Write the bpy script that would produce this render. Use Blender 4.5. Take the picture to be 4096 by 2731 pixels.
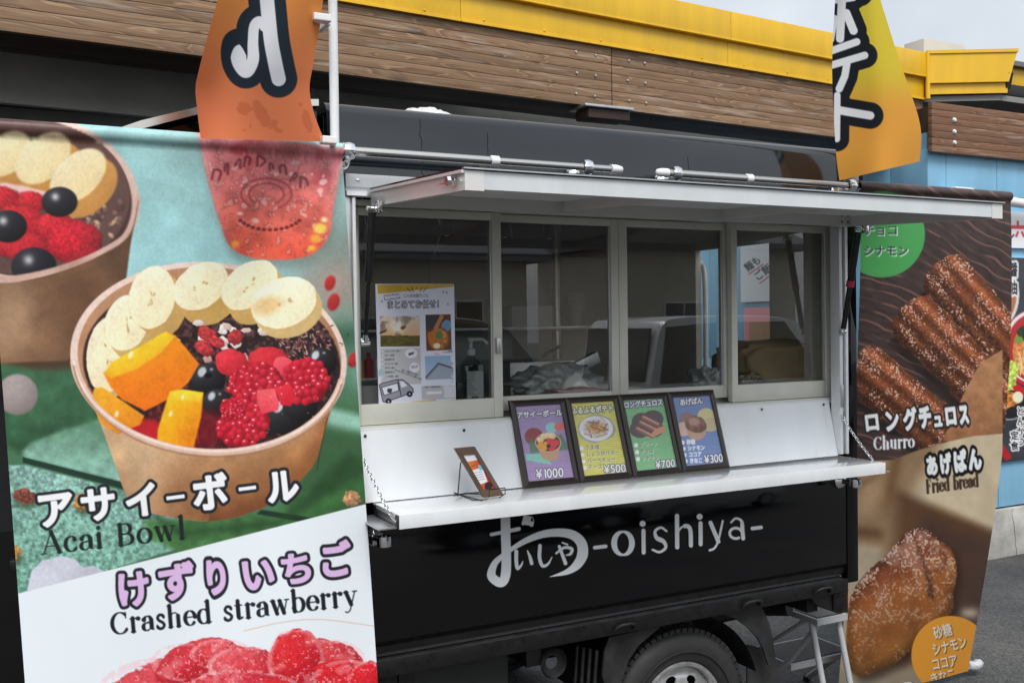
import bpy, bmesh, math, random
import numpy as np
from mathutils import Vector, Matrix

# ------------------------------------------------------------------ camera, world, sun, exposure
scene = bpy.context.scene
for o in list(bpy.data.objects):
    bpy.data.objects.remove(o)
R_ = math.radians
F_PX, YAW, PITCH, ROLL = 3948.6 / 1.7415, R_(27.222), R_(1.1154), R_(-.80665)   # focal length in units of a 2352 px wide picture
CAM = np.array([0., -2.5, 1.52])
_f = np.array([math.sin(YAW) * math.cos(PITCH), math.cos(YAW) * math.cos(PITCH), -math.sin(PITCH)])
_r = np.array([math.cos(YAW), -math.sin(YAW), 0.]); _u = np.cross(_r, _f)
C_R = math.cos(ROLL) * _r + math.sin(ROLL) * _u
C_U = -math.sin(ROLL) * _r + math.cos(ROLL) * _u
C_F = _f
cd = bpy.data.cameras.new('camera'); cam = bpy.data.objects.new('camera', cd)
scene.collection.objects.link(cam)
cd.sensor_width = 36; cd.lens = 3948.6 / 4096 * 36; cd.clip_start = .05; cd.clip_end = 2000
cam.matrix_world = Matrix(((C_R[0], C_U[0], -C_F[0], CAM[0]), (C_R[1], C_U[1], -C_F[1], CAM[1]), (C_R[2], C_U[2], -C_F[2], CAM[2]), (0, 0, 0, 1)))
scene.camera = cam

world = bpy.data.worlds.new('World'); scene.world = world; world.use_nodes = True
wn = world.node_tree.nodes; wl = world.node_tree.links; wn.clear()
SUN_EL, SUN_ROT = R_(55), R_(195)
sky = wn.new('ShaderNodeTexSky'); sky.sky_type = 'NISHITA'; sky.sun_disc = False
sky.sun_elevation = SUN_EL; sky.sun_rotation = SUN_ROT; sky.air_density = 1.6; sky.dust_density = 4.0; sky.ozone_density = 1.0
hs = wn.new('ShaderNodeHueSaturation'); hs.inputs['Saturation'].default_value = .30; hs.inputs['Value'].default_value = 1.0
tc = wn.new('ShaderNodeTexCoord'); nz = wn.new('ShaderNodeTexNoise'); nz.inputs['Scale'].default_value = 2.6; nz.inputs['Detail'].default_value = 5
cr = wn.new('ShaderNodeValToRGB'); cr.color_ramp.elements[0].position = .30; cr.color_ramp.elements[0].color = (.74, .77, .82, 1)
cr.color_ramp.elements[1].position = .72; cr.color_ramp.elements[1].color = (1.22, 1.22, 1.2, 1)
mx = wn.new('ShaderNodeMixRGB'); mx.blend_type = 'MULTIPLY'; mx.inputs[0].default_value = 1
bg = wn.new('ShaderNodeBackground'); bg.inputs['Strength'].default_value = .112
wo = wn.new('ShaderNodeOutputWorld')
wl.new(sky.outputs[0], hs.inputs['Color']); wl.new(tc.outputs['Generated'], nz.inputs['Vector']); wl.new(nz.outputs['Fac'], cr.inputs[0])
ov = wn.new('ShaderNodeMixRGB'); ov.inputs[0].default_value = .55; ov.inputs[2].default_value = (4.5, 4.75, 5.1, 1)   # even cloud layer
wl.new(hs.outputs[0], ov.inputs[1]); wl.new(ov.outputs[0], mx.inputs[1]); wl.new(cr.outputs[0], mx.inputs[2]); wl.new(mx.outputs[0], bg.inputs['Color']); wl.new(bg.outputs[0], wo.inputs['Surface'])
sd = bpy.data.lights.new('sun', 'SUN'); sd.energy = 1.4; sd.angle = R_(25); sd.color = (1, .97, .93)
sun = bpy.data.objects.new('sun', sd); scene.collection.objects.link(sun)
# direction to the sun: behind the viewer, high, veiled by cloud
_sd = Vector((math.sin(SUN_ROT) * math.cos(SUN_EL), math.cos(SUN_ROT) * math.cos(SUN_EL), math.sin(SUN_EL)))
sun.rotation_euler = _sd.to_track_quat('Z', 'Y').to_euler()
vs = scene.view_settings; vs.view_transform = 'Standard'; vs.look = 'None'; vs.gamma = 1; vs.exposure = 0.78; vs.use_curve_mapping = False
scene.cycles.max_bounces = 10; scene.cycles.transparent_max_bounces = 12; scene.cycles.caustics_reflective = False; scene.cycles.caustics_refractive = False

# ------------------------------------------------------------------ picture point <-> place
def ray(vx, vy):
    return C_F + (vx - 1176) / F_PX * C_R - (vy - 784.1) / F_PX * C_U
def at(vx, vy, y=None, z=None, x=None):
    d = ray(vx, vy)
    t = (y - CAM[1]) / d[1] if y is not None else ((z - CAM[2]) / d[2] if z is not None else (x - CAM[0]) / d[0])
    return CAM + d * t
def toview(P):
    D = np.asarray(P, float) - CAM
    dep = D @ C_F
    return 1176 + F_PX * (D @ C_R) / dep, 784.1 - F_PX * (D @ C_U) / dep

# ------------------------------------------------------------------ materials
MATS = {}
def mat(name, col, rough=.5, metal=0., spec=.5, coat=0., bump=None, var=None, alpha=None):
    m = bpy.data.materials.new(name); m.use_nodes = True; MATS[name] = m
    nt = m.node_tree; b = nt.nodes['Principled BSDF']
    b.inputs['Base Color'].default_value = (*col, 1); b.inputs['Roughness'].default_value = rough; b.inputs['Metallic'].default_value = metal
    b.inputs['Specular IOR Level'].default_value = spec; b.inputs['Coat Weight'].default_value = coat; b.inputs['Coat Roughness'].default_value = .03
    tcn = nt.nodes.new('ShaderNodeTexCoord')
    if var:   # (scale, stretch xyz, amount, roughness amount)
        sc, st, amt, ra = var
        mp = nt.nodes.new('ShaderNodeMapping'); mp.inputs['Scale'].default_value = st
        n = nt.nodes.new('ShaderNodeTexNoise'); n.inputs['Scale'].default_value = sc; n.inputs['Detail'].default_value = 8; n.inputs['Roughness'].default_value = .62
        nt.links.new(tcn.outputs['Object'], mp.inputs[0]); nt.links.new(mp.outputs[0], n.inputs['Vector'])
        r = nt.nodes.new('ShaderNodeMapRange'); r.inputs[1].default_value = .3; r.inputs[2].default_value = .7; r.inputs[3].default_value = 1 - amt; r.inputs[4].default_value = 1 + amt
        nt.links.new(n.outputs['Fac'], r.inputs[0])
        h = nt.nodes.new('ShaderNodeHueSaturation'); h.inputs['Color'].default_value = (*col, 1); nt.links.new(r.outputs[0], h.inputs['Value'])
        nt.links.new(h.outputs[0], b.inputs['Base Color'])
        if ra:
            r2 = nt.nodes.new('ShaderNodeMapRange'); r2.inputs[1].default_value = .35; r2.inputs[2].default_value = .7; r2.inputs[3].default_value = max(0, rough - ra); r2.inputs[4].default_value = rough + ra
            nt.links.new(n.outputs['Fac'], r2.inputs[0]); nt.links.new(r2.outputs[0], b.inputs['Roughness'])
    if bump:  # (scale, stretch, strength, distance)
        sc, st, s, dist = bump
        mp = nt.nodes.new('ShaderNodeMapping'); mp.inputs['Scale'].default_value = st
        n = nt.nodes.new('ShaderNodeTexNoise'); n.inputs['Scale'].default_value = sc; n.inputs['Detail'].default_value = 6
        nt.links.new(tcn.outputs['Object'], mp.inputs[0]); nt.links.new(mp.outputs[0], n.inputs['Vector'])
        bp = nt.nodes.new('ShaderNodeBump'); bp.inputs['Strength'].default_value = s; bp.inputs['Distance'].default_value = dist
        nt.links.new(n.outputs['Fac'], bp.inputs['Height']); nt.links.new(bp.outputs[0], b.inputs['Normal'])
    return m
U1 = (1, 1, 1)
mat('black_paint', (.0022, .0024, .0032), .07, coat=0., var=(3, (1, 1, 1), .25, .05), bump=(3, (.6, 1, 1), .10, .012))
mat('black_wrap_skytint', (.007, .010, .014), .11, coat=.55, var=(3, (1, 1, 1), .25, .05), bump=(5, (.5, 1, 1), .06, .01))  # bluish lift in the base colour paints in some reflected sky
mat('black_trim', (.006, .006, .0065), .34, var=(30, U1, .3, .1))
mat('chassis_black', (.005, .005, .005), .6, var=(18, U1, .5, .15))
mat('dusty_black', (.018, .018, .019), .55, var=(14, U1, .5, .15))
mat('rubber', (.018, .018, .018), .7, var=(40, U1, .35, .1), bump=(120, U1, .2, .001))
mat('white_panel', (.78, .81, .84), .32, var=(7, (1, 1, .18), .055, .10), bump=(3, U1, .05, .01))
mat('shelf_white', (.76, .78, .80), .08, coat=.5, var=(8, (.6, 1, 1), .05, .03))
mat('cream_frame', (.66, .66, .59), .42, var=(12, U1, .05, .08))
mat('white_alu', (.74, .76, .78), .38, var=(9, (1.2, 1, .25), .06, .08))
mat('rail_alu', (.60, .63, .65), .38, var=(9, (1.2, 1, .25), .06, .08))
mat('alu', (.55, .56, .57), .36, metal=.9, var=(20, (1, 1, .1), .08, .08))
mat('awning_under', (.74, .75, .74), .38, var=(4, U1, .06, .05))
mat('awning_rail', (.68, .67, .66), .33, metal=.15)
mat('chrome', (.82, .83, .85), .06, metal=1)
mat('steel_tube', (.62, .61, .58), .22, metal=1, bump=(300, (1, .05, .05), .05, .0005))
mat('wheel_steel', (.62, .62, .62), .36, metal=.75, var=(25, U1, .25, .1))
mat('white_plastic', (.78, .79, .80), .4)
mat('red_plastic', (.45, .03, .05), .35)
mat('orange_lens', (.7, .18, .02), .15)
mat('concrete', (.40, .39, .36), .85, var=(5, U1, .35, .05), bump=(30, U1, .4, .006))
mat('yellow_metal', (.74, .44, .015), .40, var=(5, (2.2, 1, .22), .10, .10), bump=(1.2, (1, 1, .3), .12, .02))
mat('blue_siding', (.21, .44, .62), .55, var=(3.5, (2, 2, .3), .10, .08), bump=(40, U1, .08, .002))
mat('soffit_grey', (.22, .23, .22), .7, var=(4, U1, .1, .05))
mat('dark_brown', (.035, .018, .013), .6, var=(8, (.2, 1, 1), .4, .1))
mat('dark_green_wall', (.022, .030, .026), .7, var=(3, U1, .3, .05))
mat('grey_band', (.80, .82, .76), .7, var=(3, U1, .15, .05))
mat('interior_black', (.012, .012, .012), .5, var=(5, U1, .3, .1))
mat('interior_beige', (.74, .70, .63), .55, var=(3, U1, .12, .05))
mat('interior_floor', (.15, .15, .15), .5)
mat('pink_paint', (.62, .20, .24), .5, var=(4, U1, .1, .05))
mat('door_brown', (.30, .17, .08), .5, var=(6, (1, 1, .2), .2, .05))
mat('black_shade', (.008, .009, .011), .3)
mat('cardboard', (.36, .26, .15), .75, var=(6, U1, .15, .05), bump=(20, U1, .3, .004))
mat('stool_white', (.40, .41, .42), .38, var=(20, U1, .06, .05))
mat('stool_tread', (.16, .16, .16), .7)
mat('board_frame', (.030, .020, .018), .32, bump=(60, (.1, 1, 1), .1, .001))
mat('walnut', (.10, .055, .032), .45, var=(18, (1, 1, .12), .35, .1))
mat('wire_black', (.01, .01, .01), .4, metal=.5)
mat('tissue_pink', (.62, .25, .28), .5)
mat('tissue_white', (.8, .8, .8), .8)
mat('silver_wrap', (.52, .54, .56), .35, metal=.25, bump=(14, U1, .9, .02))
mat('car_white', (.66, .67, .68), .2, coat=.6)
mat('car_dark', (.018, .019, .022), .18, coat=.6)
mat('car_glass', (.01, .012, .014), .04)
mat('wall_beige', (.60, .55, .46), .8, var=(2, U1, .1, .05))
mat('roof_grey', (.14, .14, .15), .6)
mat('hedge', (.05, .09, .035), .8, var=(6, U1, .5, .05), bump=(12, U1, 1, .1))

def wood(name, c0, c1, dark):
    m = bpy.data.materials.new(name); m.use_nodes = True; MATS[name] = m
    nt = m.node_tree; N = nt.nodes; L = nt.links; b = N['Principled BSDF']; b.inputs['Roughness'].default_value = .62
    t = N.new('ShaderNodeTexCoord'); inf = N.new('ShaderNodeObjectInfo')
    add = N.new('ShaderNodeVectorMath'); add.operation = 'ADD'; cmb = N.new('ShaderNodeCombineXYZ')
    mul = N.new('ShaderNodeMath'); mul.operation = 'MULTIPLY'; mul.inputs[1].default_value = 37.
    L.new(inf.outputs['Random'], mul.inputs[0]); L.new(mul.outputs[0], cmb.inputs[0]); L.new(mul.outputs[0], cmb.inputs[2])
    L.new(t.outputs['Object'], add.inputs[0]); L.new(cmb.outputs[0], add.inputs[1])
    mp = N.new('ShaderNodeMapping'); mp.inputs['Scale'].default_value = (.55, 4, 7); L.new(add.outputs[0], mp.inputs[0])
    n0 = N.new('ShaderNodeTexNoise'); n0.inputs['Scale'].default_value = 1.1; n0.inputs['Detail'].default_value = 3; L.new(mp.outputs[0], n0.inputs['Vector'])
    mm = N.new('ShaderNodeMath'); mm.operation = 'MULTIPLY'; mm.inputs[1].default_value = 15; L.new(n0.outputs['Fac'], mm.inputs[0])
    fr = N.new('ShaderNodeMath'); fr.operation = 'FRACT'; L.new(mm.outputs[0], fr.inputs[0])
    cr = N.new('ShaderNodeValToRGB'); e = cr.color_ramp.elements; e[0].position = 0; e[0].color = (*c0, 1); e[1].position = 1; e[1].color = (*c0, 1)
    for p_, c_ in ((.45, c1), (.82, dark), (.9, tuple(x * 1.6 for x in c1))):
        q = cr.color_ramp.elements.new(p_); q.color = (*c_, 1)
    L.new(fr.outputs[0], cr.inputs[0])
    mp2 = N.new('ShaderNodeMapping'); mp2.inputs['Scale'].default_value = (1.2, 12, 60); L.new(add.outputs[0], mp2.inputs[0])
    n2 = N.new('ShaderNodeTexNoise'); n2.inputs['Scale'].default_value = 3; n2.inputs['Detail'].default_value = 6; L.new(mp2.outputs[0], n2.inputs['Vector'])
    r = N.new('ShaderNodeMapRange'); r.inputs[1].default_value = .3; r.inputs[2].default_value = .7; r.inputs[3].default_value = .86; r.inputs[4].default_value = 1.16; L.new(n2.outputs['Fac'], r.inputs[0])
    mix = N.new('ShaderNodeMixRGB'); mix.inputs[0].default_value = .38; mix.inputs[2].default_value = (*[(a + c) / 2 for a, c in zip(c0, c1)], 1); L.new(cr.outputs[0], mix.inputs[1])
    h = N.new('ShaderNodeHueSaturation'); L.new(mix.outputs[0], h.inputs['Color'])
    # each lamella its own tone
    r3 = N.new('ShaderNodeMapRange'); r3.inputs[3].default_value = .80; r3.inputs[4].default_value = 1.25; L.new(inf.outputs['Random'], r3.inputs[0])
    m2 = N.new('ShaderNodeMath'); m2.operation = 'MULTIPLY'; L.new(r.outputs[0], m2.inputs[0]); L.new(r3.outputs[0], m2.inputs[1]); L.new(m2.outputs[0], h.inputs['Value'])
    # knots
    vo = N.new('ShaderNodeTexVoronoi'); vo.inputs['Scale'].default_value = 1.; mp4 = N.new('ShaderNodeMapping'); mp4.inputs['Scale'].default_value = (1.7, 2, 4.5); L.new(add.outputs[0], mp4.inputs[0]); L.new(mp4.outputs[0], vo.inputs['Vector'])
    kr = N.new('ShaderNodeMapRange'); kr.inputs[1].default_value = .03; kr.inputs[2].default_value = .12; kr.inputs[3].default_value = .28; kr.inputs[4].default_value = 1; L.new(vo.outputs['Distance'], kr.inputs[0])
    mk = N.new('ShaderNodeMixRGB'); mk.blend_type = 'MULTIPLY'; mk.inputs[0].default_value = 1; L.new(h.outputs[0], mk.inputs[1]); L.new(kr.outputs[0], mk.inputs[2])
    # pale weathered flecks
    mp5 = N.new('ShaderNodeMapping'); mp5.inputs['Scale'].default_value = (3, 8, 40); L.new(add.outputs[0], mp5.inputs[0])
    n5 = N.new('ShaderNodeTexNoise'); n5.inputs['Scale'].default_value = 1.; n5.inputs['Detail'].default_value = 4; L.new(mp5.outputs[0], n5.inputs['Vector'])
    r5 = N.new('ShaderNodeMapRange'); r5.inputs[1].default_value = .58; r5.inputs[2].default_value = .70; r5.inputs[3].default_value = 0; r5.inputs[4].default_value = .5; L.new(n5.outputs['Fac'], r5.inputs[0])
    mf = N.new('ShaderNodeMixRGB'); mf.inputs[2].default_value = (.42, .36, .30, 1); L.new(r5.outputs[0], mf.inputs[0]); L.new(mk.outputs[0], mf.inputs[1])
    L.new(mf.outputs[0], b.inputs['Base Color'])
    bp = N.new('ShaderNodeBump'); bp.inputs['Strength'].default_value = .25; bp.inputs['Distance'].default_value = .004; L.new(n2.outputs['Fac'], bp.inputs['Height']); L.new(bp.outputs[0], b.inputs['Normal'])
    return m
wood('beam_wood', (.170, .096, .050), (.245, .150, .084), (.088, .045, .022))
wood('beam_wood_red', (.13, .058, .028), (.19, .095, .05), (.06, .024, .012))

def asphalt():
    m = bpy.data.materials.new('asphalt'); m.use_nodes = True; MATS['asphalt'] = m
    nt = m.node_tree; N = nt.nodes; L = nt.links; b = N['Principled BSDF']
    t = N.new('ShaderNodeTexCoord')
    n1 = N.new('ShaderNodeTexNoise'); n1.inputs['Scale'].default_value = 1.3; n1.inputs['Detail'].default_value = 5; L.new(t.outputs['Object'], n1.inputs['Vector'])
    n2 = N.new('ShaderNodeTexVoronoi'); n2.inputs['Scale'].default_value = 110; L.new(t.outputs['Object'], n2.inputs['Vector'])
    cr = N.new('ShaderNodeValToRGB'); e = cr.color_ramp.elements; e[0].position = .35; e[0].color = (.035, .035, .036, 1); e[1].position = .65; e[1].color = (.085, .082, .078, 1); L.new(n1.outputs['Fac'], cr.inputs[0])
    r = N.new('ShaderNodeMapRange'); r.inputs[1].default_value = 0; r.inputs[2].default_value = 1; r.inputs[3].default_value = .45; r.inputs[4].default_value = 1.7; L.new(n2.outputs['Color'], r.inputs[0])
    h = N.new('ShaderNodeHueSaturation'); L.new(cr.outputs[0], h.inputs['Color']); L.new(r.outputs[0], h.inputs['Value']); L.new(h.outputs[0], b.inputs['Base Color'])
    rr = N.new('ShaderNodeMapRange'); rr.inputs[1].default_value = .35; rr.inputs[2].default_value = .65; rr.inputs[3].default_value = .5; rr.inputs[4].default_value = .9; L.new(n1.outputs['Fac'], rr.inputs[0]); L.new(rr.outputs[0], b.inputs['Roughness'])
    bp = N.new('ShaderNodeBump'); bp.inputs['Strength'].default_value = .6; bp.inputs['Distance'].default_value = .006; L.new(n2.outputs['Distance'], bp.inputs['Height']); L.new(bp.outputs[0], b.inputs['Normal'])
asphalt()

def glassmat(name, tint, refl):
    m = bpy.data.materials.new(name); m.use_nodes = True; MATS[name] = m
    nt = m.node_tree; N = nt.nodes; L = nt.links; N.remove(N['Principled BSDF'])
    tr = N.new('ShaderNodeBsdfTransparent'); tr.inputs[0].default_value = (*tint, 1)
    gl = N.new('ShaderNodeBsdfGlossy'); gl.inputs['Roughness'].default_value = .0; gl.inputs['Color'].default_value = (1, 1, 1, 1)
    fr = N.new('ShaderNodeFresnel'); fr.inputs['IOR'].default_value = 1.52
    mm = N.new('ShaderNodeMath'); mm.operation = 'MULTIPLY_ADD'; mm.inputs[1].default_value = refl; mm.inputs[2].default_value = 0; mm.use_clamp = True
    ms = N.new('ShaderNodeMixShader'); ge = N.new('ShaderNodeNewGeometry'); inv = N.new('ShaderNodeMath'); inv.operation = 'SUBTRACT'; inv.inputs[0].default_value = 1; L.new(ge.outputs['Backfacing'], inv.inputs[1])
    m3 = N.new('ShaderNodeMath'); m3.operation = 'MULTIPLY'; L.new(fr.outputs[0], mm.inputs[0]); L.new(mm.outputs[0], m3.inputs[0]); L.new(inv.outputs[0], m3.inputs[1]); L.new(m3.outputs[0], ms.inputs[0]); L.new(tr.outputs[0], ms.inputs[1]); L.new(gl.outputs[0], ms.inputs[2])
    L.new(ms.outputs[0], N['Material Output'].inputs[0])
glassmat('window_glass', (.93, .945, .93), 2.6)
glassmat('clear_film', (.86, .88, .9), 1.6)
glassmat('clear_plastic', (.70, .74, .76), 1.6)

def checker_plate():
    m = mat('checker_plate', (.62, .63, .62), .38, metal=.3)
    nt = m.node_tree; N = nt.nodes; L = nt.links; b = N['Principled BSDF']
    t = N.new('ShaderNodeTexCoord'); outs = []
    sp = N.new('ShaderNodeSeparateXYZ'); L.new(t.outputs['Object'], sp.inputs[0])
    def mth(op, a, c):
        n = N.new('ShaderNodeMath'); n.operation = op
        for i, q in enumerate((a, c)):
            if q is None: continue
            if isinstance(q, (int, float)): n.inputs[i].default_value = q
            else: L.new(q, n.inputs[i])
        return n.outputs[0]
    u = mth('MULTIPLY', mth('ADD', sp.outputs[0], sp.outputs[2]), 20.); w = mth('MULTIPLY', mth('SUBTRACT', sp.outputs[0], sp.outputs[2]), 20.)
    ck = mth('MODULO', mth('ADD', mth('FLOOR', u, None), mth('FLOOR', w, None)), 2.)
    def bars(a, c):
        s = mth('SINE', mth('MULTIPLY', mth('FRACT', a, None), 6.283 * 4), None)
        fa = mth('ABSOLUTE', mth('SUBTRACT', mth('FRACT', c, None), .5), None)
        return mth('MULTIPLY', mth('GREATER_THAN', s, .2), mth('LESS_THAN', fa, .42))
    mixv = N.new('ShaderNodeMix'); L.new(mth('ABSOLUTE', ck, None), mixv.inputs[0]); L.new(bars(u, w), mixv.inputs[2]); L.new(bars(w, u), mixv.inputs[3])
    bp = N.new('ShaderNodeBump'); bp.inputs['Strength'].default_value = 1; bp.inputs['Distance'].default_value = .004; L.new(mixv.outputs[0], bp.inputs['Height']); L.new(bp.outputs[0], b.inputs['Normal'])
checker_plate()

def printmat(name, rough=.5, spec=.4, trans=0.):
    m = bpy.data.materials.new(name); m.use_nodes = True; MATS[name] = m
    nt = m.node_tree; N = nt.nodes; L = nt.links; b = N['Principled BSDF']; b.inputs['Roughness'].default_value = rough; b.inputs['Specular IOR Level'].default_value = spec
    a = N.new('ShaderNodeVertexColor'); a.layer_name = 'Print'; L.new(a.outputs[0], b.inputs['Base Color'])
    # cloth or paper grain
    t = N.new('ShaderNodeTexCoord'); n = N.new('ShaderNodeTexNoise'); n.inputs['Scale'].default_value = 420; n.inputs['Detail'].default_value = 2; L.new(t.outputs['Object'], n.inputs['Vector'])
    bp = N.new('ShaderNodeBump'); bp.inputs['Strength'].default_value = .12; bp.inputs['Distance'].default_value = .0006; L.new(n.outputs['Fac'], bp.inputs['Height']); L.new(bp.outputs[0], b.inputs['Normal'])
    if trans:
        td = N.new('ShaderNodeBsdfTranslucent'); L.new(a.outputs[0], td.inputs[0]); ms = N.new('ShaderNodeMixShader'); ms.inputs[0].default_value = trans
        L.new(b.outputs[0], ms.inputs[1]); L.new(td.outputs[0], ms.inputs[2]); L.new(ms.outputs[0], N['Material Output'].inputs[0])
printmat('banner_print', .42, .35)
printmat('flag_print', .75, .2, .3)
printmat('paper_print', .6, .3)
printmat('glossy_print', .12, .5)
printmat('vinyl_white', .35, .4)

# ------------------------------------------------------------------ mesh building
COL = scene.collection
def origin(o):
    v = Vector((0, 0, 0))
    while o is not None:
        v += o.location; o = o.parent
    return v
def tag(o, label=None, cat=None, group=None, kind=None):
    if label: o['label'] = label
    if cat: o['category'] = cat
    if group: o['group'] = group
    if kind: o['kind'] = kind
    return o
def empty(name, loc, label, cat, group=None):
    o = bpy.data.objects.new(name, None); COL.objects.link(o); o.location = loc; o.empty_display_size = .1
    bpy.context.view_layer.update() if False else None
    return tag(o, label, cat, group)
class MB:
    """collects shapes in world coordinates, linked as one mesh object"""
    def __init__(s): s.bm = bmesh.new()
    def box(s, a, b, bev=0., rot=None, piv=None):
        a = Vector(a); b = Vector(b); lo = Vector(map(min, a, b)); hi = Vector(map(max, a, b))
        t = bmesh.new(); bmesh.ops.create_cube(t, size=1)
        for v in t.verts: v.co = Vector((lo[i] + (v.co[i] + .5) * (hi[i] - lo[i]) for i in range(3)))
        if bev > 0: bmesh.ops.bevel(t, geom=list(t.edges), offset=min(bev, min(hi - lo) * .45), segments=2, profile=.6, affect='EDGES')
        s._merge(t, rot, piv); return s
    def _merge(s, t, rot=None, piv=None):
        if rot is not None:
            piv = Vector(piv) if piv is not None else Vector((0, 0, 0))
            for v in t.verts: v.co = rot @ (v.co - piv) + piv
        me = bpy.data.meshes.new('t'); t.to_mesh(me); t.free(); s.bm.from_mesh(me); bpy.data.meshes.remove(me)
    def poly(s, pts, faces):
        vs = [s.bm.verts.new(Vector(p)) for p in pts]
        for f in faces:
            try: s.bm.faces.new([vs[i] for i in f])
            except ValueError: pass
        return s
    def prism(s, prof, a, b, axis, bev=0.):
        """prof: 2-D outline; extruded from a to b along axis (0=x: prof is (y,z); 1=y: (x,z); 2=z: (x,y))"""
        t = bmesh.new(); n = len(prof)
        def mk(p, h): return {0: (h, p[0], p[1]), 1: (p[0], h, p[1]), 2: (p[0], p[1], h)}[axis]
        A = [t.verts.new(mk(p, a)) for p in prof]; B = [t.verts.new(mk(p, b)) for p in prof]
        t.faces.new(A); t.faces.new(B[::-1])
        for i in range(n): t.faces.new((A[i], B[i], B[(i + 1) % n], A[(i + 1) % n]))
        bmesh.ops.recalc_face_normals(t, faces=t.faces)
        if bev > 0: bmesh.ops.bevel(t, geom=list(t.edges), offset=bev, segments=2, profile=.6, affect='EDGES')
        s._merge(t); return s
    def tube(s, pts, r, n=12, cap=True, closed=False):
        pts = [Vector(p) for p in pts]; rr = r if isinstance(r, (list, tuple)) else [r] * len(pts); rings = []
        m = len(pts)
        for i, p in enumerate(pts):
            if closed: d = pts[(i + 1) % m] - pts[i - 1]
            else: d = pts[min(i + 1, m - 1)] - pts[max(i - 1, 0)]
            d = d.normalized() if d.length > 0 else Vector((0, 0, 1))
            q = Vector((0, 0, 1)) if abs(d.z) < .9 else Vector((1, 0, 0))
            e1 = d.cross(q).normalized(); e2 = d.cross(e1)
            rings.append([s.bm.verts.new(p + rr[i] * (math.cos(2 * math.pi * k / n) * e1 + math.sin(2 * math.pi * k / n) * e2)) for k in range(n)])
        for i in range(m if closed else m - 1):
            A = rings[i]; B = rings[(i + 1) % m]
            for k in range(n): s.bm.faces.new((A[k], A[(k + 1) % n], B[(k + 1) % n], B[k]))
        if cap and not closed: s.bm.faces.new(rings[0][::-1]); s.bm.faces.new(rings[-1])
        return s
    def lathe(s, prof, c, axis, n=48, ang=2 * math.pi):
        """prof: (radius, height along axis)"""
        c = Vector(c); ax = Vector(axis).normalized(); q = Vector((0, 0, 1)) if abs(ax.z) < .9 else Vector((1, 0, 0))
        e1 = ax.cross(q).normalized(); e2 = ax.cross(e1); rings = []
        for k in range(n):
            a = ang * k / n; rings.append([s.bm.verts.new(c + ax * h + max(r, 1e-5) * (math.cos(a) * e1 + math.sin(a) * e2)) for r, h in prof])
        for k in range(n):
            A = rings[k]; B = rings[(k + 1) % n]
            for i in range(len(prof) - 1): s.bm.faces.new((A[i], A[i + 1], B[i + 1], B[i]))
        return s
    def build(s, name, m, parent=None, smooth=None, label=None):
        bmesh.ops.recalc_face_normals(s.bm, faces=s.bm.faces)
        me = bpy.data.meshes.new(name); s.bm.to_mesh(me); s.bm.free()
        o = bpy.data.objects.new(name, me); COL.objects.link(o)
        if parent is not None:
            me.transform(Matrix.Translation(-origin(parent))); o.parent = parent
        me.materials.append(MATS[m])
        if smooth: 
            me.polygons.foreach_set('use_smooth', [True] * len(me.polygons))
            if smooth < 3: me.set_sharp_from_angle(angle=smooth)
        if label: o['label'] = label
        return o
def box(name, a, b, m, parent=None, bev=.003, rot=None, piv=None, label=None):
    return MB().box(a, b, bev, rot, piv).build(name, m, parent, smooth=.6, label=label)
def tube(name, pts, r, m, parent=None, n=12, closed=False, label=None):
    return MB().tube(pts, r, n, closed=closed).build(name, m, parent, smooth=.9, label=label)
def grid_mesh(name, P, m, parent=None, rgb=None, thick=0., keep=None):
    """P: (rows, cols, 3) world points; rgb: (rows, cols, 3) linear colours"""
    h, w, _ = P.shape; off = np.array(origin(parent)) if parent is not None else np.zeros(3)
    co = (P - off).reshape(-1, 3).astype(np.float32)
    i = np.arange((h - 1) * (w - 1)); r = i // (w - 1); c = i % (w - 1); a = r * w + c
    q = np.stack([a, a + w, a + w + 1, a + 1], 1)
    if keep is not None:
        kq = keep.reshape(-1)[q].any(1); q = q[kq]
        used = np.unique(q); mp = np.full(h * w, -1); mp[used] = np.arange(len(used)); q = mp[q]; co = co[used]
        if rgb is not None: rgb = rgb.reshape(-1, 3)[used]
    me = bpy.data.meshes.new(name)
    me.vertices.add(len(co)); me.vertices.foreach_set('co', co.ravel())
    me.loops.add(q.size); me.loops.foreach_set('vertex_index', q.ravel().astype(np.int32))
    me.polygons.add(len(q)); me.polygons.foreach_set('loop_start', np.arange(0, q.size, 4, dtype=np.int32))
    me.polygons.foreach_set('use_smooth', np.ones(len(q), bool))
    me.update(calc_edges=True)
    if rgb is not None:
        ca = me.color_attributes.new('Print', 'FLOAT_COLOR', 'POINT')
        full = np.ones((len(co), 4), np.float32); full[:, :3] = rgb.reshape(-1, 3); ca.data.foreach_set('color', full.ravel())
    me.materials.append(MATS[m]); me.validate()
    o = bpy.data.objects.new(name, me); COL.objects.link(o)
    if parent is not None: o.parent = parent
    return o
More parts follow.
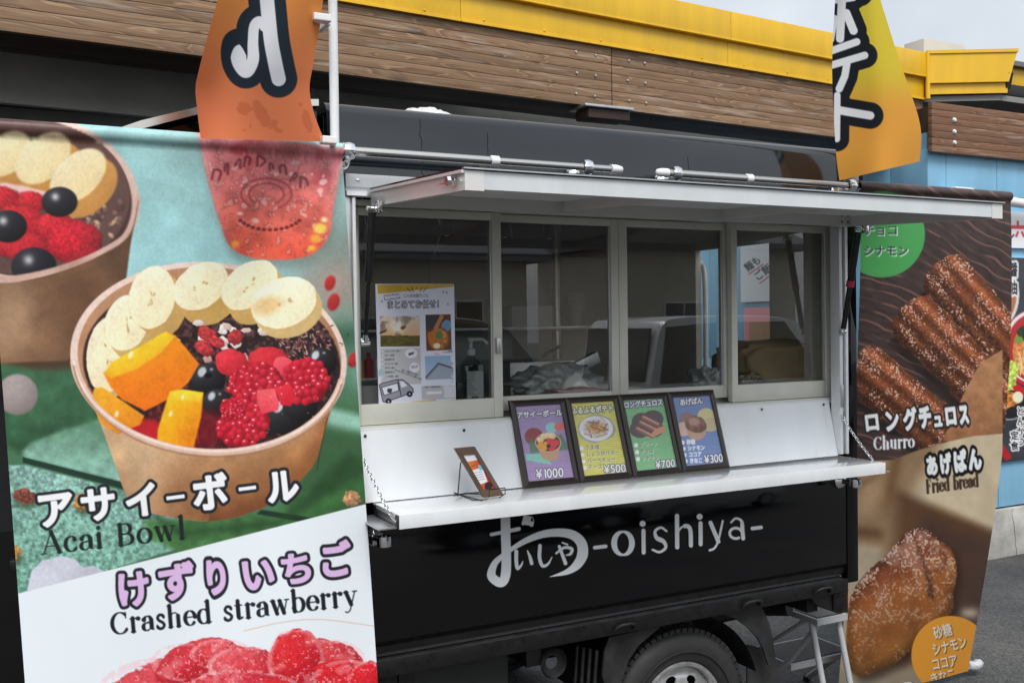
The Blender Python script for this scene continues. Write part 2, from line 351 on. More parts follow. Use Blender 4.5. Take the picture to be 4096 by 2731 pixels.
# ------------------------------------------------------------------ printing: colours of flat prints, computed per mesh point
rng = np.random.default_rng(7)
_TAB = rng.random((256, 256))
def vnoise(x, y):
    xi = np.floor(x).astype(int); yi = np.floor(y).astype(int); fx = x - xi; fy = y - yi
    fx = fx * fx * (3 - 2 * fx); fy = fy * fy * (3 - 2 * fy)
    a = _TAB[xi & 255, yi & 255]; b = _TAB[(xi + 1) & 255, yi & 255]; c = _TAB[xi & 255, (yi + 1) & 255]; d = _TAB[(xi + 1) & 255, (yi + 1) & 255]
    return (a * (1 - fx) + b * fx) * (1 - fy) + (c * (1 - fx) + d * fx) * fy
def fbm(x, y, s, oct=4, seed=0):
    x = x / s + seed * 17.3; y = y / s + seed * 9.1; t = 0; a = .5; n = 0
    for _ in range(oct):
        t = t + a * vnoise(x, y); n += a; x = x * 2.03 + 5.1; y = y * 2.03 + 1.7; a *= .5
    return t / n
def sstep(a, b, x):
    t = np.clip((x - a) / (b - a), 0, 1); return t * t * (3 - 2 * t)
def C(*c): return np.array(c, float) / 255.
def lin(c): return np.where(c <= .04045, c / 12.92, ((np.maximum(c, 0) + .055) / 1.055) ** 2.4)

class Canvas:
    def __init__(s, P, base):
        s.shape = P.shape[:2]; x, y = toview(P.reshape(-1, 3)); s.x = x; s.y = y
        s.c = np.tile(np.asarray(base, float), (len(x), 1)); s.soft = 1.2
    def sel(s, x0, y0, x1, y1):
        return np.nonzero((s.x >= x0) & (s.x <= x1) & (s.y >= y0) & (s.y <= y1))[0]
    def put(s, i, col, m):
        m = np.clip(m, 0, 1)[:, None]; s.c[i] = s.c[i] * (1 - m) + col * m
    def mul(s, i, f, m):
        s.c[i] *= (1 - m[:, None]) + f * m[:, None]
    def blob(s, cx, cy, a, b, ang=0., col=(1, 1, 1), col2=None, soft=None, wob=0., wsc=20, seed=0, alpha=1., shade=0., light=(-.5, -.7), spec=0., speck=0., rim=None, sq=2.):
        """soft-edged ellipse; col2 = colour away from the light; shade = ball shading; spec = highlight; speck = grainy"""
        soft = soft or s.soft; R = max(a, b) * (1.15 + wob) + soft * 2
        i = s.sel(cx - R, cy - R, cx + R, cy + R)
        if not len(i): return
        x = s.x[i]; y = s.y[i]; dx = x - cx; dy = y - cy; ca, sa = math.cos(ang), math.sin(ang)
        u = (dx * ca + dy * sa) / a; w = (-dx * sa + dy * ca) / b
        r = (np.abs(u) ** sq + np.abs(w) ** sq) ** (1 / sq)
        if wob: r = r * (1 + wob * 2 * (fbm(x, y, wsc, 3, seed) - .5))
        m = sstep(soft, -soft, (r - 1) * min(a, b)) * alpha
        c = np.tile(np.asarray(col, float), (len(i), 1))
        lx, ly = light; n = math.hypot(lx, ly); lx /= n; ly /= n
        t = np.clip(.5 - .5 * ((dx * lx + dy * ly) / max(a, b)), 0, 1)
        if col2 is not None: c = c * (1 - t[:, None]) + np.asarray(col2, float) * t[:, None]
        if shade:
            nzv = np.sqrt(np.clip(1 - r ** 2, 0, 1)); lam = np.clip(.55 * nzv + .6 * (1 - t) - .12, 0, 1.2); c = c * (1 - shade + shade * 1.25 * lam[:, None])
        if speck: c = c * (1 + speck * 2 * (fbm(x, y, 5, 3, seed + 3)[:, None] - .5))
        if rim is not None:
            k = sstep(.72, .98, r)[:, None]; c = c * (1 - k) + np.asarray(rim, float) * k
        s.put(i, c, m)
        if spec: 
            hx = cx + lx * a * .42; hy = cy + ly * b * .42; d = np.hypot(x - hx, y - hy) / (min(a, b) * .26)
            s.put(i, np.array([1, 1, 1.]), spec * np.exp(-d ** 2) * m)
    def polym(s, pts, soft=None, grow=0.):
        soft = soft or s.soft; pts = np.array(pts, float); q = soft * 2 + grow
        i = s.sel(pts[:, 0].min() - q, pts[:, 1].min() - q, pts[:, 0].max() + q, pts[:, 1].max() + q)
        x = s.x[i]; y = s.y[i]; ins = np.zeros(len(i), bool); d = np.full(len(i), 1e9)
        for k in range(len(pts)):
            x0, y0 = pts[k]; x1, y1 = pts[(k + 1) % len(pts)]
            if y0 != y1: ins ^= ((y0 > y) != (y1 > y)) & (x < (x1 - x0) * (y - y0) / (y1 - y0) + x0)
            ex, ey = x1 - x0, y1 - y0; t = np.clip(((x - x0) * ex + (y - y0) * ey) / (ex * ex + ey * ey + 1e-9), 0, 1)
            d = np.minimum(d, np.hypot(x - x0 - t * ex, y - y0 - t * ey))
        sdv = np.where(ins, -d, d) - grow
        return i, sstep(soft, -soft, sdv), sdv
    def poly(s, pts, col, col2=None, dirv=(1, 0), soft=None, speck=0., ssc=6, alpha=1., seed=0, grow=0.):
        i, m, _ = s.polym(pts, soft, grow)
        if not len(i): return
        x = s.x[i]; y = s.y[i]; c = np.tile(np.asarray(col, float), (len(i), 1))
        if col2 is not None:
            p = np.array(pts, float); pr = p @ np.array(dirv, float); t = np.clip((x * dirv[0] + y * dirv[1] - pr.min()) / (np.ptp(pr) + 1e-9), 0, 1)[:, None]; c = c * (1 - t) + np.asarray(col2, float) * t
        if speck: c = c * (1 + speck * 2 * (fbm(x, y, ssc, 4, seed)[:, None] - .5))
        s.put(i, c, m * alpha)
    def stroke(s, pts, w, col, soft=None, alpha=1., wob=0.):
        pts = np.array(pts, float); w = np.broadcast_to(np.asarray(w, float), (len(pts),)); soft = soft or s.soft
        q = w.max() + soft * 2 + wob * 3; i = s.sel(pts[:, 0].min() - q, pts[:, 1].min() - q, pts[:, 0].max() + q, pts[:, 1].max() + q)
        if not len(i): return
        x = s.x[i]; y = s.y[i]
        if wob: x = x + wob * 2 * (fbm(x, y, 9, 2, 4) - .5); y = y + wob * 2 * (fbm(x, y, 9, 2, 6) - .5)
        s.put(i, np.asarray(col, float), sstep(soft, -soft, stroke_sd(x, y, pts, w)) * alpha)
    def text(s, txt, x0, y0, x1, y1, h, fill, out=None, ow=0., bold=.0, up=None, sx=None, shadow=None, flip=False, alpha=1., soft=None, ow2=0., out2=None):
        """txt set along the line (x0,y0)-(x1,y1) at its foot; h = height of the letter box"""
        soft = soft or s.soft * .8
        dx, dy = x1 - x0, y1 - y0; L = math.hypot(dx, dy); ex = np.array([dx, dy]) / L
        ey = np.array(up, float) / np.linalg.norm(up) if up is not None else np.array([ex[1], -ex[0]])
        adv = [1. if ord(ch) > 255 else glyph(ch)[2] for ch in txt]; tot = sum(adv); k = L / tot; pos = 0
        jobs = []
        for ch, a in zip(txt, adv):
            if ch != ' ': jobs.append((ch, np.array([x0, y0]) + ex * pos * k, a))
            pos += a
        if shadow is not None: passes = [(out2, ow2 + ow, (0, 0))] if out2 is not None else []; passes += [(shadow[2], shadow[3] if len(shadow) > 3 else 0, shadow[:2])]
        else: passes = [(out2, ow2 + ow, (0, 0))] if out2 is not None else []
        if out is not None: passes.append((out, ow, (0, 0)))
        passes.append((fill, 0., (0, 0)))
        for col, g, (ox, oy) in passes:
            for ch, o, a in jobs:
                sdf, _, _ = glyph(ch); m = 1.6 * max(h, k) + g
                i = s.sel(o[0] + ox - m, o[1] + oy - m, o[0] + ox + m, o[1] + oy + m)
                if not len(i): continue
                X = s.x[i] - o[0] - ox; Y = s.y[i] - o[1] - oy
                det = ex[0] * ey[1] - ex[1] * ey[0]; gx = (X * ey[1] - Y * ey[0]) / det / k; gy = (ex[0] * Y - ex[1] * X) / det / h
                if flip: gx = a - gx
                d = sample(sdf, gx, gy) * min(k, h) - bold * h - g
                s.put(i, np.asarray(col, float), sstep(soft, -soft, d) * alpha)
    def serif(s, txt, x0, y0, x1, y1, h, col, weight=.132, thin=.040, up=None, alpha=1., gap=.05):
        dx, dy = x1 - x0, y1 - y0; L = math.hypot(dx, dy); ex = np.array([dx, dy]) / L
        ey = np.array(up, float) / np.linalg.norm(up) if up is not None else np.array([ex[1], -ex[0]])
        tot = sum(SERIF[c][0] + gap for c in txt) - gap; k = L / tot; pos = 0
        for ch in txt:
            wd, strokes = SERIF[ch]; o = np.array([x0, y0]) + ex * pos * k; pos += wd + gap
            for st in strokes:
                p = np.array(st[0], float); mode = st[1] if len(st) > 1 else None
                q = o + p[:, :1] * k * ex + p[:, 1:] * h * ey
                d = np.gradient(p, axis=0); vert = np.abs(d[:, 1]) / (np.hypot(d[:, 0], d[:, 1]) + 1e-9)
                w = thin + (weight - thin) * vert ** 1.5
                if mode == 'thin': w = np.full(len(p), thin)
                elif mode == 'thick': w = np.full(len(p), weight)
                elif mode == 'mid': w = np.full(len(p), weight * .72)
                elif mode == 'dot': w = np.full(len(p), weight * 1.05)
                s.stroke(q, w * h * .5, col, alpha=alpha)
    def rgb(s, cap=.86): return np.clip(lin(np.clip(s.c, 0, 1)), 0, cap).reshape(*s.shape, 3)

def stroke_sd(x, y, pts, w):
    d = np.full(len(x), 1e9)
    for k in range(len(pts) - 1):
        x0, y0 = pts[k]; x1, y1 = pts[k + 1]; ex, ey = x1 - x0, y1 - y0
        t = np.clip(((x - x0) * ex + (y - y0) * ey) / (ex * ex + ey * ey + 1e-12), 0, 1)
        d = np.minimum(d, np.hypot(x - x0 - t * ex, y - y0 - t * ey) - (w[k] * (1 - t) + w[k + 1] * t))
    return d
def bez(*p, n=14):
    p = np.array(p, float); t = np.linspace(0, 1, n)[:, None]
    if len(p) == 3: return (1 - t) ** 2 * p[0] + 2 * t * (1 - t) * p[1] + t ** 2 * p[2]
    return (1 - t) ** 3 * p[0] + 3 * t * (1 - t) ** 2 * p[1] + 3 * t ** 2 * (1 - t) * p[2] + t ** 3 * p[3]
def arc(cx, cy, rx, ry, a0, a1, n=22):
    a = np.radians(np.linspace(a0, a1, n)); return np.c_[cx + rx * np.cos(a), cy + ry * np.sin(a)]
def sp(*pts, n=8):
    """smooth line through points (Catmull-Rom)"""
    P = np.array(pts, float); P = np.vstack([2 * P[0] - P[1], P, 2 * P[-1] - P[-2]]); out = []
    for i in range(1, len(P) - 2):
        t = np.linspace(0, 1, n, endpoint=False)[:, None]; a, b, c, d = P[i - 1:i + 3]
        out.append(.5 * (2 * b + (c - a) * t + (2 * a - 5 * b + 4 * c - d) * t ** 2 + (3 * b - a - 3 * c + d) * t ** 3))
    return np.vstack(out + [P[-2:-1]])

# glyphs of the built-in typeface as small distance fields
GL = {}; GN = 88; GX0, GX1, GY0, GY1 = -.35, 1.35, -.5, 1.2
def glyph(ch):
    if ch in GL: return GL[ch]
    cu = bpy.data.curves.new('g', 'FONT'); cu.body = ch; cu.size = 1; cu.resolution_u = 9
    ob = bpy.data.objects.new('g', cu); COL.objects.link(ob)
    dg = bpy.context.evaluated_depsgraph_get(); me = bpy.data.meshes.new_from_object(ob.evaluated_get(dg))
    vs_ = np.array([v.co[:2] for v in me.vertices]).reshape(-1, 2); me.calc_loop_triangles(); tr = [tuple(t.vertices) for t in me.loop_triangles]
    bpy.data.objects.remove(ob); bpy.data.curves.remove(cu); bpy.data.meshes.remove(me)
    full = ord(ch) > 255
    if len(vs_):
        if full: vs_[:, 1] += .12
        w = 1. if full else vs_[:, 0].max() + .06
    else: w = .35
    n = GN; gx = GX0 + (np.arange(n) + .5) / n * (GX1 - GX0); gy = GY0 + (np.arange(n) + .5) / n * (GY1 - GY0); B = np.zeros((n, n), bool)
    for t in tr:
        a, b, c = vs_[list(t)]; lo = np.minimum(np.minimum(a, b), c); hi = np.maximum(np.maximum(a, b), c)
        i0, i1 = np.searchsorted(gx, lo[0]), np.searchsorted(gx, hi[0]); j0, j1 = np.searchsorted(gy, lo[1]), np.searchsorted(gy, hi[1])
        if i0 == i1 or j0 == j1: continue
        X, Y = np.meshgrid(gx[i0:i1], gy[j0:j1]); D = (b[0] - a[0]) * (c[1] - a[1]) - (c[0] - a[0]) * (b[1] - a[1])
        if abs(D) < 1e-12: continue
        u = ((X - a[0]) * (c[1] - a[1]) - (c[0] - a[0]) * (Y - a[1])) / D; v = ((b[0] - a[0]) * (Y - a[1]) - (X - a[0]) * (b[1] - a[1])) / D
        B[j0:j1, i0:i1] |= (u >= -1e-6) & (v >= -1e-6) & (u + v <= 1 + 1e-6)
    cnt = {}
    key = [tuple(np.round(v, 5)) for v in vs_]
    for t in tr:
        for a, b in ((0, 1), (1, 2), (2, 0)):
            e = tuple(sorted((key[t[a]], key[t[b]]))); cnt[e] = cnt.get(e, 0) + 1
    X, Y = np.meshgrid(gx, gy); D = np.full(X.shape, 3.)
    for (p, q), c in cnt.items():
        if c != 1 or p == q: continue
        ex, ey = q[0] - p[0], q[1] - p[1]; tt = np.clip(((X - p[0]) * ex + (Y - p[1]) * ey) / (ex * ex + ey * ey), 0, 1)
        D = np.minimum(D, np.hypot(X - p[0] - tt * ex, Y - p[1] - tt * ey))
    sdf = D * np.where(B, -1, 1)
    GL[ch] = (sdf, None, w); return GL[ch]
def sample(f, x, y):
    n = f.shape[0]; u = np.clip((x - GX0) / (GX1 - GX0) * n - .5, 0, n - 1.001); v = np.clip((y - GY0) / (GY1 - GY0) * n - .5, 0, n - 1.001)
    i = u.astype(int); j = v.astype(int); a = u - i; b = v - j
    out = (f[j, i] * (1 - a) + f[j, i + 1] * a) * (1 - b) + (f[j + 1, i] * (1 - a) + f[j + 1, i + 1] * a) * b
    return np.where((x < GX0) | (x > GX1) | (y < GY0) | (y > GY1), 1., out)

def _ln(*p): return np.array(p, float)
def _ser(x, y, w=.075): return (_ln((x - w, y), (x + w, y)), 'thin')
def _stem(x, y0, y1): return (_ln((x, y0), (x, y1)), 'thick')
XH = .47
SERIF = {
 ' ': (.30, []),
 'A': (.66, [(_ln((.33, .70), (.07, .02)), 'thin'), (_ln((.33, .69), (.56, .02)), 'thick'), (_ln((.15, .24), (.47, .24)), 'thin'), _ser(.07, .012), _ser(.56, .012)]),
 'B': (.60, [_stem(.14, .02, .68), (np.vstack([_ln((.06, .685), (.28, .685)), arc(.29, .52, .17, .165, 90, -90), _ln((.14, .355))]),), (np.vstack([_ln((.14, .36), (.28, .36)), arc(.31, .19, .20, .178, 90, -90), _ln((.06, .012))]),)]),
 'C': (.64, [(arc(.35, .345, .29, .345, 48, 318, 34),), (_ln((.56, .68), (.56, .50)), 'thin'), (_ln((.54, .08), (.58, .16)), 'thin')]),
 'F': (.56, [_stem(.15, .02, .68), (_ln((.06, .685), (.50, .685), (.50, .56)), 'thin'), (_ln((.15, .37), (.37, .37)), 'thin'), (_ln((.37, .44), (.37, .30)), 'thin'), _ser(.15, .012, .09)]),
 'a': (.46, [(sp((.36, .08), (.355, .34), (.28, .455), (.17, .45), (.085, .37)),), (_ln((.085, .36), (.10, .355)), 'dot'), (arc(.19, .125, .13, .125, 70, 290),), (_ln((.22, .26), (.355, .29)), 'thin'), (sp((.24, .02), (.31, .05), (.36, .12)), 'thin'), (sp((.36, .14), (.37, .03), (.44, .02)), 'thin'), _stem(.36, .1, .34)]),
 'b': (.52, [_stem(.12, .03, .72), (_ln((.04, .71), (.12, .735)), 'thin'), (arc(.27, .235, .19, .235, 125, -160, 30),)]),
 'c': (.42, [(arc(.23, .235, .18, .235, 55, 318, 28),), (_ln((.335, .37), (.34, .365)), 'dot')]),
 'd': (.54, [_stem(.40, .03, .72), (_ln((.31, .71), (.40, .735)), 'thin'), (arc(.24, .235, .19, .235, 55, 305, 30),), (_ln((.40, .02), (.50, .03)), 'thin')]),
 'e': (.44, [(arc(.23, .235, .18, .235, 5, 318, 30),), (_ln((.06, .265), (.40, .265)), 'thin')]),
 'h': (.56, [_stem(.12, .02, .72), (_ln((.04, .71), (.12, .735)), 'thin'), (sp((.12, .36), (.22, .455), (.33, .46), (.40, .38)), 'thin'), _stem(.41, .02, .36), _ser(.12, .012), _ser(.41, .012)]),
 'i': (.25, [_stem(.12, .02, .46), (_ln((.03, .44), (.12, .46)), 'thin'), _ser(.12, .012, .08), (_ln((.12, .65), (.121, .65)), 'dot')]),
 'l': (.25, [_stem(.12, .02, .72), (_ln((.03, .71), (.12, .735)), 'thin'), _ser(.12, .012, .08)]),
 'o': (.48, [(arc(.24, .235, .19, .235, 0, 362, 34),)]),
 'r': (.38, [_stem(.12, .02, .46), (_ln((.03, .44), (.12, .46)), 'thin'), (sp((.12, .33), (.2, .44), (.31, .455)), 'thin'), (_ln((.31, .43), (.33, .425)), 'dot'), _ser(.12, .012, .08)]),
 's': (.37, [(sp((.30, .38), (.25, .445), (.15, .45), (.085, .37), (.13, .28), (.24, .21), (.31, .12), (.25, .025), (.14, .01), (.06, .08), n=10), 'mid'), (_ln((.31, .44), (.31, .34)), 'thin'), (_ln((.055, .02), (.055, .13)), 'thin')]),
 't': (.32, [(sp((.14, .60), (.14, .40), (.14, .10), (.18, .015), (.28, .05)),), (_ln((.03, .455), (.28, .455)), 'thin'), _stem(.14, .1, .48)]),
 'u': (.55, [_stem(.12, .12, .46), (sp((.12, .14), (.17, .03), (.27, .02), (.40, .10)), 'thin'), _stem(.41, .03, .46), (_ln((.03, .455), (.12, .455)), 'thin'), (_ln((.32, .455), (.41, .455)), 'thin'), (_ln((.41, .02), (.50, .02)), 'thin')]),
 'w': (.70, [(_ln((.10, .45), (.23, .03)), 'thick'), (_ln((.23, .02), (.35, .44)), 'thin'), (_ln((.35, .44), (.48, .03)), 'thick'), (_ln((.48, .02), (.61, .45)), 'thin'), _ser(.10, .455, .08), _ser(.35, .455, .06), _ser(.61, .455, .07)]),
 'y': (.50, [(_ln((.10, .45), (.26, .04)), 'thick'), (sp((.42, .45), (.27, .03), (.20, -.15), (.10, -.21), (.04, -.18)), 'thin'), _ser(.10, .455, .08), _ser(.42, .455, .07)]),
 '-': (.36, [(_ln((.05, .24), (.31, .24)), 'thick')]),
}
# ------------------------------------------------------------------ setting: ground
g = MB().poly([(-60, -60, 0), (80, -60, 0), (80, 60, 0), (-60, 60, 0)], [(0, 1, 2, 3)]).build('ground', 'asphalt'); tag(g, kind='structure')

# ------------------------------------------------------------------ shop building behind the truck
FA = math.atan(.079); FROT = Matrix.Rotation(FA, 3, 'Z'); FPIV = (1, 1.5, 0)
def fx(x): return 1 + (x - 1) / math.cos(FA)          # picture the facade unrotated, then turn it about FPIV
bld = empty('shop_building', (3, 2, 0), 'single-storey shop with timber beam, yellow metal fascia and light blue siding', 'building')
def fbox(name, x0, x1, o0, o1, z0, z1, m, parent, bev=.003, label=None):
    return box(name, (fx(x0), 1.5 + o0, z0), (fx(x1), 1.5 + o1, z1), m, parent, bev, FROT, FPIV, label)
random.seed(3)
LAM_Z = np.linspace(2.57, 2.872, 8)
for (a, b) in ((-3.2, 2.700), (2.706, 5.14)):
    bm_ = fbox('beam', a + .01, b - .01, .03, .24, 2.575, 2.868, 'dark_brown', bld, label='long weathered glued timber beam under the yellow fascia')
    for k in range(7):
        fbox('lamella', a, b, random.uniform(-.0015, .0015), .029, LAM_Z[k] + .0006, LAM_Z[k + 1] - .0006, 'beam_wood', bm_, .0025)
    for s_, side in ((a, 1), (b, -1)):
        if abs(s_ - 2.703) > .1: continue
        for c_ in (.10, .21):
            for z_ in (2.62, 2.72, 2.82):
                xx = s_ + side * (c_ + random.uniform(-.006, .006)); yy = 1.5 + .079 * (xx - 1)
                MB().lathe([(0, -.005), (.005, -.004), (.0075, .0), (.0075, .01)], (xx, yy - .003, z_), (0, 1, 0), 14).build('bolt_cap', 'alu', bm_, smooth=.7)
# fascia sheets: lower strip and proud upper strip, panel by panel
SEAM = [-1.39, .23, 1.85, 3.474, 5.14]
for a, b in zip(SEAM[:-1], SEAM[1:]):
    fs = fbox('fascia_sheet', a + .001, b - .001, -.012, .02, 2.868, 3.02, 'yellow_metal', bld, .002)
    MB().box((fx(a + .001), 1.5 - .020, 2.868), (fx(b - .001), 1.5 - .0125, 2.880), .001, FROT, FPIV).build('drip_edge', 'yellow_metal', fs)
    for q in np.arange(a + .12, b, .33):
        yy = 1.5 + .079 * (q - 1)
        MB().lathe([(0, -.006), (.004, -.005), (.006, 0)], (q, yy - .012, 2.892), (0, 1, 0), 10).build('screw', 'yellow_metal', fs, smooth=.7)
for a, b in zip([-1.39, .6, 3.474], [.6, 3.474, 5.14]):
    us = fbox('fascia_cap', a + .001, b - .001, -.038, .06, 3.003, 3.156, 'yellow_metal', bld, .003)
    fbox('hem', a + .001, b - .001, -.042, -.0385, 3.003, 3.012, 'yellow_metal', us, .001)
fbox('roof_slab', -3.2, 2.2, .06, 3.2, 3.05, 3.12, 'roof_grey', bld)
fbox('roof_slab', 2.2, 5.14, .06, .5, 3.05, 3.12, 'roof_grey', bld)
# under-eave: soffit, grey band, dark back wall
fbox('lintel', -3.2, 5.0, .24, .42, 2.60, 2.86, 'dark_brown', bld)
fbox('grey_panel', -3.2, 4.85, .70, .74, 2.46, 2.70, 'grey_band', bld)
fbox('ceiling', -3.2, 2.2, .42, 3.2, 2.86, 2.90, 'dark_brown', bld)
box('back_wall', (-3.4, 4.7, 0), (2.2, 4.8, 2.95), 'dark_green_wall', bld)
for k in range(3):
    tube('conduit', [(-3.3, 1.95 + .05 * k, 2.34 - .11 * k), (1.2, 2.2 + .05 * k, 2.36 - .1 * k), (4.8, 2.45 + .05 * k, 2.33 - .1 * k)], .014, 'dusty_black', bld)
box('ceiling_joist', (-3.2, 2.0, 2.30), (4.8, 2.06, 2.42), 'interior_black', bld)
# plate under the beam joint
pl = at(1395, 275, y=1.60)
box('bearing_plate', (pl[0] - .15, 1.56, 2.553), (pl[0] + .13, 1.72, 2.566), 'alu', bld)
box('bearing_block', (pl[0] - .12, 1.58, 2.505), (pl[0] + .12, 1.70, 2.552), 'dark_brown', bld)
# right wing: blue siding, return wall, concrete plinth, beam
BY = 1.60; BX = 4.905
xs = [BX, BX + .16, BX + .62, BX + 1.53, BX + 2.44, BX + 4.4]; zs = [.315, 1.22, 2.26, 2.52]
wall = box('wall', (BX + .03, BY + .03, .31), (BX + 4.4, BY + .15, 2.62), 'blue_siding', bld)
for a, b in zip(xs[:-1], xs[1:]):
    for c_, d_ in zip(zs[:-1], zs[1:]):
        box('siding_panel', (a + .002, BY, c_ + .002), (b - .002, BY + .029, d_ - .002), 'blue_siding', wall, .002)
rw = box('return_wall', (BX + .03, BY + .151, 0), (BX + .15, 4.7, 2.62), 'blue_siding', bld)
ys = [BY + .002, BY + .28, BY + .9, 2.9 + .75, 4.7]
for a, b in zip(ys[:-1], ys[1:]):
    for c_, d_ in zip(zs[:-1], zs[1:]):
        box('siding_panel', (BX, a + .002, c_ + .002), (BX + .029, b - .002, d_ - .002), 'blue_siding', rw, .002)
MB().box((BX - .01, BY - .02, 0), (BX + 4.4, BY + .14, .305), .008).build('plinth', 'concrete', bld, smooth=.6)
# hair cracks of the plinth
for x0 in (5.62, 6.6):
    pts = [(x0 + random.uniform(-.012, .012) + .05 * t, BY - .0205, .30 - .30 * t) for t in np.linspace(0, 1, 9)]
    MB().tube(pts, .0015, 4).build('crack', 'dusty_black', bld)
rb = box('beam', (BX + .05, BY - .02, 2.497), (BX + 4.4, BY + .16, 2.776), 'dark_brown', bld, label='reddish timber beam over the blue wall')
LZ2 = np.linspace(2.49, 2.782, 8)
for k in range(7):
    box('lamella', (BX - .02 + .0, BY - .05 + random.uniform(-.002, .002), LZ2[k] + .0006), (BX + 4.4, BY - .021, LZ2[k + 1] - .0006), 'beam_wood_red', rb, .0025)
for z_ in (2.69, 2.62, 2.555):
    MB().lathe([(0, -.01), (.010, -.008), (.014, .0), (.014, .01)], (BX + .17, BY - .052, z_), (0, 1, 0), 14).build('bolt_cap', 'white_alu', rb, smooth=.7)
# slanted yellow fascia return and roof edge
A = np.array([5.135, 1.80]); B = np.array([5.60, 1.545]); Dv = (B - A) / np.linalg.norm(B - A); Nv = np.array([Dv[1], -Dv[0]])
def slab(name, z0, z1, e0, e1, off, th, m, parent):
    p = [A + Nv * off, A + Dv * 0 + Nv * (off - th)]
    pts = []
    for (zz, e) in ((z0, e0), (z1, e1)):
        for o_ in (off, off - th):
            pts += [tuple(A + Nv * o_) + (zz,), tuple(A + Dv * e + Nv * o_) + (zz,)]
    # order: z0 outer A, z0 outer B, z0 inner A, z0 inner B, z1 ...
    return MB().poly(pts, [(0, 1, 5, 4), (2, 6, 7, 3), (0, 4, 6, 2), (1, 3, 7, 5), (4, 5, 7, 6), (0, 2, 3, 1)]).build(name, m, parent)
slab('fascia_cap', 2.965, 3.16, .50, .555, .02, .02, 'yellow_metal', bld)
slab('fascia_sheet', 2.90, 2.985, .50, .50, .0, .015, 'yellow_metal', bld)
slab('fascia_trim', 3.145, 3.165, .556, .558, .028, .03, 'yellow_metal', bld)
tube('corner_trim', [(5.133, 1.785, 2.868), (5.133, 1.785, 3.165)], .014, 'yellow_metal', bld)
MB().prism([(5.14, 1.83), (5.55, 1.60), (9.2, 1.60), (9.2, 4.7), (5.14, 4.7)], 2.86, 2.895, 2).build('soffit', 'soffit_grey', bld)
MB().prism([(5.16, 1.86), (5.6, 1.62), (9.2, 1.62), (9.2, 4.7), (5.16, 4.7)], 3.10, 3.13, 2).build('roof_slab', 'roof_grey', bld)
e = at(2312, 120, y=1.55)
MB().prism([(1.56, 2.93), (1.54, 3.02), (1.60, 3.15), (1.70, 3.15), (1.78, 2.93)], e[0] + .01, e[0] + .05, 0).build('gable_end', 'black_trim', bld)
box('fascia_cap', (e[0] + .12, 1.66, 2.985), (9.2, 1.70, 3.14), 'yellow_metal', bld)
box('gutter', (e[0] + .05, 1.60, 2.90), (9.2, 1.66, 2.97), 'black_trim', bld)
box('chimney_block', tuple(at(2122, 125, y=3.2) + np.array([0, 0, -.5])), tuple(at(2170, 118, y=3.4)), 'wall_beige', bld)
# wall pipe
gu = [at(2200, 447, y=1.50), at(2280, 458, y=1.50), at(2352, 468, y=1.50), at(2700, 516, y=1.50)]
tube('wall_pipe', gu, .030, 'white_alu', bld, 14)
box('pipe_elbow', tuple(gu[0] + np.array([-.05, -.03, -.035])), tuple(gu[0] + np.array([.12, .09, .045])), 'white_alu', bld, .02)
# door in the return wall, seen through the truck
box('door_frame', (BX - .03, 2.72, 0), (BX - .004, 3.22, 1.60), 'pink_paint', bld)
box('door', (BX - .05, 2.80, .02), (BX - .031, 3.14, 1.50), 'door_brown', bld)

# ------------------------------------------------------------------ kitchen truck
TX0, TX1 = .755, 2.632
truck = empty('kitchen_truck', (1.6, .7, 0), 'black food truck with open white serving hatch and glazed sliding windows', 'food truck')
T = truck
# box shell
MB().prism([(0, 1.916), (0, 2.070), (.006, 2.086), (.018, 2.097), (.034, 2.102), (1.446, 2.102), (1.48, 2.07), (1.48, 1.9), (1.455, 1.9), (1.455, 2.075), (.025, 2.075), (.025, 1.916)], TX0, TX1, 0).build('roof', 'black_wrap_skytint', T, smooth=.7)
box('lower_panel', (TX0, 0, .668), (2.578, .022, 1.008), 'black_paint', T, .004)
MB().prism([(0, .667), (.010, .655), (.012, .636), (.022, .636), (.022, .667)], TX0, 2.578, 0).build('sill_bead', 'black_trim', T)
box('corner_post', (2.5785, -.003, .60), (TX1, .03, 1.9155), 'black_paint', T, .008)
box('front_post', (TX0, 0, 1.008), (.797, .03, 1.9155), 'black_paint', T, .004)
# far wall, front wall, floor, rear wall with a door opening
box('far_wall', (TX0, 1.445, .62), (TX1, 1.478, 1.90), 'black_paint', T)
box('front_wall', (TX0, .031, .62), (TX0 + .03, 1.444, 2.07), 'black_paint', T)
box('floor', (TX0 + .031, .031, .62), (TX1 - .034, 1.444, .70), 'interior_floor', T)
RY0, RY1, RZ1 = .405, .855, 1.76
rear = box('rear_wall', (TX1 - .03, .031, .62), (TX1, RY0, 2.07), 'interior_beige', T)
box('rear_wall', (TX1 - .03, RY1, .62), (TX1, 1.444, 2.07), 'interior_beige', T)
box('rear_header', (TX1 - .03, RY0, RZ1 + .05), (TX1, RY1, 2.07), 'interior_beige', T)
# arched white door edging
arcp = [(2.642, RY1 - .012, .72), (2.642, RY1 - .012, 1.64), (2.642, RY1 - .009, 1.70), (2.642, RY1 + .0, 1.74), (2.642, RY1 + .015, 1.765)]
tube('door_edging', arcp, .011, 'white_plastic', T, 10)
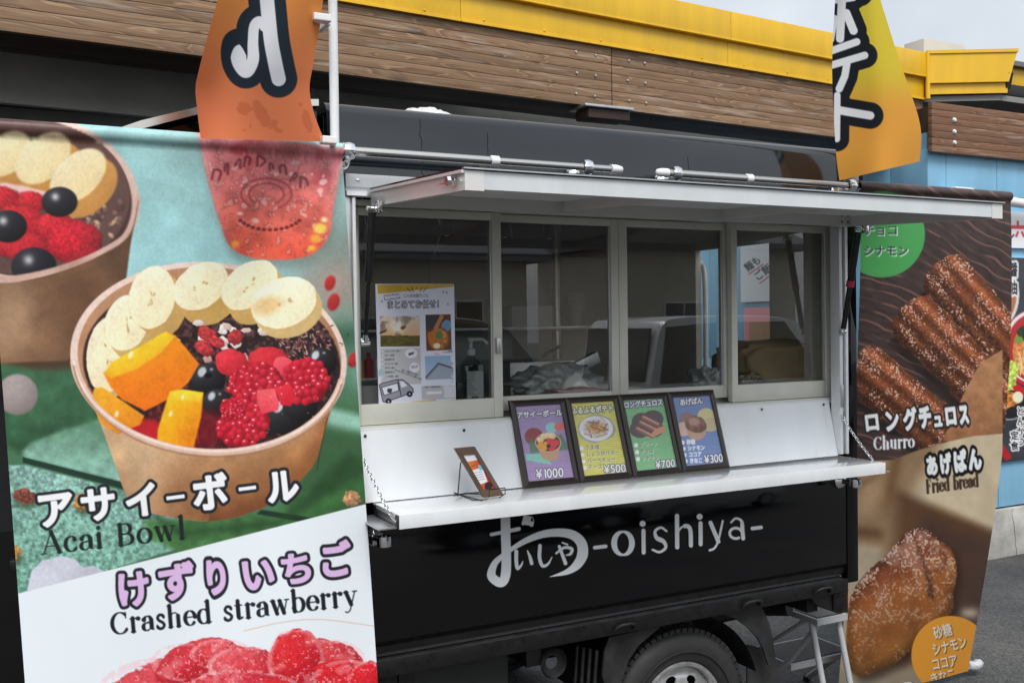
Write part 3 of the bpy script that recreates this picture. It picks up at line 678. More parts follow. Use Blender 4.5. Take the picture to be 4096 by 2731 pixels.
# interior linings
box('upper_lining', (TX0 + .032, 1.40, 1.815), (TX1 - .032, 1.443, 2.07), 'interior_black', T)
box('ceiling_lining', (TX0 + .032, .07, 2.05), (TX1 - .032, 1.39, 2.073), 'interior_black', T)
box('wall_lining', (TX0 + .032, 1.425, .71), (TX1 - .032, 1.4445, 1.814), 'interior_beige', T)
box('checker_sheet', (TX0 + .04, 1.405, 1.18), (2.01, 1.4245, 1.572), 'checker_plate', T)
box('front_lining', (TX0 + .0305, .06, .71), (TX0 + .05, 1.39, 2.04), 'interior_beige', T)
box('work_counter', (TX0 + .052, .11, 1.235), (TX1 - .036, .52, 1.27), 'alu', T, .004)
box('counter_front', (TX0 + .052, .12, .72), (TX1 - .036, .15, 1.234), 'interior_black', T)
tube('interior_post', [(2.18, 1.30, .72), (2.18, 1.30, 2.05)], .022, 'steel_tube', T)
for sx_, off in ((1.25, 0), (1.55, .02)): tube('hanging_cable', [(sx_, 1.2, 2.04), (sx_ + .02 + off, 1.2, 1.9), (sx_ - .015, 1.2, 1.75), (sx_ + .01, 1.2, 1.6)], .004, 'white_plastic', T, 6)
# white header strip and hatch surround
MB().prism([(-.001, 1.915), (-.012, 1.912), (-.013, 1.880), (-.006, 1.874), (-.006, 1.871), (-.016, 1.868), (-.020, 1.856), (-.001, 1.854)], .80, 2.572, 0).build('header_strip', 'white_alu', T)
for x_ in (.832, 1.6, 2.4): MB().lathe([(0, -.003), (.0045, -.002), (.006, 0)], (x_, -.0128, 1.897), (0, 1, 0), 10).build('screw', 'chrome', T)
# window frame
WX0, WX1, WZ0, WZ1 = .828, 2.576, 1.245, 1.840
box('frame_head', (WX0 - .022, .031, WZ1), (WX1 + .012, .135, 1.8535), 'cream_frame', T, .002)
box('frame_sill', (WX0 - .004, .046, WZ0 - .014), (WX1 + .004, .135, WZ0 - .001), 'cream_frame', T, .002)
box('sill_nose', (WX0 - .004, .0405, WZ0 - .020), (WX1 + .004, .0455, WZ0 - .006), 'white_alu', T, .002)
for xa, xb, nm in ((WX0 - .014, WX0 - .001, 'frame_jamb'), (WX1 + .001, WX1 + .014, 'frame_jamb')):
    box(nm, (xa, .031, WZ0 - .0005), (xb, .135, WZ1 - .0005), 'cream_frame', T, .002)
# guide rails of the hatch at both ends
for xa, sgn in ((.797, 1.), (2.540, 1.36)):
    for k, (a, b, y0) in enumerate(((0, .010, -.012), (.0105, .0185, -.004), (.019, .0275, -.014))):
        zt = 1.852
        box('guide_rail', (xa + a * sgn, y0, 1.052), (xa + b * sgn, .03, zt), ('white_alu', 'alu', 'white_alu')[k], T, .001)
box('latch_plate', (2.5415, -.0165, 1.215), (2.5525, -.0125, 1.29), 'alu', T, .001)
# sashes: outer pair (ends) and inner pair (middle)
GZ0, GZ1 = 1.302, 1.815
def sash(x0, x1, y0, st_l, st_r, zb):
    s = MB()
    s.box((x0, y0, zb), (x0 + st_l, y0 + .024, WZ1 - .003), .0025).box((x1 - st_r, y0, zb), (x1, y0 + .024, WZ1 - .003), .0025)
    s.box((x0 + st_l, y0 + .0008, zb), (x1 - st_r, y0 + .0232, GZ0), .0025).box((x0 + st_l, y0 + .0008, GZ1), (x1 - st_r, y0 + .0232, WZ1 - .003), .0025)
    # glazing bead
    o = s.build('window_sash', 'cream_frame', T, smooth=.6)
    g0, g1 = x0 + st_l, x1 - st_r
    for a, b in (((g0, y0 + .006, GZ0), (g0 + .005, y0 + .02, GZ1)), ((g1 - .005, y0 + .006, GZ0), (g1, y0 + .02, GZ1))): MB().box(a, b, .001).build('glazing_bead', 'alu', o)
    MB().box((g0 + .0055, y0 + .011, GZ0 + .0005), (g1 - .0055, y0 + .015, GZ1 - .0005)).build('pane', 'window_glass', o)
    return o
sash(.832, 1.287, .062, .023, .029, 1.2455)
sash(1.268, 1.711, .092, .029, .028, 1.260)
sash(1.7125, 2.152, .092, .030, .027, 1.260)
sash(2.134, 2.574, .062, .024, .024, 1.2455)
box('crescent_lock', (1.262, .048, 1.43), (1.276, .0615, 1.475), 'alu', T, .003)
# white counter-back panel with screws
MB().prism([(-.002, 1.047), (.039, 1.232), (.046, 1.232), (.03, 1.047)], .826, 2.5385, 0).build('back_panel', 'white_panel', T)
for v_ in ((839, 1001), (1066, 988), (1750, 940), (1892, 929)):
    q = at(*v_, y=.034); MB().lathe([(0, -.003), (.003, -.0025), (.0045, 0)], q, (0, 1, 0), 10).build('screw', 'dusty_black', T)
# serving shelf
SZ = 1.046; SH0, SH1, SY = .862, 2.547, -.200
sh = box('serving_shelf', (SH0, SY + .010, SZ - .012), (SH1, -.0025, SZ), 'shelf_white', T, .0008)
box('shelf_edging', (SH0, SY, SZ - .036), (SH1, SY + .0095, SZ - .0005), 'white_alu', sh, .0015)
box('shelf_rail', (SH0 + .002, SY + .010, SZ - .034), (SH0 + .02, -.004, SZ - .0125), 'alu', sh, .0008)
box('shelf_rail', (SH1 - .02, SY + .010, SZ - .034), (SH1 - .002, -.004, SZ - .0125), 'alu', sh, .0008)
box('hinge_flange', (SH0 - .050, SY + .012, SZ - .036), (SH0 - .002, -.004, SZ - .031), 'alu', sh, .001)
box('hinge_flange', (SH1 + .002, SY + .012, SZ - .036), (SH1 + .034, -.004, SZ - .031), 'alu', sh, .001)
box('end_cap', (SH0 - .003, SY + .002, SZ - .034), (SH0 - .0005, SY + .022, SZ - .002), 'black_trim', sh, .0005)
box('end_cap', (SH0 - .003, -.030, SZ - .034), (SH0 - .0005, -.012, SZ - .002), 'black_trim', sh, .0005)
box('end_cap', (SH1 + .0005, SY + .002, SZ - .034), (SH1 + .003, SY + .008, SZ - .002), 'black_trim', sh, .0005)
# chains
def chain(p0, p1, sag, parent):
    p0 = Vector(p0); p1 = Vector(p1); m = MB(); L = (p1 - p0).length; n = max(6, int(L / .0105))
    P = [p0.lerp(p1, t) + Vector((0, 0, -sag * 4 * t * (1 - t))) for t in np.linspace(0, 1, n + 1)]
    for i in range(n):
        d = (P[i + 1] - P[i]).normalized(); q = Vector((1, 0, 0)) if i % 2 else Vector((0, 1, 0)); e1 = (q - d * q.dot(d)).normalized(); c_ = (P[i] + P[i + 1]) / 2
        pts = [c_ + d * .0075 * math.cos(a) + e1 * .0042 * math.sin(a) for a in np.linspace(0, 2 * math.pi, 10, endpoint=False)]
        m.tube(pts, .0013, 5, closed=True)
    return m.build('chain', 'chrome', parent, smooth=3.1)
chain((2.553, -.012, 1.176), (2.535, -.158, 1.052), .006, T)
chain((.828, -.012, 1.180), (.858, -.150, 1.040), .006, T)
hk = [(2.551 + .007 * math.sin(a), -.0135 + .001 * math.cos(a), 1.185 + .017 * math.cos(a)) for a in np.linspace(0, 2 * math.pi, 14, endpoint=False)]
tube('snap_hook', hk, .0018, 'chrome', T, 6, closed=True)
box('hook_plate', (2.541, -.0065, 1.195), (2.551, -.0043, 1.22), 'chrome', T, .001)
tube('chain_anchor', [(.858, -.150, 1.040), (.861, -.165, 1.030), (.8615, -.19, 1.028)], .005, 'chrome', T, 8)
# hatch door swung up as an awning
AX0, AX1, AY0, AY1 = .862, 2.557, -.62, -.024
def az(y): return 1.828 + (y - AY1) / (AY0 - AY1) * (1.797 - 1.828)      # underside height
aw = MB().poly([(AX0, AY0, az(AY0) + .043), (AX1, AY0, az(AY0) + .043), (AX1, AY1, az(AY1) + .043), (AX0, AY1, az(AY1) + .043),
                (AX0, AY0, az(AY0) + .049), (AX1, AY0, az(AY0) + .049), (AX1, AY1, az(AY1) + .049), (AX0, AY1, az(AY1) + .049)],
               [(3, 2, 1, 0), (4, 5, 6, 7), (0, 1, 5, 4), (1, 2, 6, 5), (2, 3, 7, 6), (3, 0, 4, 7)]).build('hatch_door', 'black_paint', T)
ARX = Matrix.Rotation(-math.atan2(az(AY1) - az(AY0), AY0 - AY1) * -1, 3, 'X')
def arail(name, x0, x1, y0, y1, zlo, zhi, m, bev=.0015):
    pts = []
    for y_ in (y0, y1):
        for x_ in (x0, x1):
            for z_ in (zlo, zhi): pts.append((x_, y_, az(y_) + z_))
    return MB().poly(pts, [(0, 1, 3, 2), (4, 6, 7, 5), (0, 4, 5, 1), (2, 3, 7, 6), (0, 2, 6, 4), (1, 5, 7, 3)]).build(name, m, aw)
arail('front_rail', AX0 + .045, AX1 - .045, AY0 + .001, AY0 + .022, .003, .0415, 'rail_alu')
arail('corner_cap', AX0, AX0 + .0445, AY0, AY0 + .022, .0, .0415, 'awning_rail')
arail('corner_cap', AX1 - .0445, AX1, AY0, AY0 + .022, .0, .0415, 'awning_rail')
arail('back_rail', AX0 + .001, AX1 - .001, AY1 - .045, AY1, .0, .0415, 'awning_rail')
arail('side_rail', AX0 + .001, AX0 + .022, AY0 + .0225, AY1 - .0455, .0, .0415, 'awning_rail')
arail('side_rail', AX1 - .022, AX1 - .001, AY0 + .0225, AY1 - .0455, .0, .0415, 'awning_rail')
for x_ in (1.42, 1.985): arail('cross_rail', x_, x_ + .022, AY0 + .0225, AY1 - .0455, .008, .0415, 'awning_rail')
arail('lining', AX0 + .0225, AX1 - .0225, AY0 + .0225, AY1 - .0455, .034, .0405, 'awning_under')
arail('top_lip', AX0 - .004, AX1 + .004, AY0 - .006, AY0 + .004, .0442, .0475, 'alu')
arail('side_lip', AX0 - .008, AX0 + .0, AY0 + .0005, AY1, .036, .0425, 'awning_rail')
for yq in (AY0 + .05,):
    MB().lathe([(0, -.02), (.010, -.02), (.011, -.012), (.008, -.011), (.008, -.004), (.011, -.003), (.011, .002), (0, .002)], (AX0 - .001, yq, az(yq) + .022), (1, 0, 0), 6).build('catch_bolt', 'chrome', aw)
    box('catch_lever', (AX0 - .014, yq + .002, az(yq) + .018), (AX0 - .010, yq + .07, az(yq) + .023), 'chrome', aw, .001)
for x_ in (AX0 + .012, AX1 - .034, AX1 - .062):
    for z_ in (.012, .032): MB().lathe([(0, -.0015), (.003, -.001), (.004, 0)], (x_, AY1 - .0452, az(AY1) + z_), (0, 1, 0), 10).build('rivet', 'dusty_black', aw)
# gas struts
for x_, col in ((.842, None), (2.545, 1)):
    p1 = Vector((x_, -.095, 1.815)); p0 = Vector((x_, -.022, 1.472)); d = (p1 - p0)
    st_ = tube('gas_strut', [p0 + d * .03, p0 + d * .45, p0 + d * .46, p0 + d * .97], [.0055, .0055, .0105, .0105] if col is None else [.009, .009, .0115, .0115], 'black_trim', T, 14)
    MB().tube([p0 + d * .0, p0 + d * .06], .007, 10).tube([p0 + Vector((-.012, 0, 0)), p0 + Vector((.012, 0, 0))], .006, 10).build('ball_joint', 'chrome', st_, smooth=.8)
    MB().tube([p1 + Vector((-.014, 0, 0)), p1 + Vector((.014, 0, 0))], .006, 10).box(p1 + Vector((.004, -.03, -.015)), p1 + Vector((.016, -.008, .018)), .002).build('end_fitting', 'chrome', st_, smooth=.8)
    box('strut_bracket', (x_ - .012, -.02, 1.462), (x_ + .012, -.0145, 1.484), 'alu', st_)
    if col: MB().tube([p0 + d * .44, p0 + d * .50], .0135, 14).build('tape_band', 'red_plastic', st_, smooth=.8)
# hairline splits in the upper wrap
for vx0, vy0, vx1, vy1, wv in ((962, 250, 972, 405, .004), (1120, 280, 1122, 415, .0006), (1580, 335, 1586, 430, .0008)):
    a = at(vx0, vy0 + 24, y=-.0008); b = at(vx1, vy1, y=-.0008); n = 16
    pts = [(a[0] + (b[0] - a[0]) * t + random.uniform(-wv, wv), -.0004, a[2] + (b[2] - a[2]) * t) for t in np.linspace(0, 1, n)]
    MB().tube(pts, .0011, 4).build('wrap_split', 'chassis_black', T)
# chrome clips holding the banner rods
def clip(x, z, empty_=False):
    m = MB(); m.lathe([(.0, -.001), (.025, -.001), (.026, -.007), (.020, -.015), (.010, -.020), (.007, -.03), (.007, -.05)], (x, 0, z - (0 if empty_ else .014)), (0, 1, 0), 24)
    ring = [(x + .014 * 0 + 0, -.066 + .017 * math.cos(a), z + .017 * math.sin(a)) for a in np.linspace(-.4, 5.2, 20)]
    if empty_: ring = [(x + .010 + .018 * math.cos(a), -.056, z + .018 * math.sin(a)) for a in np.linspace(.9, 6.5, 20)]
    if empty_:
        m.lathe([(.0145, -.012), (.019, -.013), (.020, 0), (.019, .013), (.0145, .012), (.0145, -.012)], (x + .008, -.066, z), (0, 0, 1), 24)
    else:
        m.lathe([(.0135, -.012), (.0205, -.013), (.0235, 0), (.0205, .013), (.0135, .012), (.0135, -.012)], (x, -.066, z), (1, 0, 0), 24)
    return m.build('rod_clip', 'chrome', T, smooth=.8)
for x_ in (.790, 1.501, 1.816, 2.537): clip(x_, 1.962)
clip(2.545, .960, True); clip(.862, .955, True)
# lower frame
rail_ = box('frame_rail', (TX0 - .02, -.006, .574), (2.578, .045, .6195), 'black_trim', T, .003)
box('rail_lip', (TX0, -.008, .6198), (2.55, .0115, .6235), 'dusty_black', rail_, .001)
for v_ in ((1435, 1420), (1727, 1388), (1890, 1352)):
    q = at(v_[0], v_[1], y=-.01)
    hp = [(q[0] - .035, -.006, .585), (q[0] - .03, -.018, .60), (q[0] - .015, -.022, .606), (q[0] + .015, -.022, .606), (q[0] + .03, -.018, .60), (q[0] + .035, -.006, .585)]
    tube('rope_hook', hp, .0055, 'chassis_black', rail_, 8)
for y_ in (.35, 1.05): box('chassis_beam', (-.6, y_, .42), (2.62, y_ + .06, .52), 'chassis_black', T)
for x_ in (.95, 1.35, 2.45): box('cross_member', (x_, .06, .50), (x_ + .05, 1.4, .572), 'chassis_black', T)
box('under_box', (.85, .07, .30), (1.30, .34, .56), 'chassis_black', T, .02)
tube('exhaust_pipe', [(1.2, .6, .33), (2.2, .55, .36), (2.45, .33, .45), (2.50, .20, .475)], .028, 'chassis_black', T, 16)
MB().lathe([(.04, -.01), (.045, 0), (.04, .012), (.02, .014)], (1.44, .056, .50), (0, 1, 0), 20).build('bumper_stop', 'rubber', T)
# wheel
def wheel(parent, c, r, face=-1, rim_r=None, name='wheel', tread=True):
    rim_r = rim_r or r * .615; w = r * .56; y0 = 0; c = Vector(c); ax = Vector((0, 1, 0)) if face < 0 else Vector((0, -1, 0))
    prof = [(rim_r * .98, .030), (rim_r, .008), (rim_r * 1.10, -.004), (r * .80, -.008), (r * .92, -.002), (r * .965, .012), (r * .985, .028), (r, .040), (r, w - .03), (r * .97, w - .01), (r * .8, w), (rim_r, w - .01)]
    ty = MB().lathe(prof, c, ax, 64)
    tyre = ty.build('tyre', 'rubber', parent, smooth=.9)
    if tread:
        m = MB()
        for k in range(66):
            a = 2 * math.pi * k / 66; rot = Matrix.Rotation(a, 3, 'Y')
            for yy0, yy1 in ((.012, .045), (.055, .09), (.1, .138)):
                q = bmesh.new(); bmesh.ops.create_cube(q, size=1)
                for v in q.verts: v.co = rot @ Vector((v.co.x * .0185, yy0 + (v.co.y + .5) * (yy1 - yy0), r * .992 + v.co.z * .014))
                for v in q.verts: v.co = v.co * 1 + c
                m._merge(q)
        m.build('tread_blocks', 'rubber', tyre)
        # ring embossed on the side wall
        MB().lathe([(r * .745, -.0095), (r * .75, -.0125), (r * .762, -.0125), (r * .767, -.0095)], c, ax, 64).build('wall_ring', 'rubber', tyre, smooth=.9)
    rp = [(rim_r * 1.005, .004), (rim_r * .985, -.006), (rim_r * .93, -.003), (rim_r * .90, .012), (rim_r * .87, .030)]
    rim = MB().lathe(rp, c, ax, 64).build('rim', 'wheel_steel', parent, smooth=.9)
    # dished disc with eight holes
    cu = bpy.data.curves.new('d', 'CURVE'); cu.dimensions = '2D'; cu.fill_mode = 'BOTH'; cu.extrude = .002; cu.resolution_u = 1
    def ring(cx, cy, a, b, rot, n):
        s = cu.splines.new('POLY'); s.points.add(n - 1); s.use_cyclic_u = True
        for i in range(n):
            t = 2 * math.pi * i / n; px, py = a * math.cos(t), b * math.sin(t); s.points[i].co = (cx + px * math.cos(rot) - py * math.sin(rot), cy + px * math.sin(rot) + py * math.cos(rot), 0, 1)
    ring(0, 0, rim_r * .875, rim_r * .875, 0, 64)
    for k in range(8):
        a = 2 * math.pi * (k + .35) / 8; ring(rim_r * .66 * math.cos(a), rim_r * .66 * math.sin(a), rim_r * .085, rim_r * .125, a, 18)
    ob = bpy.data.objects.new('d', cu); COL.objects.link(ob); dg = bpy.context.evaluated_depsgraph_get(); me = bpy.data.meshes.new_from_object(ob.evaluated_get(dg)); bpy.data.objects.remove(ob)
    b = bmesh.new(); b.from_mesh(me); bpy.data.meshes.remove(me)
    for v in b.verts:
        rr = math.hypot(v.co.x, v.co.y) / rim_r; v.co = Vector((v.co.x, (.030 - .016 * (1 - abs(rr - .55) / .55) - v.co.z) * (1 if face < 0 else -1), v.co.y)) + c
    m = MB(); m.bm.free(); m.bm = b; m.build('wheel_disc', 'wheel_steel', rim, smooth=.5)
    MB().lathe([(rim_r * .86, .06), (0, .06)], c, ax, 32).build('brake_drum', 'chassis_black', rim)
    MB().lathe([(0, -.012), (rim_r * .16, -.010), (rim_r * .21, .002), (rim_r * .24, .02)], c, ax, 32).build('hub_cap', 'wheel_steel', rim, smooth=.8)
    for k in range(4):
        a = 2 * math.pi * (k + .5) / 4; MB().lathe([(0, -.004), (.008, -.002), (.009, .015)], c + Vector((rim_r * .36 * math.cos(a), 0, rim_r * .36 * math.sin(a))), ax, 6).build('wheel_nut', 'chrome', rim)
    return tyre
def wheel_part(parent, c, r, **k):
    w = MB().box((c[0] - .03, c[1] + .07 * (1 if k.get('face', -1) < 0 else -1), c[2] - .03), (c[0] + .03, c[1] + .12 * (1 if k.get('face', -1) < 0 else -1), c[2] + .03), .005).build('wheel', 'chassis_black', parent)
    wheel(w, c, r, **k); return w
wheel_part(T, (1.905, .052, .262), .262)
wheel_part(T, (-.42, .052, .262), .262, tread=False)
wheel_part(T, (1.905, 1.43, .262), .262, face=1, tread=False)
# mudguards
m = MB(); arcn = 22
for (r0, y0, y1) in ((.315, .045, .33),):
    A_ = [(1.905 + r0 * math.cos(a), r0 * math.sin(a) + .262) for a in np.radians(np.linspace(15, 165, arcn))]
    pts = [(x, y0, z) for x, z in A_] + [(x, y1, z) for x, z in A_]
    m.poly(pts, [(i, i + 1, arcn + i + 1, arcn + i) for i in range(arcn - 1)])
m.build('wheel_arch', 'chassis_black', T, smooth=.9)
def plate(name, vpts, y, th, mt, parent):
    p = [at(a, b, y=y) for a, b in vpts]; return MB().prism([(q[0], q[2]) for q in p], y, y + th, 1).build(name, mt, parent)
c6 = lambda x, y: (1378.1 + x / 3.7236, 1234.6 + y / 3.7236)
plate('mudguard', [c6(*q) for q in ((1060, 655), (1385, 592), (1445, 720), (1480, 860), (1508, 1080), (1440, 1086), (1395, 940), (1350, 860), (1275, 775), (1160, 690))], .035, .008, 'dusty_black', T)
plate('mudguard', [c6(*q) for q in ((80, 850), (525, 750), (470, 800), (330, 920), (250, 1040), (180, 1240), (60, 1300), (20, 1180), (40, 960))], .030, .008, 'dusty_black', T)
for k in range(4):
    q = at(*c6(-20 - 26 * k, 900), y=.04); tube('guard_rib', [(q[0], .045 + .02 * k, .52), (q[0] - .01, .05 + .02 * k, .38), (q[0] - .012, .06 + .02 * k, .22)], .006, 'dusty_black', T, 8)
plate('mud_flap', [c6(*q) for q in ((1260, 910), (1400, 950), (1530, 1100), (1560, 1700), (1260, 1700))], .09, .006, 'rubber', T)
q0 = at(*c6(1800, 540), y=.04); q1 = at(*c6(2085, 625), y=.04)
tl = MB().prism([(q0[0] - .02, .572), (q1[0] + .0, .572), (q1[0], q1[2]), (q1[0] - .05, q1[2] + .004), (q0[0], .545)], .02, .12, 1).build('tail_light_housing', 'chassis_black', T)
box('lens', (q1[0] + .0005, .025, q1[2] + .015), (q1[0] + .008, .115, .57), 'orange_lens', tl, .001)
box('side_lamp_frame', (q1[0] - .075, .012, q1[2] + .02), (q1[0] - .015, .0195, .565), 'black_trim', tl, .006)
# cab
cabp = [(-.80, .30), (-.84, .55), (-.80, .80), (-.70, 1.05), (-.42, 1.62), (-.30, 1.72), (-.1, 1.775), (.30, 1.79), (.742, 1.79), (.742, .34), (-.1, .34), (-.12, .50), (-.22, .60), (-.42, .64), (-.62, .60), (-.70, .48), (-.71, .30)]
cab = MB().prism(cabp, .03, 1.45, 1, .02).build('cab', 'black_paint', T, smooth=.5)
MB().prism([(-.58, 1.06), (-.36, 1.55), (-.28, 1.62), (.12, 1.66), (.12, 1.06)], .022, .031, 1).build('side_window', 'car_glass', cab)
box('door_seam', (.135, .0255, .50), (.142, .0295, 1.7), 'chassis_black', cab, .0005)
box('door_handle', (.0, .010, .97), (.11, .0295, .995), 'black_trim', cab, .004)
box('headlight', (-.85, .06, .62), (-.80, .30, .76), 'clear_plastic', cab, .01)
box('headlight', (-.85, 1.18, .62), (-.80, 1.42, .76), 'clear_plastic', cab, .01)
box('mirror', (-.62, -.12, 1.20), (-.56, .0, 1.42), 'black_trim', cab, .02)
MB().prism([(-.70, 1.062), (-.425, 1.60), (-.405, 1.60), (-.68, 1.062)], .15, 1.33, 1).build('windscreen', 'car_glass', cab)
# wind deflector between cab roof and box
dp = [(.02, 1.80), (.08, 1.90), (.17, 1.955), (.30, 2.012), (.45, 2.062), (.60, 2.09), (.735, 2.102), (.735, 2.085), (.60, 2.072), (.45, 2.044), (.30, 1.992), (.18, 1.935), (.10, 1.885), (.06, 1.80)]
MB().prism(dp, .0, .9, 1).build('wind_deflector', 'steel_tube', T, smooth=.8)
MB().prism([(.10, 1.81), (.18, 1.925), (.30, 1.98), (.45, 2.03), (.60, 2.058), (.735, 2.075), (.735, 1.81)], .02, 1.4, 1).build('deflector_side', 'black_paint', T)
# crumpled white cover on the roof
n = 26; u = np.linspace(0, 1, n); P = np.zeros((9, n, 3)); xa = at(918, 244, y=.12)[0]; xb = at(1078, 255, y=.12)[0]
for j in range(9):
    P[j, :, 0] = xa + (xb - xa) * u; P[j, :, 1] = .07 + .04 * j
    P[j, :, 2] = 2.103 + .045 * np.sin(np.pi * u) ** .6 * math.sin(math.pi * (j + .3) / 8.8) * (.75 + .5 * rng.random(n))
cv = grid_mesh('roof_cover', P, 'white_panel'); tag(cv, 'crumpled white plastic sheet lying on the truck roof', 'plastic sheet')
# ------------------------------------------------------------------ stainless rods
PY, PZ = -.066, 1.962
def rod(x0, x1, joint, name_label, tips):
    r = empty('banner_rod', (x0, PY, PZ), name_label, 'rod')
    MB().tube([(x0 + .03, PY, PZ), (joint, PY, PZ)], .0125, 20).build('outer_tube', 'steel_tube', r, smooth=.9)
    MB().tube([(joint, PY, PZ), (x1 - .03, PY, PZ)], .0105, 20).build('inner_tube', 'steel_tube', r, smooth=.9)
    MB().tube([(joint - .012, PY, PZ), (joint - .010, PY, PZ), (joint + .012, PY, PZ), (joint + .014, PY, PZ)], [.0125, .0145, .0145, .0115], 20).build('joint_ring', 'white_plastic', r, smooth=.9)
    for x_, s_ in ((x0, 1), (x1, -1)):
        MB().tube([(x_, PY, PZ), (x_ + s_ * .004, PY, PZ), (x_ + s_ * .02, PY, PZ), (x_ + s_ * .042, PY, PZ)], [.004, .010, .0135, .0135], 18).build('end_cap', 'white_plastic', r, smooth=.9)
    return r
rod(-.10, 1.625, 1.205, 'stainless telescopic rod the acai bowl banner hangs from', 1)
rod(1.745, 3.335, 2.10, 'stainless telescopic rod the churro banner hangs from', 1)

# ------------------------------------------------------------------ hanging banners
def banner_points(tl, tr, bl, br, zs, ncol, wave):
    """grid: sleeve round the rod, then cloth hanging to the bottom; corners are (x, y, z)"""
    R0 = .0185; rows = []
    u = np.linspace(0, 1, ncol)
    for a in np.radians(np.linspace(115, -62, 14)):
        x = tl[0] + (tr[0] - tl[0]) * u; rows.append(np.c_[x, np.full(ncol, PY - R0 * math.cos(a)), np.full(ncol, PZ + R0 * math.sin(a))])
    for z in zs:
        t = (tl[2] - z) / (tl[2] - bl[2]); x0 = tl[0] + (bl[0] - tl[0]) * t; x1 = tr[0] + (br[0] - tr[0]) * t
        y0 = tl[1] + (bl[1] - tl[1]) * t ** 1.3; y1 = tr[1] + (br[1] - tr[1]) * t ** 1.3
        x = x0 + (x1 - x0) * u; rows.append(np.c_[x, y0 + (y1 - y0) * u + wave(u, t), np.full(ncol, z)])
    return np.array(rows)
HEMZ = PZ - .026
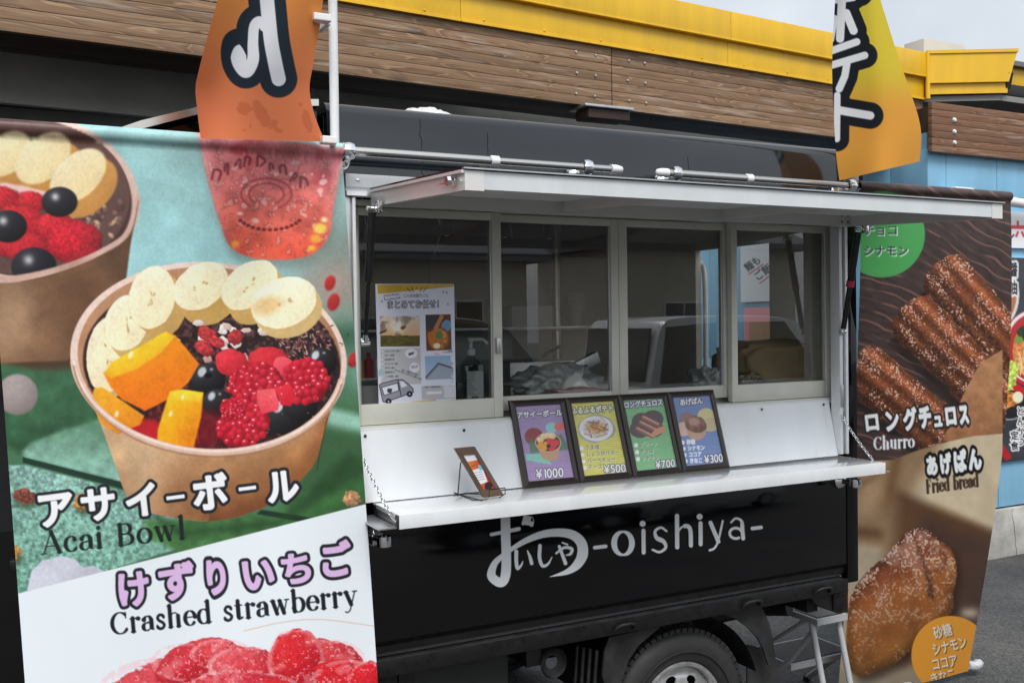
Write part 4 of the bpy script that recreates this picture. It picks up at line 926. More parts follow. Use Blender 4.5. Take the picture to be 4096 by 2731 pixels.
# left banner
a_ = at(-38, 300, y=-.075); b_ = at(787, 345, y=-.075); c_ = at(58, 1568, y=-.10); d_ = at(872, 1568, y=-.10)
zb = .17
def ext(p, q): 
    t = (HEMZ - zb) / (p[2] - q[2]) * 1.0; return np.array([p[0] + (q[0] - p[0]) * t, q[1], zb])
TL, TR = np.array([a_[0], -.072, HEMZ]), np.array([b_[0], -.072, HEMZ]); BL, BR = ext(a_, c_), ext(b_, d_)
zs = np.concatenate([np.linspace(HEMZ - .001, .575, 860), np.linspace(.56, zb, 60)])
PL = banner_points(TL, TR, BL, BR, zs, 510, lambda u, t: (.010 * np.sin(u * 5 + 1) * t + .006 * np.sin(u * 11 + t * 4) + .0035 * np.sin(u * 23 - t * 9)) * min(1, t * 5))
cv = Canvas(PL, C(150, 196, 198)); cv.soft = 1.6
def paint_left(cv):
    x, y = cv.x, cv.y; al = np.arange(len(x))
    n1 = fbm(x, y, 90, 4, 1)[:, None]; n2 = fbm(x, y, 9, 3, 2)[:, None]
    # table top: pale turquoise far, green near
    t = sstep(640, 930, y + .12 * (x - 300))[:, None]
    cv.c = C(156, 203, 205) * (1 - t) + C(70, 112, 80) * t
    cv.c *= .9 + .2 * n1
    cv.put(al, C(120, 130, 120), .8 * np.exp(-((x - 800) / 110) ** 2 - ((y - 600) / 150) ** 2))
    cv.put(al, C(172, 152, 142), .9 * np.exp(-((x - 770) / 75) ** 2 - ((y - 655) / 60) ** 2))
    cv.put(al, C(46, 82, 58), .75 * np.exp(-((x - 800) / 60) ** 2 - ((y - 775) / 35) ** 2))
    cv.put(al, C(132, 176, 168), .9 * np.exp(-((x - 850) / 60) ** 2 - ((y - 850) / 50) ** 2))
    cv.put(al, C(165, 212, 196), .85 * sstep(930, 955, y + (x - 780) * -.22) * sstep(1000, 965, y + (x - 780) * -.2) * sstep(725, 770, x))
    cv.put(al, C(56, 92, 58), .9 * sstep(970, 1010, y - (x - 780) * .2) * sstep(640, 700, x))
    # planks
    cv.poly([(-60, 810), (300, 830), (420, 1000), (290, 1130), (40, 1040), (-60, 980)], C(62, 104, 74), C(40, 78, 50), (.4, 1), soft=14, speck=.25, ssc=30)
    cv.poly([(70, 1018), (150, 985), (230, 960), (300, 985), (300, 1112), (52, 1050), (52, 1036)], C(84, 126, 98), C(142, 186, 172), (-.1, 1), soft=7, speck=.18, ssc=18)
    cv.poly([(52, 1049), (285, 1108), (292, 1124), (52, 1062)], C(28, 52, 42), soft=2)
    cv.poly([(0, 1068), (60, 1068), (300, 1130), (440, 1190), (470, 1240), (-10, 1390), (-40, 1390), (-40, 1068)], C(132, 172, 162), C(112, 162, 142), (0, 1), soft=3, speck=.45, ssc=7)
    cv.poly([(330, 1195), (620, 1180), (880, 1010), (880, 1160), (430, 1275), (350, 1240)], C(74, 122, 70), C(52, 94, 50), (1, 0), soft=10, speck=.25, ssc=26)
    cv.poly([(600, 1170), (740, 1192), (735, 1205), (590, 1180)], C(26, 48, 30), soft=3)
    # grey blurred ball
    cv.blob(40, 906, 47, 47, 0, C(172, 160, 158), C(142, 130, 128), soft=4, shade=.15)
    # rear bowl
    cv.blob(110, 745, 190, 105, 0, C(92, 66, 42), C(60, 44, 32), soft=14)
    cv.poly([(-60, 560), (300, 500), (282, 690), (262, 780), (150, 826), (-60, 836)], C(148, 112, 82), C(96, 66, 44), (1, .2), soft=7, speck=.35, ssc=55)
    cv.blob(30, 720, 46, 70, .3, C(186, 150, 118), soft=30, alpha=.55)
    cv.blob(55, 452, 266, 196, .14, C(196, 158, 138), C(150, 108, 88), soft=3.5, rim=C(214, 184, 172))
    cv.blob(52, 452, 252, 183, .14, C(70, 46, 44), soft=3)
    i = cv.sel(-60, 280, 330, 640); m = sstep(2, -2, (np.hypot((cv.x[i] - 52) / 246, (cv.y[i] - 452) / 178) - 1) * 180)
    nn = fbm(cv.x[i], cv.y[i], 14, 4, 5)[:, None]; cv.put(i, C(60, 38, 38) * (1 - nn) * 1.6 + C(176, 140, 122) * nn * .55, m * .95)
    for k in range(70):
        px, py = 205 + rng.normal() * 38, 492 + rng.normal() * 28
        if ((px - 52) / 240) ** 2 + ((py - 452) / 172) ** 2 < 1: cv.blob(px, py, rng.uniform(5, 11), rng.uniform(4, 8), rng.uniform(0, 3), C(*rng.choice([[176, 140, 128], [128, 92, 84], [96, 62, 58], [200, 160, 130]])), soft=3, shade=.5)
    for (px, py, a, b, an) in ((20, 362, 70, 52, -.6), (105, 372, 78, 56, -.7), (185, 412, 82, 56, -.75)):
        cv.blob(px + 14, py + 20, a, b, an, C(206, 158, 84), C(186, 128, 62), soft=3.5)
        cv.blob(px - 6, py - 8, a * .93, b * .86, an, C(244, 232, 196), C(232, 206, 148), soft=3.5)
    for (px, py, a, b) in ((60, 445, 40, 16), (20, 440, 34, 18), (95, 452, 30, 14)): cv.blob(px, py, a, b, .3, C(238, 196, 190), soft=4)
    for (px, py, a, b) in ((10, 455, 46, 26), (75, 462, 36, 22), (55, 512, 60, 40), (130, 520, 46, 34), (10, 560, 40, 30), (60, 568, 60, 36)):
        cv.blob(px, py, a, b, .2, C(226, 52, 62), C(176, 26, 40), soft=4, wob=.15, wsc=14, shade=.35, speck=.2)
    cv.blob(170, 555, 66, 50, .1, C(222, 40, 58), C(168, 22, 40), soft=3.5, wob=.1, wsc=12, shade=.4, speck=.25); cv.blob(180, 580, 48, 38, .6, C(214, 34, 52), C(150, 20, 34), soft=3.5, shade=.3, speck=.25)
    for (px, py, r) in ((137, 464, 41), (18, 520, 44), (78, 612, 52)):
        cv.blob(px, py, r, r * .84, 0, C(58, 58, 66), C(20, 18, 24), soft=3, shade=.55, spec=.7)
    i = cv.sel(-60, 440, 330, 660); m = sstep(0, 6, cv.y[i] - (640 - .0 * cv.x[i] - 130 * np.clip((cv.x[i] - 60) / 260, 0, 1) ** 2.2 - 4))
    cv.put(i, C(150, 108, 78), m * sstep(345, 300, cv.x[i] + (cv.y[i] - 500) * .2) * .0)
    # front lip of the rear bowl
    lip = sp((-60, 640), (20, 642), (92, 630), (160, 610), (222, 584), (285, 545), (308, 506), (318, 455))
    cv.stroke(lip, np.linspace(9, 5, len(lip)), C(206, 170, 156), soft=3)
    body = [tuple(q) for q in lip + np.array([0, 8])] + [(300, 560), (283, 690), (262, 780), (150, 826), (-60, 836)]
    cv.poly(body, C(150, 116, 86), C(92, 62, 42), (1, .15), soft=3.5, speck=.3, ssc=60)
    cv.blob(20, 735, 52, 75, .3, C(190, 156, 126), soft=34, alpha=.5); cv.blob(180, 700, 60, 90, 0, C(98, 66, 44), soft=40, alpha=.45)
    # cup of red drink
    cup = [(452, 300), (792, 340), (765, 480), (752, 548), (700, 590), (600, 595), (535, 572), (508, 520), (478, 420)]
    cup = cup[:2] + [tuple(q) for q in sp(*cup[2:], n=5)]
    cv.poly([(q[0] + 6, q[1] + 18) for q in cup], C(112, 116, 108), soft=18, alpha=.6)
    i, m, sdv = cv.polym(cup, 4); X, Y = cv.x[i], cv.y[i]; t = np.clip((Y - 330) / 250, 0, 1)[:, None]; k = fbm(X, Y, 34, 4, 8)[:, None]; k2 = fbm(X, Y, 12, 3, 9)[:, None]
    col = C(214, 136, 146) * (1 - t) + C(240, 92, 66) * t; col = col * (.74 + .46 * k); col = col * (1 - .35 * sstep(.55, .7, k2)) + C(250, 190, 180) * (.35 * sstep(.6, .75, k2))
    e = sstep(-34, 0, sdv)[:, None] * (1 - t) * .55; col = col * (1 - e) + C(214, 168, 172) * e
    cv.put(i, col, m)
    cv.put(i, C(170, 44, 60), m * .4 * sstep(.52, .7, fbm(X, Y, 60, 3, 12)) * (Y < 480))
    for k in range(26):
        px, py = rng.uniform(520, 752), rng.uniform(350, 540); r = rng.uniform(2, 6.5)
        if abs(px - 625) < 130 - (py - 330) * .12: cv.blob(px, py, r * rng.uniform(1, 2), r, rng.uniform(-1, 1), C(252, 222, 220), soft=2.5, alpha=rng.uniform(.25, .8))
    for px, py, r, c in ((735, 525, 15, (255, 214, 90)), (725, 548, 12, (255, 170, 60)), (745, 505, 7, (255, 240, 170)), (716, 570, 8, (255, 190, 60)), (540, 560, 9, (250, 160, 60))): cv.blob(px, py, r, r * .8, 0, C(*c), soft=5, alpha=.9)
    # printed mark on the cup: blurred dark strokes
    for k, (px, py) in enumerate(((498, 402), (522, 386), (548, 374), (572, 368), (600, 372), (624, 380), (650, 390), (676, 404), (700, 420))):
        jx = rng.uniform(-5, 5, 8); cv.stroke(sp((px - 7 + jx[0], py + 10 + jx[1]), (px - 5 + jx[2], py - 8 + jx[3]), (px + 6 + jx[4], py - 4 + jx[5]), (px + 3 + jx[6], py + 9 + jx[7])), 2.8, C(84, 22, 34), soft=3.4, alpha=.7)
    for k in range(13):
        a = math.radians(150 - k * 10); px, py = 620 + 78 * math.cos(a), 486 + 42 * math.sin(a); cv.blob(px, py, 5, 4, 0, C(92, 20, 26), soft=2, alpha=.8)
    for rx in (58, 40): cv.stroke(arc(612, 446, rx, rx * .62, 130, 420, 26), 2.4, C(140, 34, 50), soft=3, alpha=.55)
    for px, py, r in ((758, 650, 15), (766, 694, 17), (812, 826, 15), (835, 905, 12)): cv.blob(px, py, r * .8, r * 1.2, .3, C(206, 58, 56), C(150, 34, 38), soft=3)
    # main bowl: shadow, body, rim
    cv.poly([(250, 1120), (420, 1215), (640, 1190), (800, 1040), (850, 1080), (640, 1210), (420, 1235)], C(34, 62, 36), soft=16, alpha=.7)
    body = [(163, 815), (795, 840), (770, 905), (740, 1010), (715, 1075), (640, 1145), (560, 1182), (480, 1197), (400, 1188), (330, 1172), (292, 1140), (262, 1060), (215, 930)]
    body = [tuple(q) for q in sp(*body[2:], n=6)] + body[:2]
    cv.poly(body, C(208, 176, 138), C(178, 128, 84), (1, .45), soft=1.6, speck=.16, ssc=40)
    i, m, sdv = cv.polym(body); X, Y = cv.x[i], cv.y[i]; cv.mul(i, C(160, 122, 96), m * .6 * sstep(1060, 1190, Y + .1 * X)); cv.mul(i, C(190, 150, 130), m * .55 * sstep(-50, 0, sdv) * (X > 480))
    cv.put(i, C(176, 112, 62), m * .35 * sstep(600, 700, X) * sstep(1000, 1060, Y)); cv.put(i, C(222, 194, 160), m * .4 * np.exp(-((X - 330) / 60) ** 2))
    cv.stroke(sp((752, 960), (735, 1040), (728, 1080)), 1.0, C(60, 38, 24), alpha=.8)
    cv.blob(479, 824, 318, 222, .07, C(226, 196, 180), C(206, 168, 148), soft=1.4, rim=C(232, 206, 194))
    cv.blob(481, 822, 303, 208, .07, C(186, 138, 102), C(160, 112, 84), soft=1.6)
    cv.blob(486, 836, 296, 198, .07, C(58, 34, 34), C(44, 26, 28), soft=2)
    i = cv.sel(180, 620, 800, 1040); X, Y = cv.x[i], cv.y[i]; ins = sstep(3, -3, (np.hypot((X - 486) / 292, (Y - 836) / 194) - 1) * 200)
    k = fbm(X, Y, 9, 4, 15); cv.put(i, C(122, 82, 80), ins * .55 * sstep(.55, .68, k)); cv.put(i, C(24, 14, 18), ins * .6 * sstep(.5, .36, k))
    cv.put(i, C(140, 24, 34), ins * .75 * sstep(900, 960, Y) * (np.abs(X - 470) < 130) * fbm(X, Y, 30, 3, 3))
    for k in range(160):     # grated chocolate
        px, py = rng.normal(690, 42), rng.normal(790, 26); L = rng.uniform(3, 9); a = rng.uniform(0, 3.14)
        cv.stroke([(px, py), (px + L * math.cos(a), py + L * math.sin(a))], rng.uniform(.8, 1.8), C(*rng.choice([[96, 58, 58], [150, 108, 104], [186, 150, 140], [60, 30, 34]])), soft=.9)
    # banana slices
    def banana(px, py, a, b, an, tx, ty, face=(249, 241, 214), side=(226, 186, 116)):
        for t in np.linspace(1, 0, 7): cv.blob(px + tx * t, py + ty * t, a, b, an, C(*side) * (.94 + .06 * (1 - t)), C(*side) * .86, wob=.03, wsc=20, light=(-.6, -.8))
        cv.blob(px + 3, py + 4, a * .985, b * .98, an, C(*side) * .86, soft=3, alpha=.4)
        cv.blob(px - 1, py - 1, a * 1.0, b * .99, an, C(*face), C(*face) * C(246, 238, 216), wob=.035, wsc=18, seed=int(px), speck=.05)
        cv.blob(px, py, a * .55, b * .5, an, C(242, 228, 186), soft=16, alpha=.45)
        for k in range(5):
            q = an + rng.uniform(-.5, .5) + (3.14 if k % 2 else 0); r = rng.uniform(.08, .28)
            cv.blob(px + a * r * math.cos(q), py + a * r * math.sin(q), rng.uniform(2, 5), rng.uniform(1.5, 3), q, C(160, 120, 60), soft=2, alpha=.55)
    banana(250, 815, 88, 50, 1.68, 18, 8, (246, 234, 206), (222, 190, 140))
    banana(292, 742, 66, 50, 1.9, 16, 22, side=(226, 184, 112))
    banana(350, 684, 72, 54, 1.75, 24, 20, side=(224, 178, 104))
    banana(462, 658, 68, 50, -.62, 22, 34, side=(222, 176, 96))
    banana(574, 656, 72, 49, -.62, 20, 32, side=(222, 178, 102))
    banana(653, 696, 78, 57, -.35, 12, 22, face=(250, 244, 222), side=(232, 196, 132))
    cv.blob(612, 702, 34, 20, -.3, C(222, 178, 110), soft=12, alpha=.7)
    # coconut flakes
    for k in range(34):
        px, py = rng.normal(515, 48), rng.normal(775, 26); a = rng.uniform(0, 3.14); L = rng.uniform(12, 34); w = rng.uniform(5, 12)
        p = [(px + L * .5 * math.cos(a + q) * rng.uniform(.7, 1.1), py + w * math.sin(a + q * 1.0) * rng.uniform(.6, 1.3)) for q in (0, 1.1, 2.2, 3.2, 4.3, 5.3)]
        c0 = C(*rng.choice([[244, 228, 218], [232, 202, 192], [214, 168, 158], [248, 238, 232]])); cv.poly(p, c0, c0 * .82, (.3, 1), soft=1.2)
    for px, py, a, b in ((477, 768, 26, 16), (470, 800, 24, 16), (541, 775, 17, 18), (498, 785, 20, 12)): cv.blob(px, py, a, b, .5, C(206, 66, 66), C(160, 40, 48), wob=.2, wsc=7, speck=.4, shade=.2)
    # blueberries
    for px, py, r in ((737, 832, 36), (478, 872, 40), (655, 955, 46), (498, 925, 34), (690, 930, 40)):
        cv.blob(px, py, r, r * .93, 0, C(62, 60, 66), C(14, 12, 16), shade=.6, spec=.0); cv.blob(px - r * .35, py - r * .45, r * .22, r * .3, .5, C(214, 220, 226), soft=3, alpha=.85); cv.blob(px + r * .2, py - r * .6, r * .1, r * .08, 0, C(200, 200, 210), soft=2, alpha=.6)
    cv.blob(478, 862, 9, 6, 0, C(10, 8, 10)); cv.blob(470, 980, 60, 40, 0, C(120, 16, 30), soft=14, alpha=.7); cv.blob(345, 990, 60, 26, .3, C(196, 30, 40), soft=8, alpha=.9)
    # raspberries and strawberry pieces
    def raspberry(px, py, a, b, an, sd_):
        r2 = np.random.default_rng(sd_); cv.blob(px, py, a, b, an, C(212, 26, 48), C(150, 12, 32), wob=.08, wsc=14, seed=sd_, shade=.25)
        pts = []
        for k in range(160):
            u, w = r2.uniform(-1, 1, 2)
            if u * u + w * w < .93 and all((u - p[0]) ** 2 + (w - p[1]) ** 2 > .035 for p in pts): pts.append((u, w))
        pts.sort(key=lambda p: p[1])
        for u, w in pts:
            qx = px + (u * a * math.cos(an) - w * b * math.sin(an)); qy = py + (u * a * math.sin(an) + w * b * math.cos(an)); r = .17 * min(a, b) * r2.uniform(.85, 1.2)
            cv.blob(qx, qy, r, r, 0, C(228, 46, 68), C(184, 18, 42), soft=2.6, shade=.32, light=(-.5, -.7)); 
            if r2.random() < .55: cv.blob(qx - r * .3, qy - r * .4, r * .28, r * .2, 0, C(255, 196, 200), soft=1.4, alpha=.8)
    cv.blob(530, 832, 37, 32, .3, C(232, 62, 74), C(200, 30, 48), wob=.14, wsc=16, shade=.2, speck=.12)
    cv.blob(618, 828, 46, 32, .1, C(232, 56, 66), C(196, 28, 46), wob=.12, wsc=16, shade=.2, speck=.12); cv.blob(652, 842, 26, 22, .5, C(240, 96, 106), C(214, 50, 70), wob=.1, wsc=12)
    raspberry(585, 880, 62, 48, -.2, 3); raspberry(703, 875, 54, 52, .3, 5); raspberry(560, 975, 62, 50, -.5, 9); raspberry(535, 938, 30, 24, .2, 12)
    cv.poly([(590, 895), (632, 892), (642, 930), (638, 942), (602, 950), (590, 925)], C(238, 96, 102), C(226, 66, 82), (0, 1), soft=2.5, speck=.08)
    cv.poly([(632, 890), (665, 880), (680, 905), (668, 932), (645, 930)], C(226, 48, 66), C(196, 24, 44), (.5, 1), soft=2)
    for k in range(40):
        px, py = rng.uniform(500, 755), rng.uniform(850, 1010); cv.blob(px, py, rng.uniform(.8, 2), rng.uniform(.8, 2), 0, C(255, 214, 210), soft=1, alpha=.6)
    # mango
    def mp(pts, c0, c1, dv): cv.poly([(q[0] / 2.7307, 516.8 + q[1] / 2.7307) for q in pts], C(*c0), C(*c1), dv, soft=3.0, speck=.07, ssc=14)
    mp([(650, 930), (840, 790), (1040, 665), (1100, 690), (1250, 870), (1180, 990), (1060, 1090), (910, 1165), (760, 1090), (690, 1010)], (246, 150, 26), (232, 112, 20), (.2, 1))
    mp([(650, 930), (700, 860), (1040, 668), (1095, 700), (1010, 800), (860, 900), (700, 960)], (246, 206, 44), (240, 176, 30), (.4, 1))
    mp([(570, 1100), (590, 1025), (640, 1015), (780, 1110), (905, 1195), (880, 1250), (740, 1310), (630, 1240)], (246, 176, 44), (226, 132, 26), (.2, 1))
    mp([(1065, 1042), (1150, 1030), (1275, 1050), (1262, 1200), (1215, 1395), (985, 1370), (990, 1280), (1030, 1150)], (248, 196, 30), (232, 128, 18), (.7, .6))
    mp([(1070, 1045), (1140, 1032), (1275, 1052), (1255, 1110), (1060, 1090)], (250, 216, 60), (246, 190, 40), (0, 1))
    for px, py, r in ((268, 950, 7), (392, 950, 6), (300, 815, 8), (420, 912, 5)): cv.blob(px, py, r * .6, r, .4, C(255, 246, 214), soft=3, alpha=.85)
    for k in range(12): cv.stroke([(408 + k * 4, 985 + rng.uniform(-8, 8)), (412 + k * 4, 1010 + rng.uniform(-8, 8))], .9, C(206, 110, 20), alpha=.5)
    # front lip of the bowl over the fruit
    lip = arc(479, 824, 311, 214, 8, 172, 60); ca, sa = math.cos(.07), math.sin(.07); q = lip - [479, 824]; lip = np.c_[q[:, 0] * ca - q[:, 1] * sa, q[:, 0] * sa + q[:, 1] * ca] + [479, 824]
    cv.stroke(lip, 8.2, C(222, 186, 168)); cv.stroke(lip + [0, -3], 2.6, C(240, 216, 204)); cv.stroke(lip + [0, 9], 2.2, C(150, 108, 80), soft=3, alpha=.7)
    for px, py, a, b, c0 in ((56, 1140, 30, 17, (140, 78, 62)), (186, 1152, 16, 22, (196, 140, 78)), (808, 1146, 21, 18, (196, 148, 108)), (36, 1268, 12, 16, (196, 150, 84))): cv.blob(px + 4, py + 14, a, b * .8, 0, C(50, 72, 50), soft=8, alpha=.7); cv.blob(px, py, a, b, .2, C(*c0), C(*c0) * .7, wob=.3, wsc=7, speck=.5, seed=int(px))
    # white lower field
    cv.poly([(62, 1356), (72, 1312), (95, 1288), (140, 1276), (172, 1283), (190, 1302), (215, 1298), (240, 1312), (120, 1350)], C(206, 208, 220), C(182, 184, 196), (1, .3), soft=2)
    i = cv.sel(-100, 1100, 1000, 3000); cv.put(i, C(226, 233, 246), sstep(-1.2, 1.2, cv.y[i] - (1362 - .2571 * (cv.x[i] - 43))))
    cv.stroke(sp((560, 1448), (650, 1428), (740, 1422), (868, 1438)), .9, C(214, 164, 120), alpha=.8)
    # photographic unevenness of the printed picture
    pic = sstep(1.5, -1.5, cv.y - (1362 - .2571 * (cv.x - 43)))[:, None]; cv.c *= 1 + pic * (.13 * (fbm(x, y, 46, 4, 31) - .5) + .11 * (fbm(x, y, 5, 3, 33) - .5))[:, None]
    # lettering
    K = C(32, 34, 38); Wt = C(236, 238, 250); up = (-.12, -1)
    for ch, bx in zip('アサイーボール', ((78, 1118, 176, 1215), (180, 1110, 273, 1201), (281, 1100, 371, 1192), (375, 1127, 432, 1155), (437, 1080, 529, 1176), (541, 1104, 596, 1137), (607, 1069, 691, 1159))):
        letter(cv, ch, bx, Wt, K, 7.0, .043)
    for ch, bx in zip('けずりいちご', ((262, 1303, 351, 1397), (359, 1284, 455, 1381), (461, 1276, 533, 1370), (547, 1268, 637, 1362), (637, 1260, 727, 1346), (727, 1237, 812, 1330))):
        letter(cv, ch, bx, C(214, 180, 222), K, 6.8, .043)
    cv.serif('Acai Bowl', 96, 1273, 428, 1236, 72, C(26, 34, 32), up=(-.07, -1)); cv.serif('Crashed strawberry', 256, 1457, 822, 1388, 70, C(26, 28, 34), up=(-.08, -1))
    # frozen strawberries at the foot
    def straw(px, py, a, b, an, sd_, c0=(232, 44, 54), c1=(190, 20, 36)):
        cv.blob(px, py, a, b, an, C(*c0), C(*c1), wob=.16, wsc=22, seed=sd_, shade=.22, speck=.16)
        i = cv.sel(px - a * 1.2, py - a * 1.2, px + a * 1.2, py + a * 1.2); X, Y = cv.x[i], cv.y[i]; r = np.hypot((X - px) / a, (Y - py) / b)
        cv.put(i, C(244, 186, 188), .45 * sstep(.82, .98, r) * (r < 1.06) * (fbm(X, Y, 10, 3, sd_) > .42)); cv.put(i, C(246, 176, 178), .4 * (r < 1) * sstep(.52, .72, fbm(X, Y, 30, 4, sd_ + 2))); cv.put(i, C(250, 224, 222), .5 * (r < 1) * sstep(.66, .76, fbm(X, Y, 5, 3, sd_ + 5)))
    straw(430, 1580, 190, 74, -.15, 1, (232, 92, 100), (206, 48, 62)); straw(430, 1520, 80, 42, -.4, 2, (230, 76, 84)); straw(510, 1502, 70, 34, .35, 3, (232, 88, 94)); straw(570, 1530, 90, 44, .2, 4, (236, 104, 110)); straw(760, 1520, 78, 50, .2, 5, (230, 90, 96)); straw(680, 1520, 62, 78, .15, 6, (226, 52, 58)); straw(800, 1565, 80, 48, .3, 7); straw(560, 1590, 130, 50, 0, 8, (224, 66, 80)); straw(850, 1560, 50, 40, 0, 11)
    for k in range(16): straw(rng.uniform(330, 900), rng.uniform(1610, 2000), rng.uniform(70, 130), rng.uniform(45, 70), rng.uniform(-.6, .6), 20 + k)
def letter(cv, ch, bx, fill, out, ow, bold):
    x0, y0, x1, y1 = bx; w = x1 - x0 - ow * 1.4; 
    if ch == 'ー': h = w; yb = (y0 + y1) / 2 + h * .50 - .0 * h
    else: h = y1 - y0 - ow * 1.4; yb = y1 - ow * .7 
    # the letter box is tilted with the line of text
    s_ = -.13
    xl = x0 + ow * .7
    cv.text(ch, xl + .05 * h, yb + .02 * h - s_ * w * .5, xl + .05 * h + w, yb + .02 * h + s_ * w * .5, h * 1.02, fill, out, ow, bold, up=(-.11, -1))
paint_left(cv)
lb = empty('acai_banner', (0.4, PY, 1.95), 'large hanging banner printed with acai fruit bowls at left', 'banner')
grid_mesh('cloth', PL, 'banner_print', lb, cv.rgb())
tube('bottom_rod', [(BL[0] - .02, BL[1] + .01, zb + .012), (BR[0] + .02, BR[1] + .01, zb + .012)], .009, 'white_plastic', lb)

# right banner
TL, TR = np.array([at(1973, 445, y=-.072)[0], -.072, HEMZ]), np.array([at(2321, 492, y=-.072)[0], -.072, HEMZ])
BL = at(1921, 1625, y=.30); BR = at(2222, 1600, y=.30); zb2 = .030
BL = np.array([BL[0], .30, zb2]); BR = np.array([BR[0], .30, zb2])
zs = np.linspace(HEMZ - .001, zb2, 620)
PR = banner_points(TL, TR, BL, BR, zs, 230, lambda u, t: (.010 * np.sin(u * 4 + .6) * t + .006 * np.sin(u * 9 + t * 5)) * min(1, t * 4) - .02 * math.sin(math.pi * t) * u)
cv = Canvas(PR, C(70, 56, 54)); cv.soft = 1.5
def paint_right(cv):
    A7 = lambda x, y: (1894.9 + x / 3.413, 401.95 + y / 3.413); A8 = lambda x, y: (1894.9 + x / 2.2183, 861.3 + y / 2.2183)
    x, y = cv.x, cv.y; al = np.arange(len(x))
    # dark wood with paler grain running down to the right
    bend = y - (x - 1970) * (.26 + .24 * sstep(1990, 2300, x)); n = fbm(x * .35, bend, 7, 4, 1); st = np.sin(bend / 4.2 + 5 * fbm(x, y, 60, 2, 3))
    cv.c = np.tile(C(66, 54, 52), (len(x), 1)) * (.75 + .5 * n[:, None])
    cv.put(al, C(150, 108, 98), .75 * sstep(.82, .98, st) * sstep(.4, .62, fbm(x * .6, bend, 30, 3, 7)))
    cv.put(al, C(104, 78, 72), .5 * sstep(.3, .9, st) * fbm(x, bend, 20, 2, 9))
    def churro(p0, p1, w, sd_):
        p0 = np.array(p0); p1 = np.array(p1); d = p1 - p0; L = np.hypot(*d); d = d / L; nn = np.array([-d[1], d[0]]); q = L + w
        i = cv.sel(min(p0[0], p1[0]) - w, min(p0[1], p1[1]) - w, max(p0[0], p1[0]) + w, max(p0[1], p1[1]) + w); X, Y = cv.x[i], cv.y[i]
        s = (X - p0[0]) * d[0] + (Y - p0[1]) * d[1]; v = (X - p0[0]) * nn[0] + (Y - p0[1]) * nn[1]; wob = 1 + .10 * (fbm(X, Y, 16, 3, sd_) - .5) * 2
        ends = np.sqrt(np.clip(1 - np.clip(-s / (w * .55), 0, 1) ** 2, 0, 1)); hw = w * wob * np.maximum(ends, .02); m = sstep(1.5, -1.5, np.abs(v) - hw) * (s > -w * .55) * (s < L)
        r = np.clip(v / (w + 1e-6), -1, 1); ridge = .5 + .5 * np.cos(r * 10.5); sh = (.55 + .45 * np.clip(-r * .7 + .5, 0, 1)) * (.6 + .4 * ridge)
        col = (C(188, 102, 62) * (1 - .3 * fbm(X, Y, 20, 3, sd_ + 1)[:, None])) * sh[:, None] * 1.12
        g = fbm(X, Y, 2.7, 2, sd_ + 2); g2 = fbm(X, Y, 26, 3, sd_ + 4); sug = .85 * sstep(.57, .68, g) * (.22 + .78 * sstep(.42, .62, g2 + .3 * (ridge - .5) - r * .15))
        col = col * (1 - sug[:, None]) + C(232, 198, 180) * sug[:, None]
        # shadow beside it
        cv.mul(i, C(90, 80, 80), .6 * sstep(w * .5, 0, np.abs(v - w * 1.1)) * (s > 0) * (1 - m)); cv.put(i, col, m)
    churro(A7(940, 775), A7(1570, 1500), 58, 1); churro(A7(690, 1115), A7(1470, 1880), 61, 5); churro(A7(290, 1510), A8(640, 340), 60, 9)
    cv.poly([A8(600, 335), A8(640, 240), A8(690, 130), (A8(725, 60)), A8(790, -60), A8(905, -130), A8(905, 320)], C(186, 136, 96), C(160, 112, 76), (0, 1), soft=2, speck=.16, ssc=14)
    # kraft paper of the lower picture
    low = [A8(150, 440), A8(340, 432), A8(480, 380), A8(640, 335), A8(760, 310), A8(905, 298), A8(905, 1700), A8(60, 1700)]
    i, m, sdv = cv.polym(low, 1.6); X, Y = cv.x[i], cv.y[i]; u = (X - 1894.9) * 2.2183; v = (Y - 861.3) * 2.2183
    col = np.tile(C(150, 122, 92), (len(i), 1)); 
    def mixc(c_, k): 
        nonlocal col; k = np.clip(k, 0, 1)[:, None]; col = col * (1 - k) + C(*c_) * k
    mixc((204, 188, 158), sstep(480, 620, u + (v - 430) * .6) * sstep(820, 640, v - (u - 600) * .25))
    mixc((96, 66, 44), sstep(560, 640, v - (u - 400) * .42) * sstep(300, 420, u)); mixc((74, 54, 46), sstep(640, 760, v - (u - 500) * .42) * sstep(420, 560, u) * .9)
    mixc((216, 198, 168), np.exp(-((v - 690 - (u - 720) * .48) / 26) ** 2) * sstep(560, 720, u) * .75)
    mixc((172, 142, 112), np.exp(-((u - 230 - (v - 600) * -.3) / 60) ** 2) * sstep(800, 640, v)); mixc((110, 80, 50), np.exp(-((u - 330 - (v - 600) * -.2) / 34) ** 2) * sstep(820, 500, v) * .8)
    mixc((120, 92, 62), np.exp(-((v - 520 + (u - 250) * .5) / 24) ** 2) * sstep(420, 200, u) * .7)
    mixc((176, 162, 138), sstep(820, 880, v - (u - 150) * .16) * sstep(330, 250, u)); mixc((96, 68, 44), np.exp(-((v - 800 - (u - 200) * .1) / 34) ** 2) * sstep(330, 260, u) * .8)
    mixc((84, 68, 58), sstep(1150, 1250, v) * sstep(420, 640, u) * .9); mixc((150, 138, 120), sstep(1450, 1560, v + (u - 60) * .1) * .9); mixc((186, 168, 148), np.exp(-((u - 740) / 50) ** 2 - ((v - 1210) / 30) ** 2))
    col *= (.92 + .16 * fbm(X, Y, 30, 3, 2)[:, None]); cv.put(i, col, m)
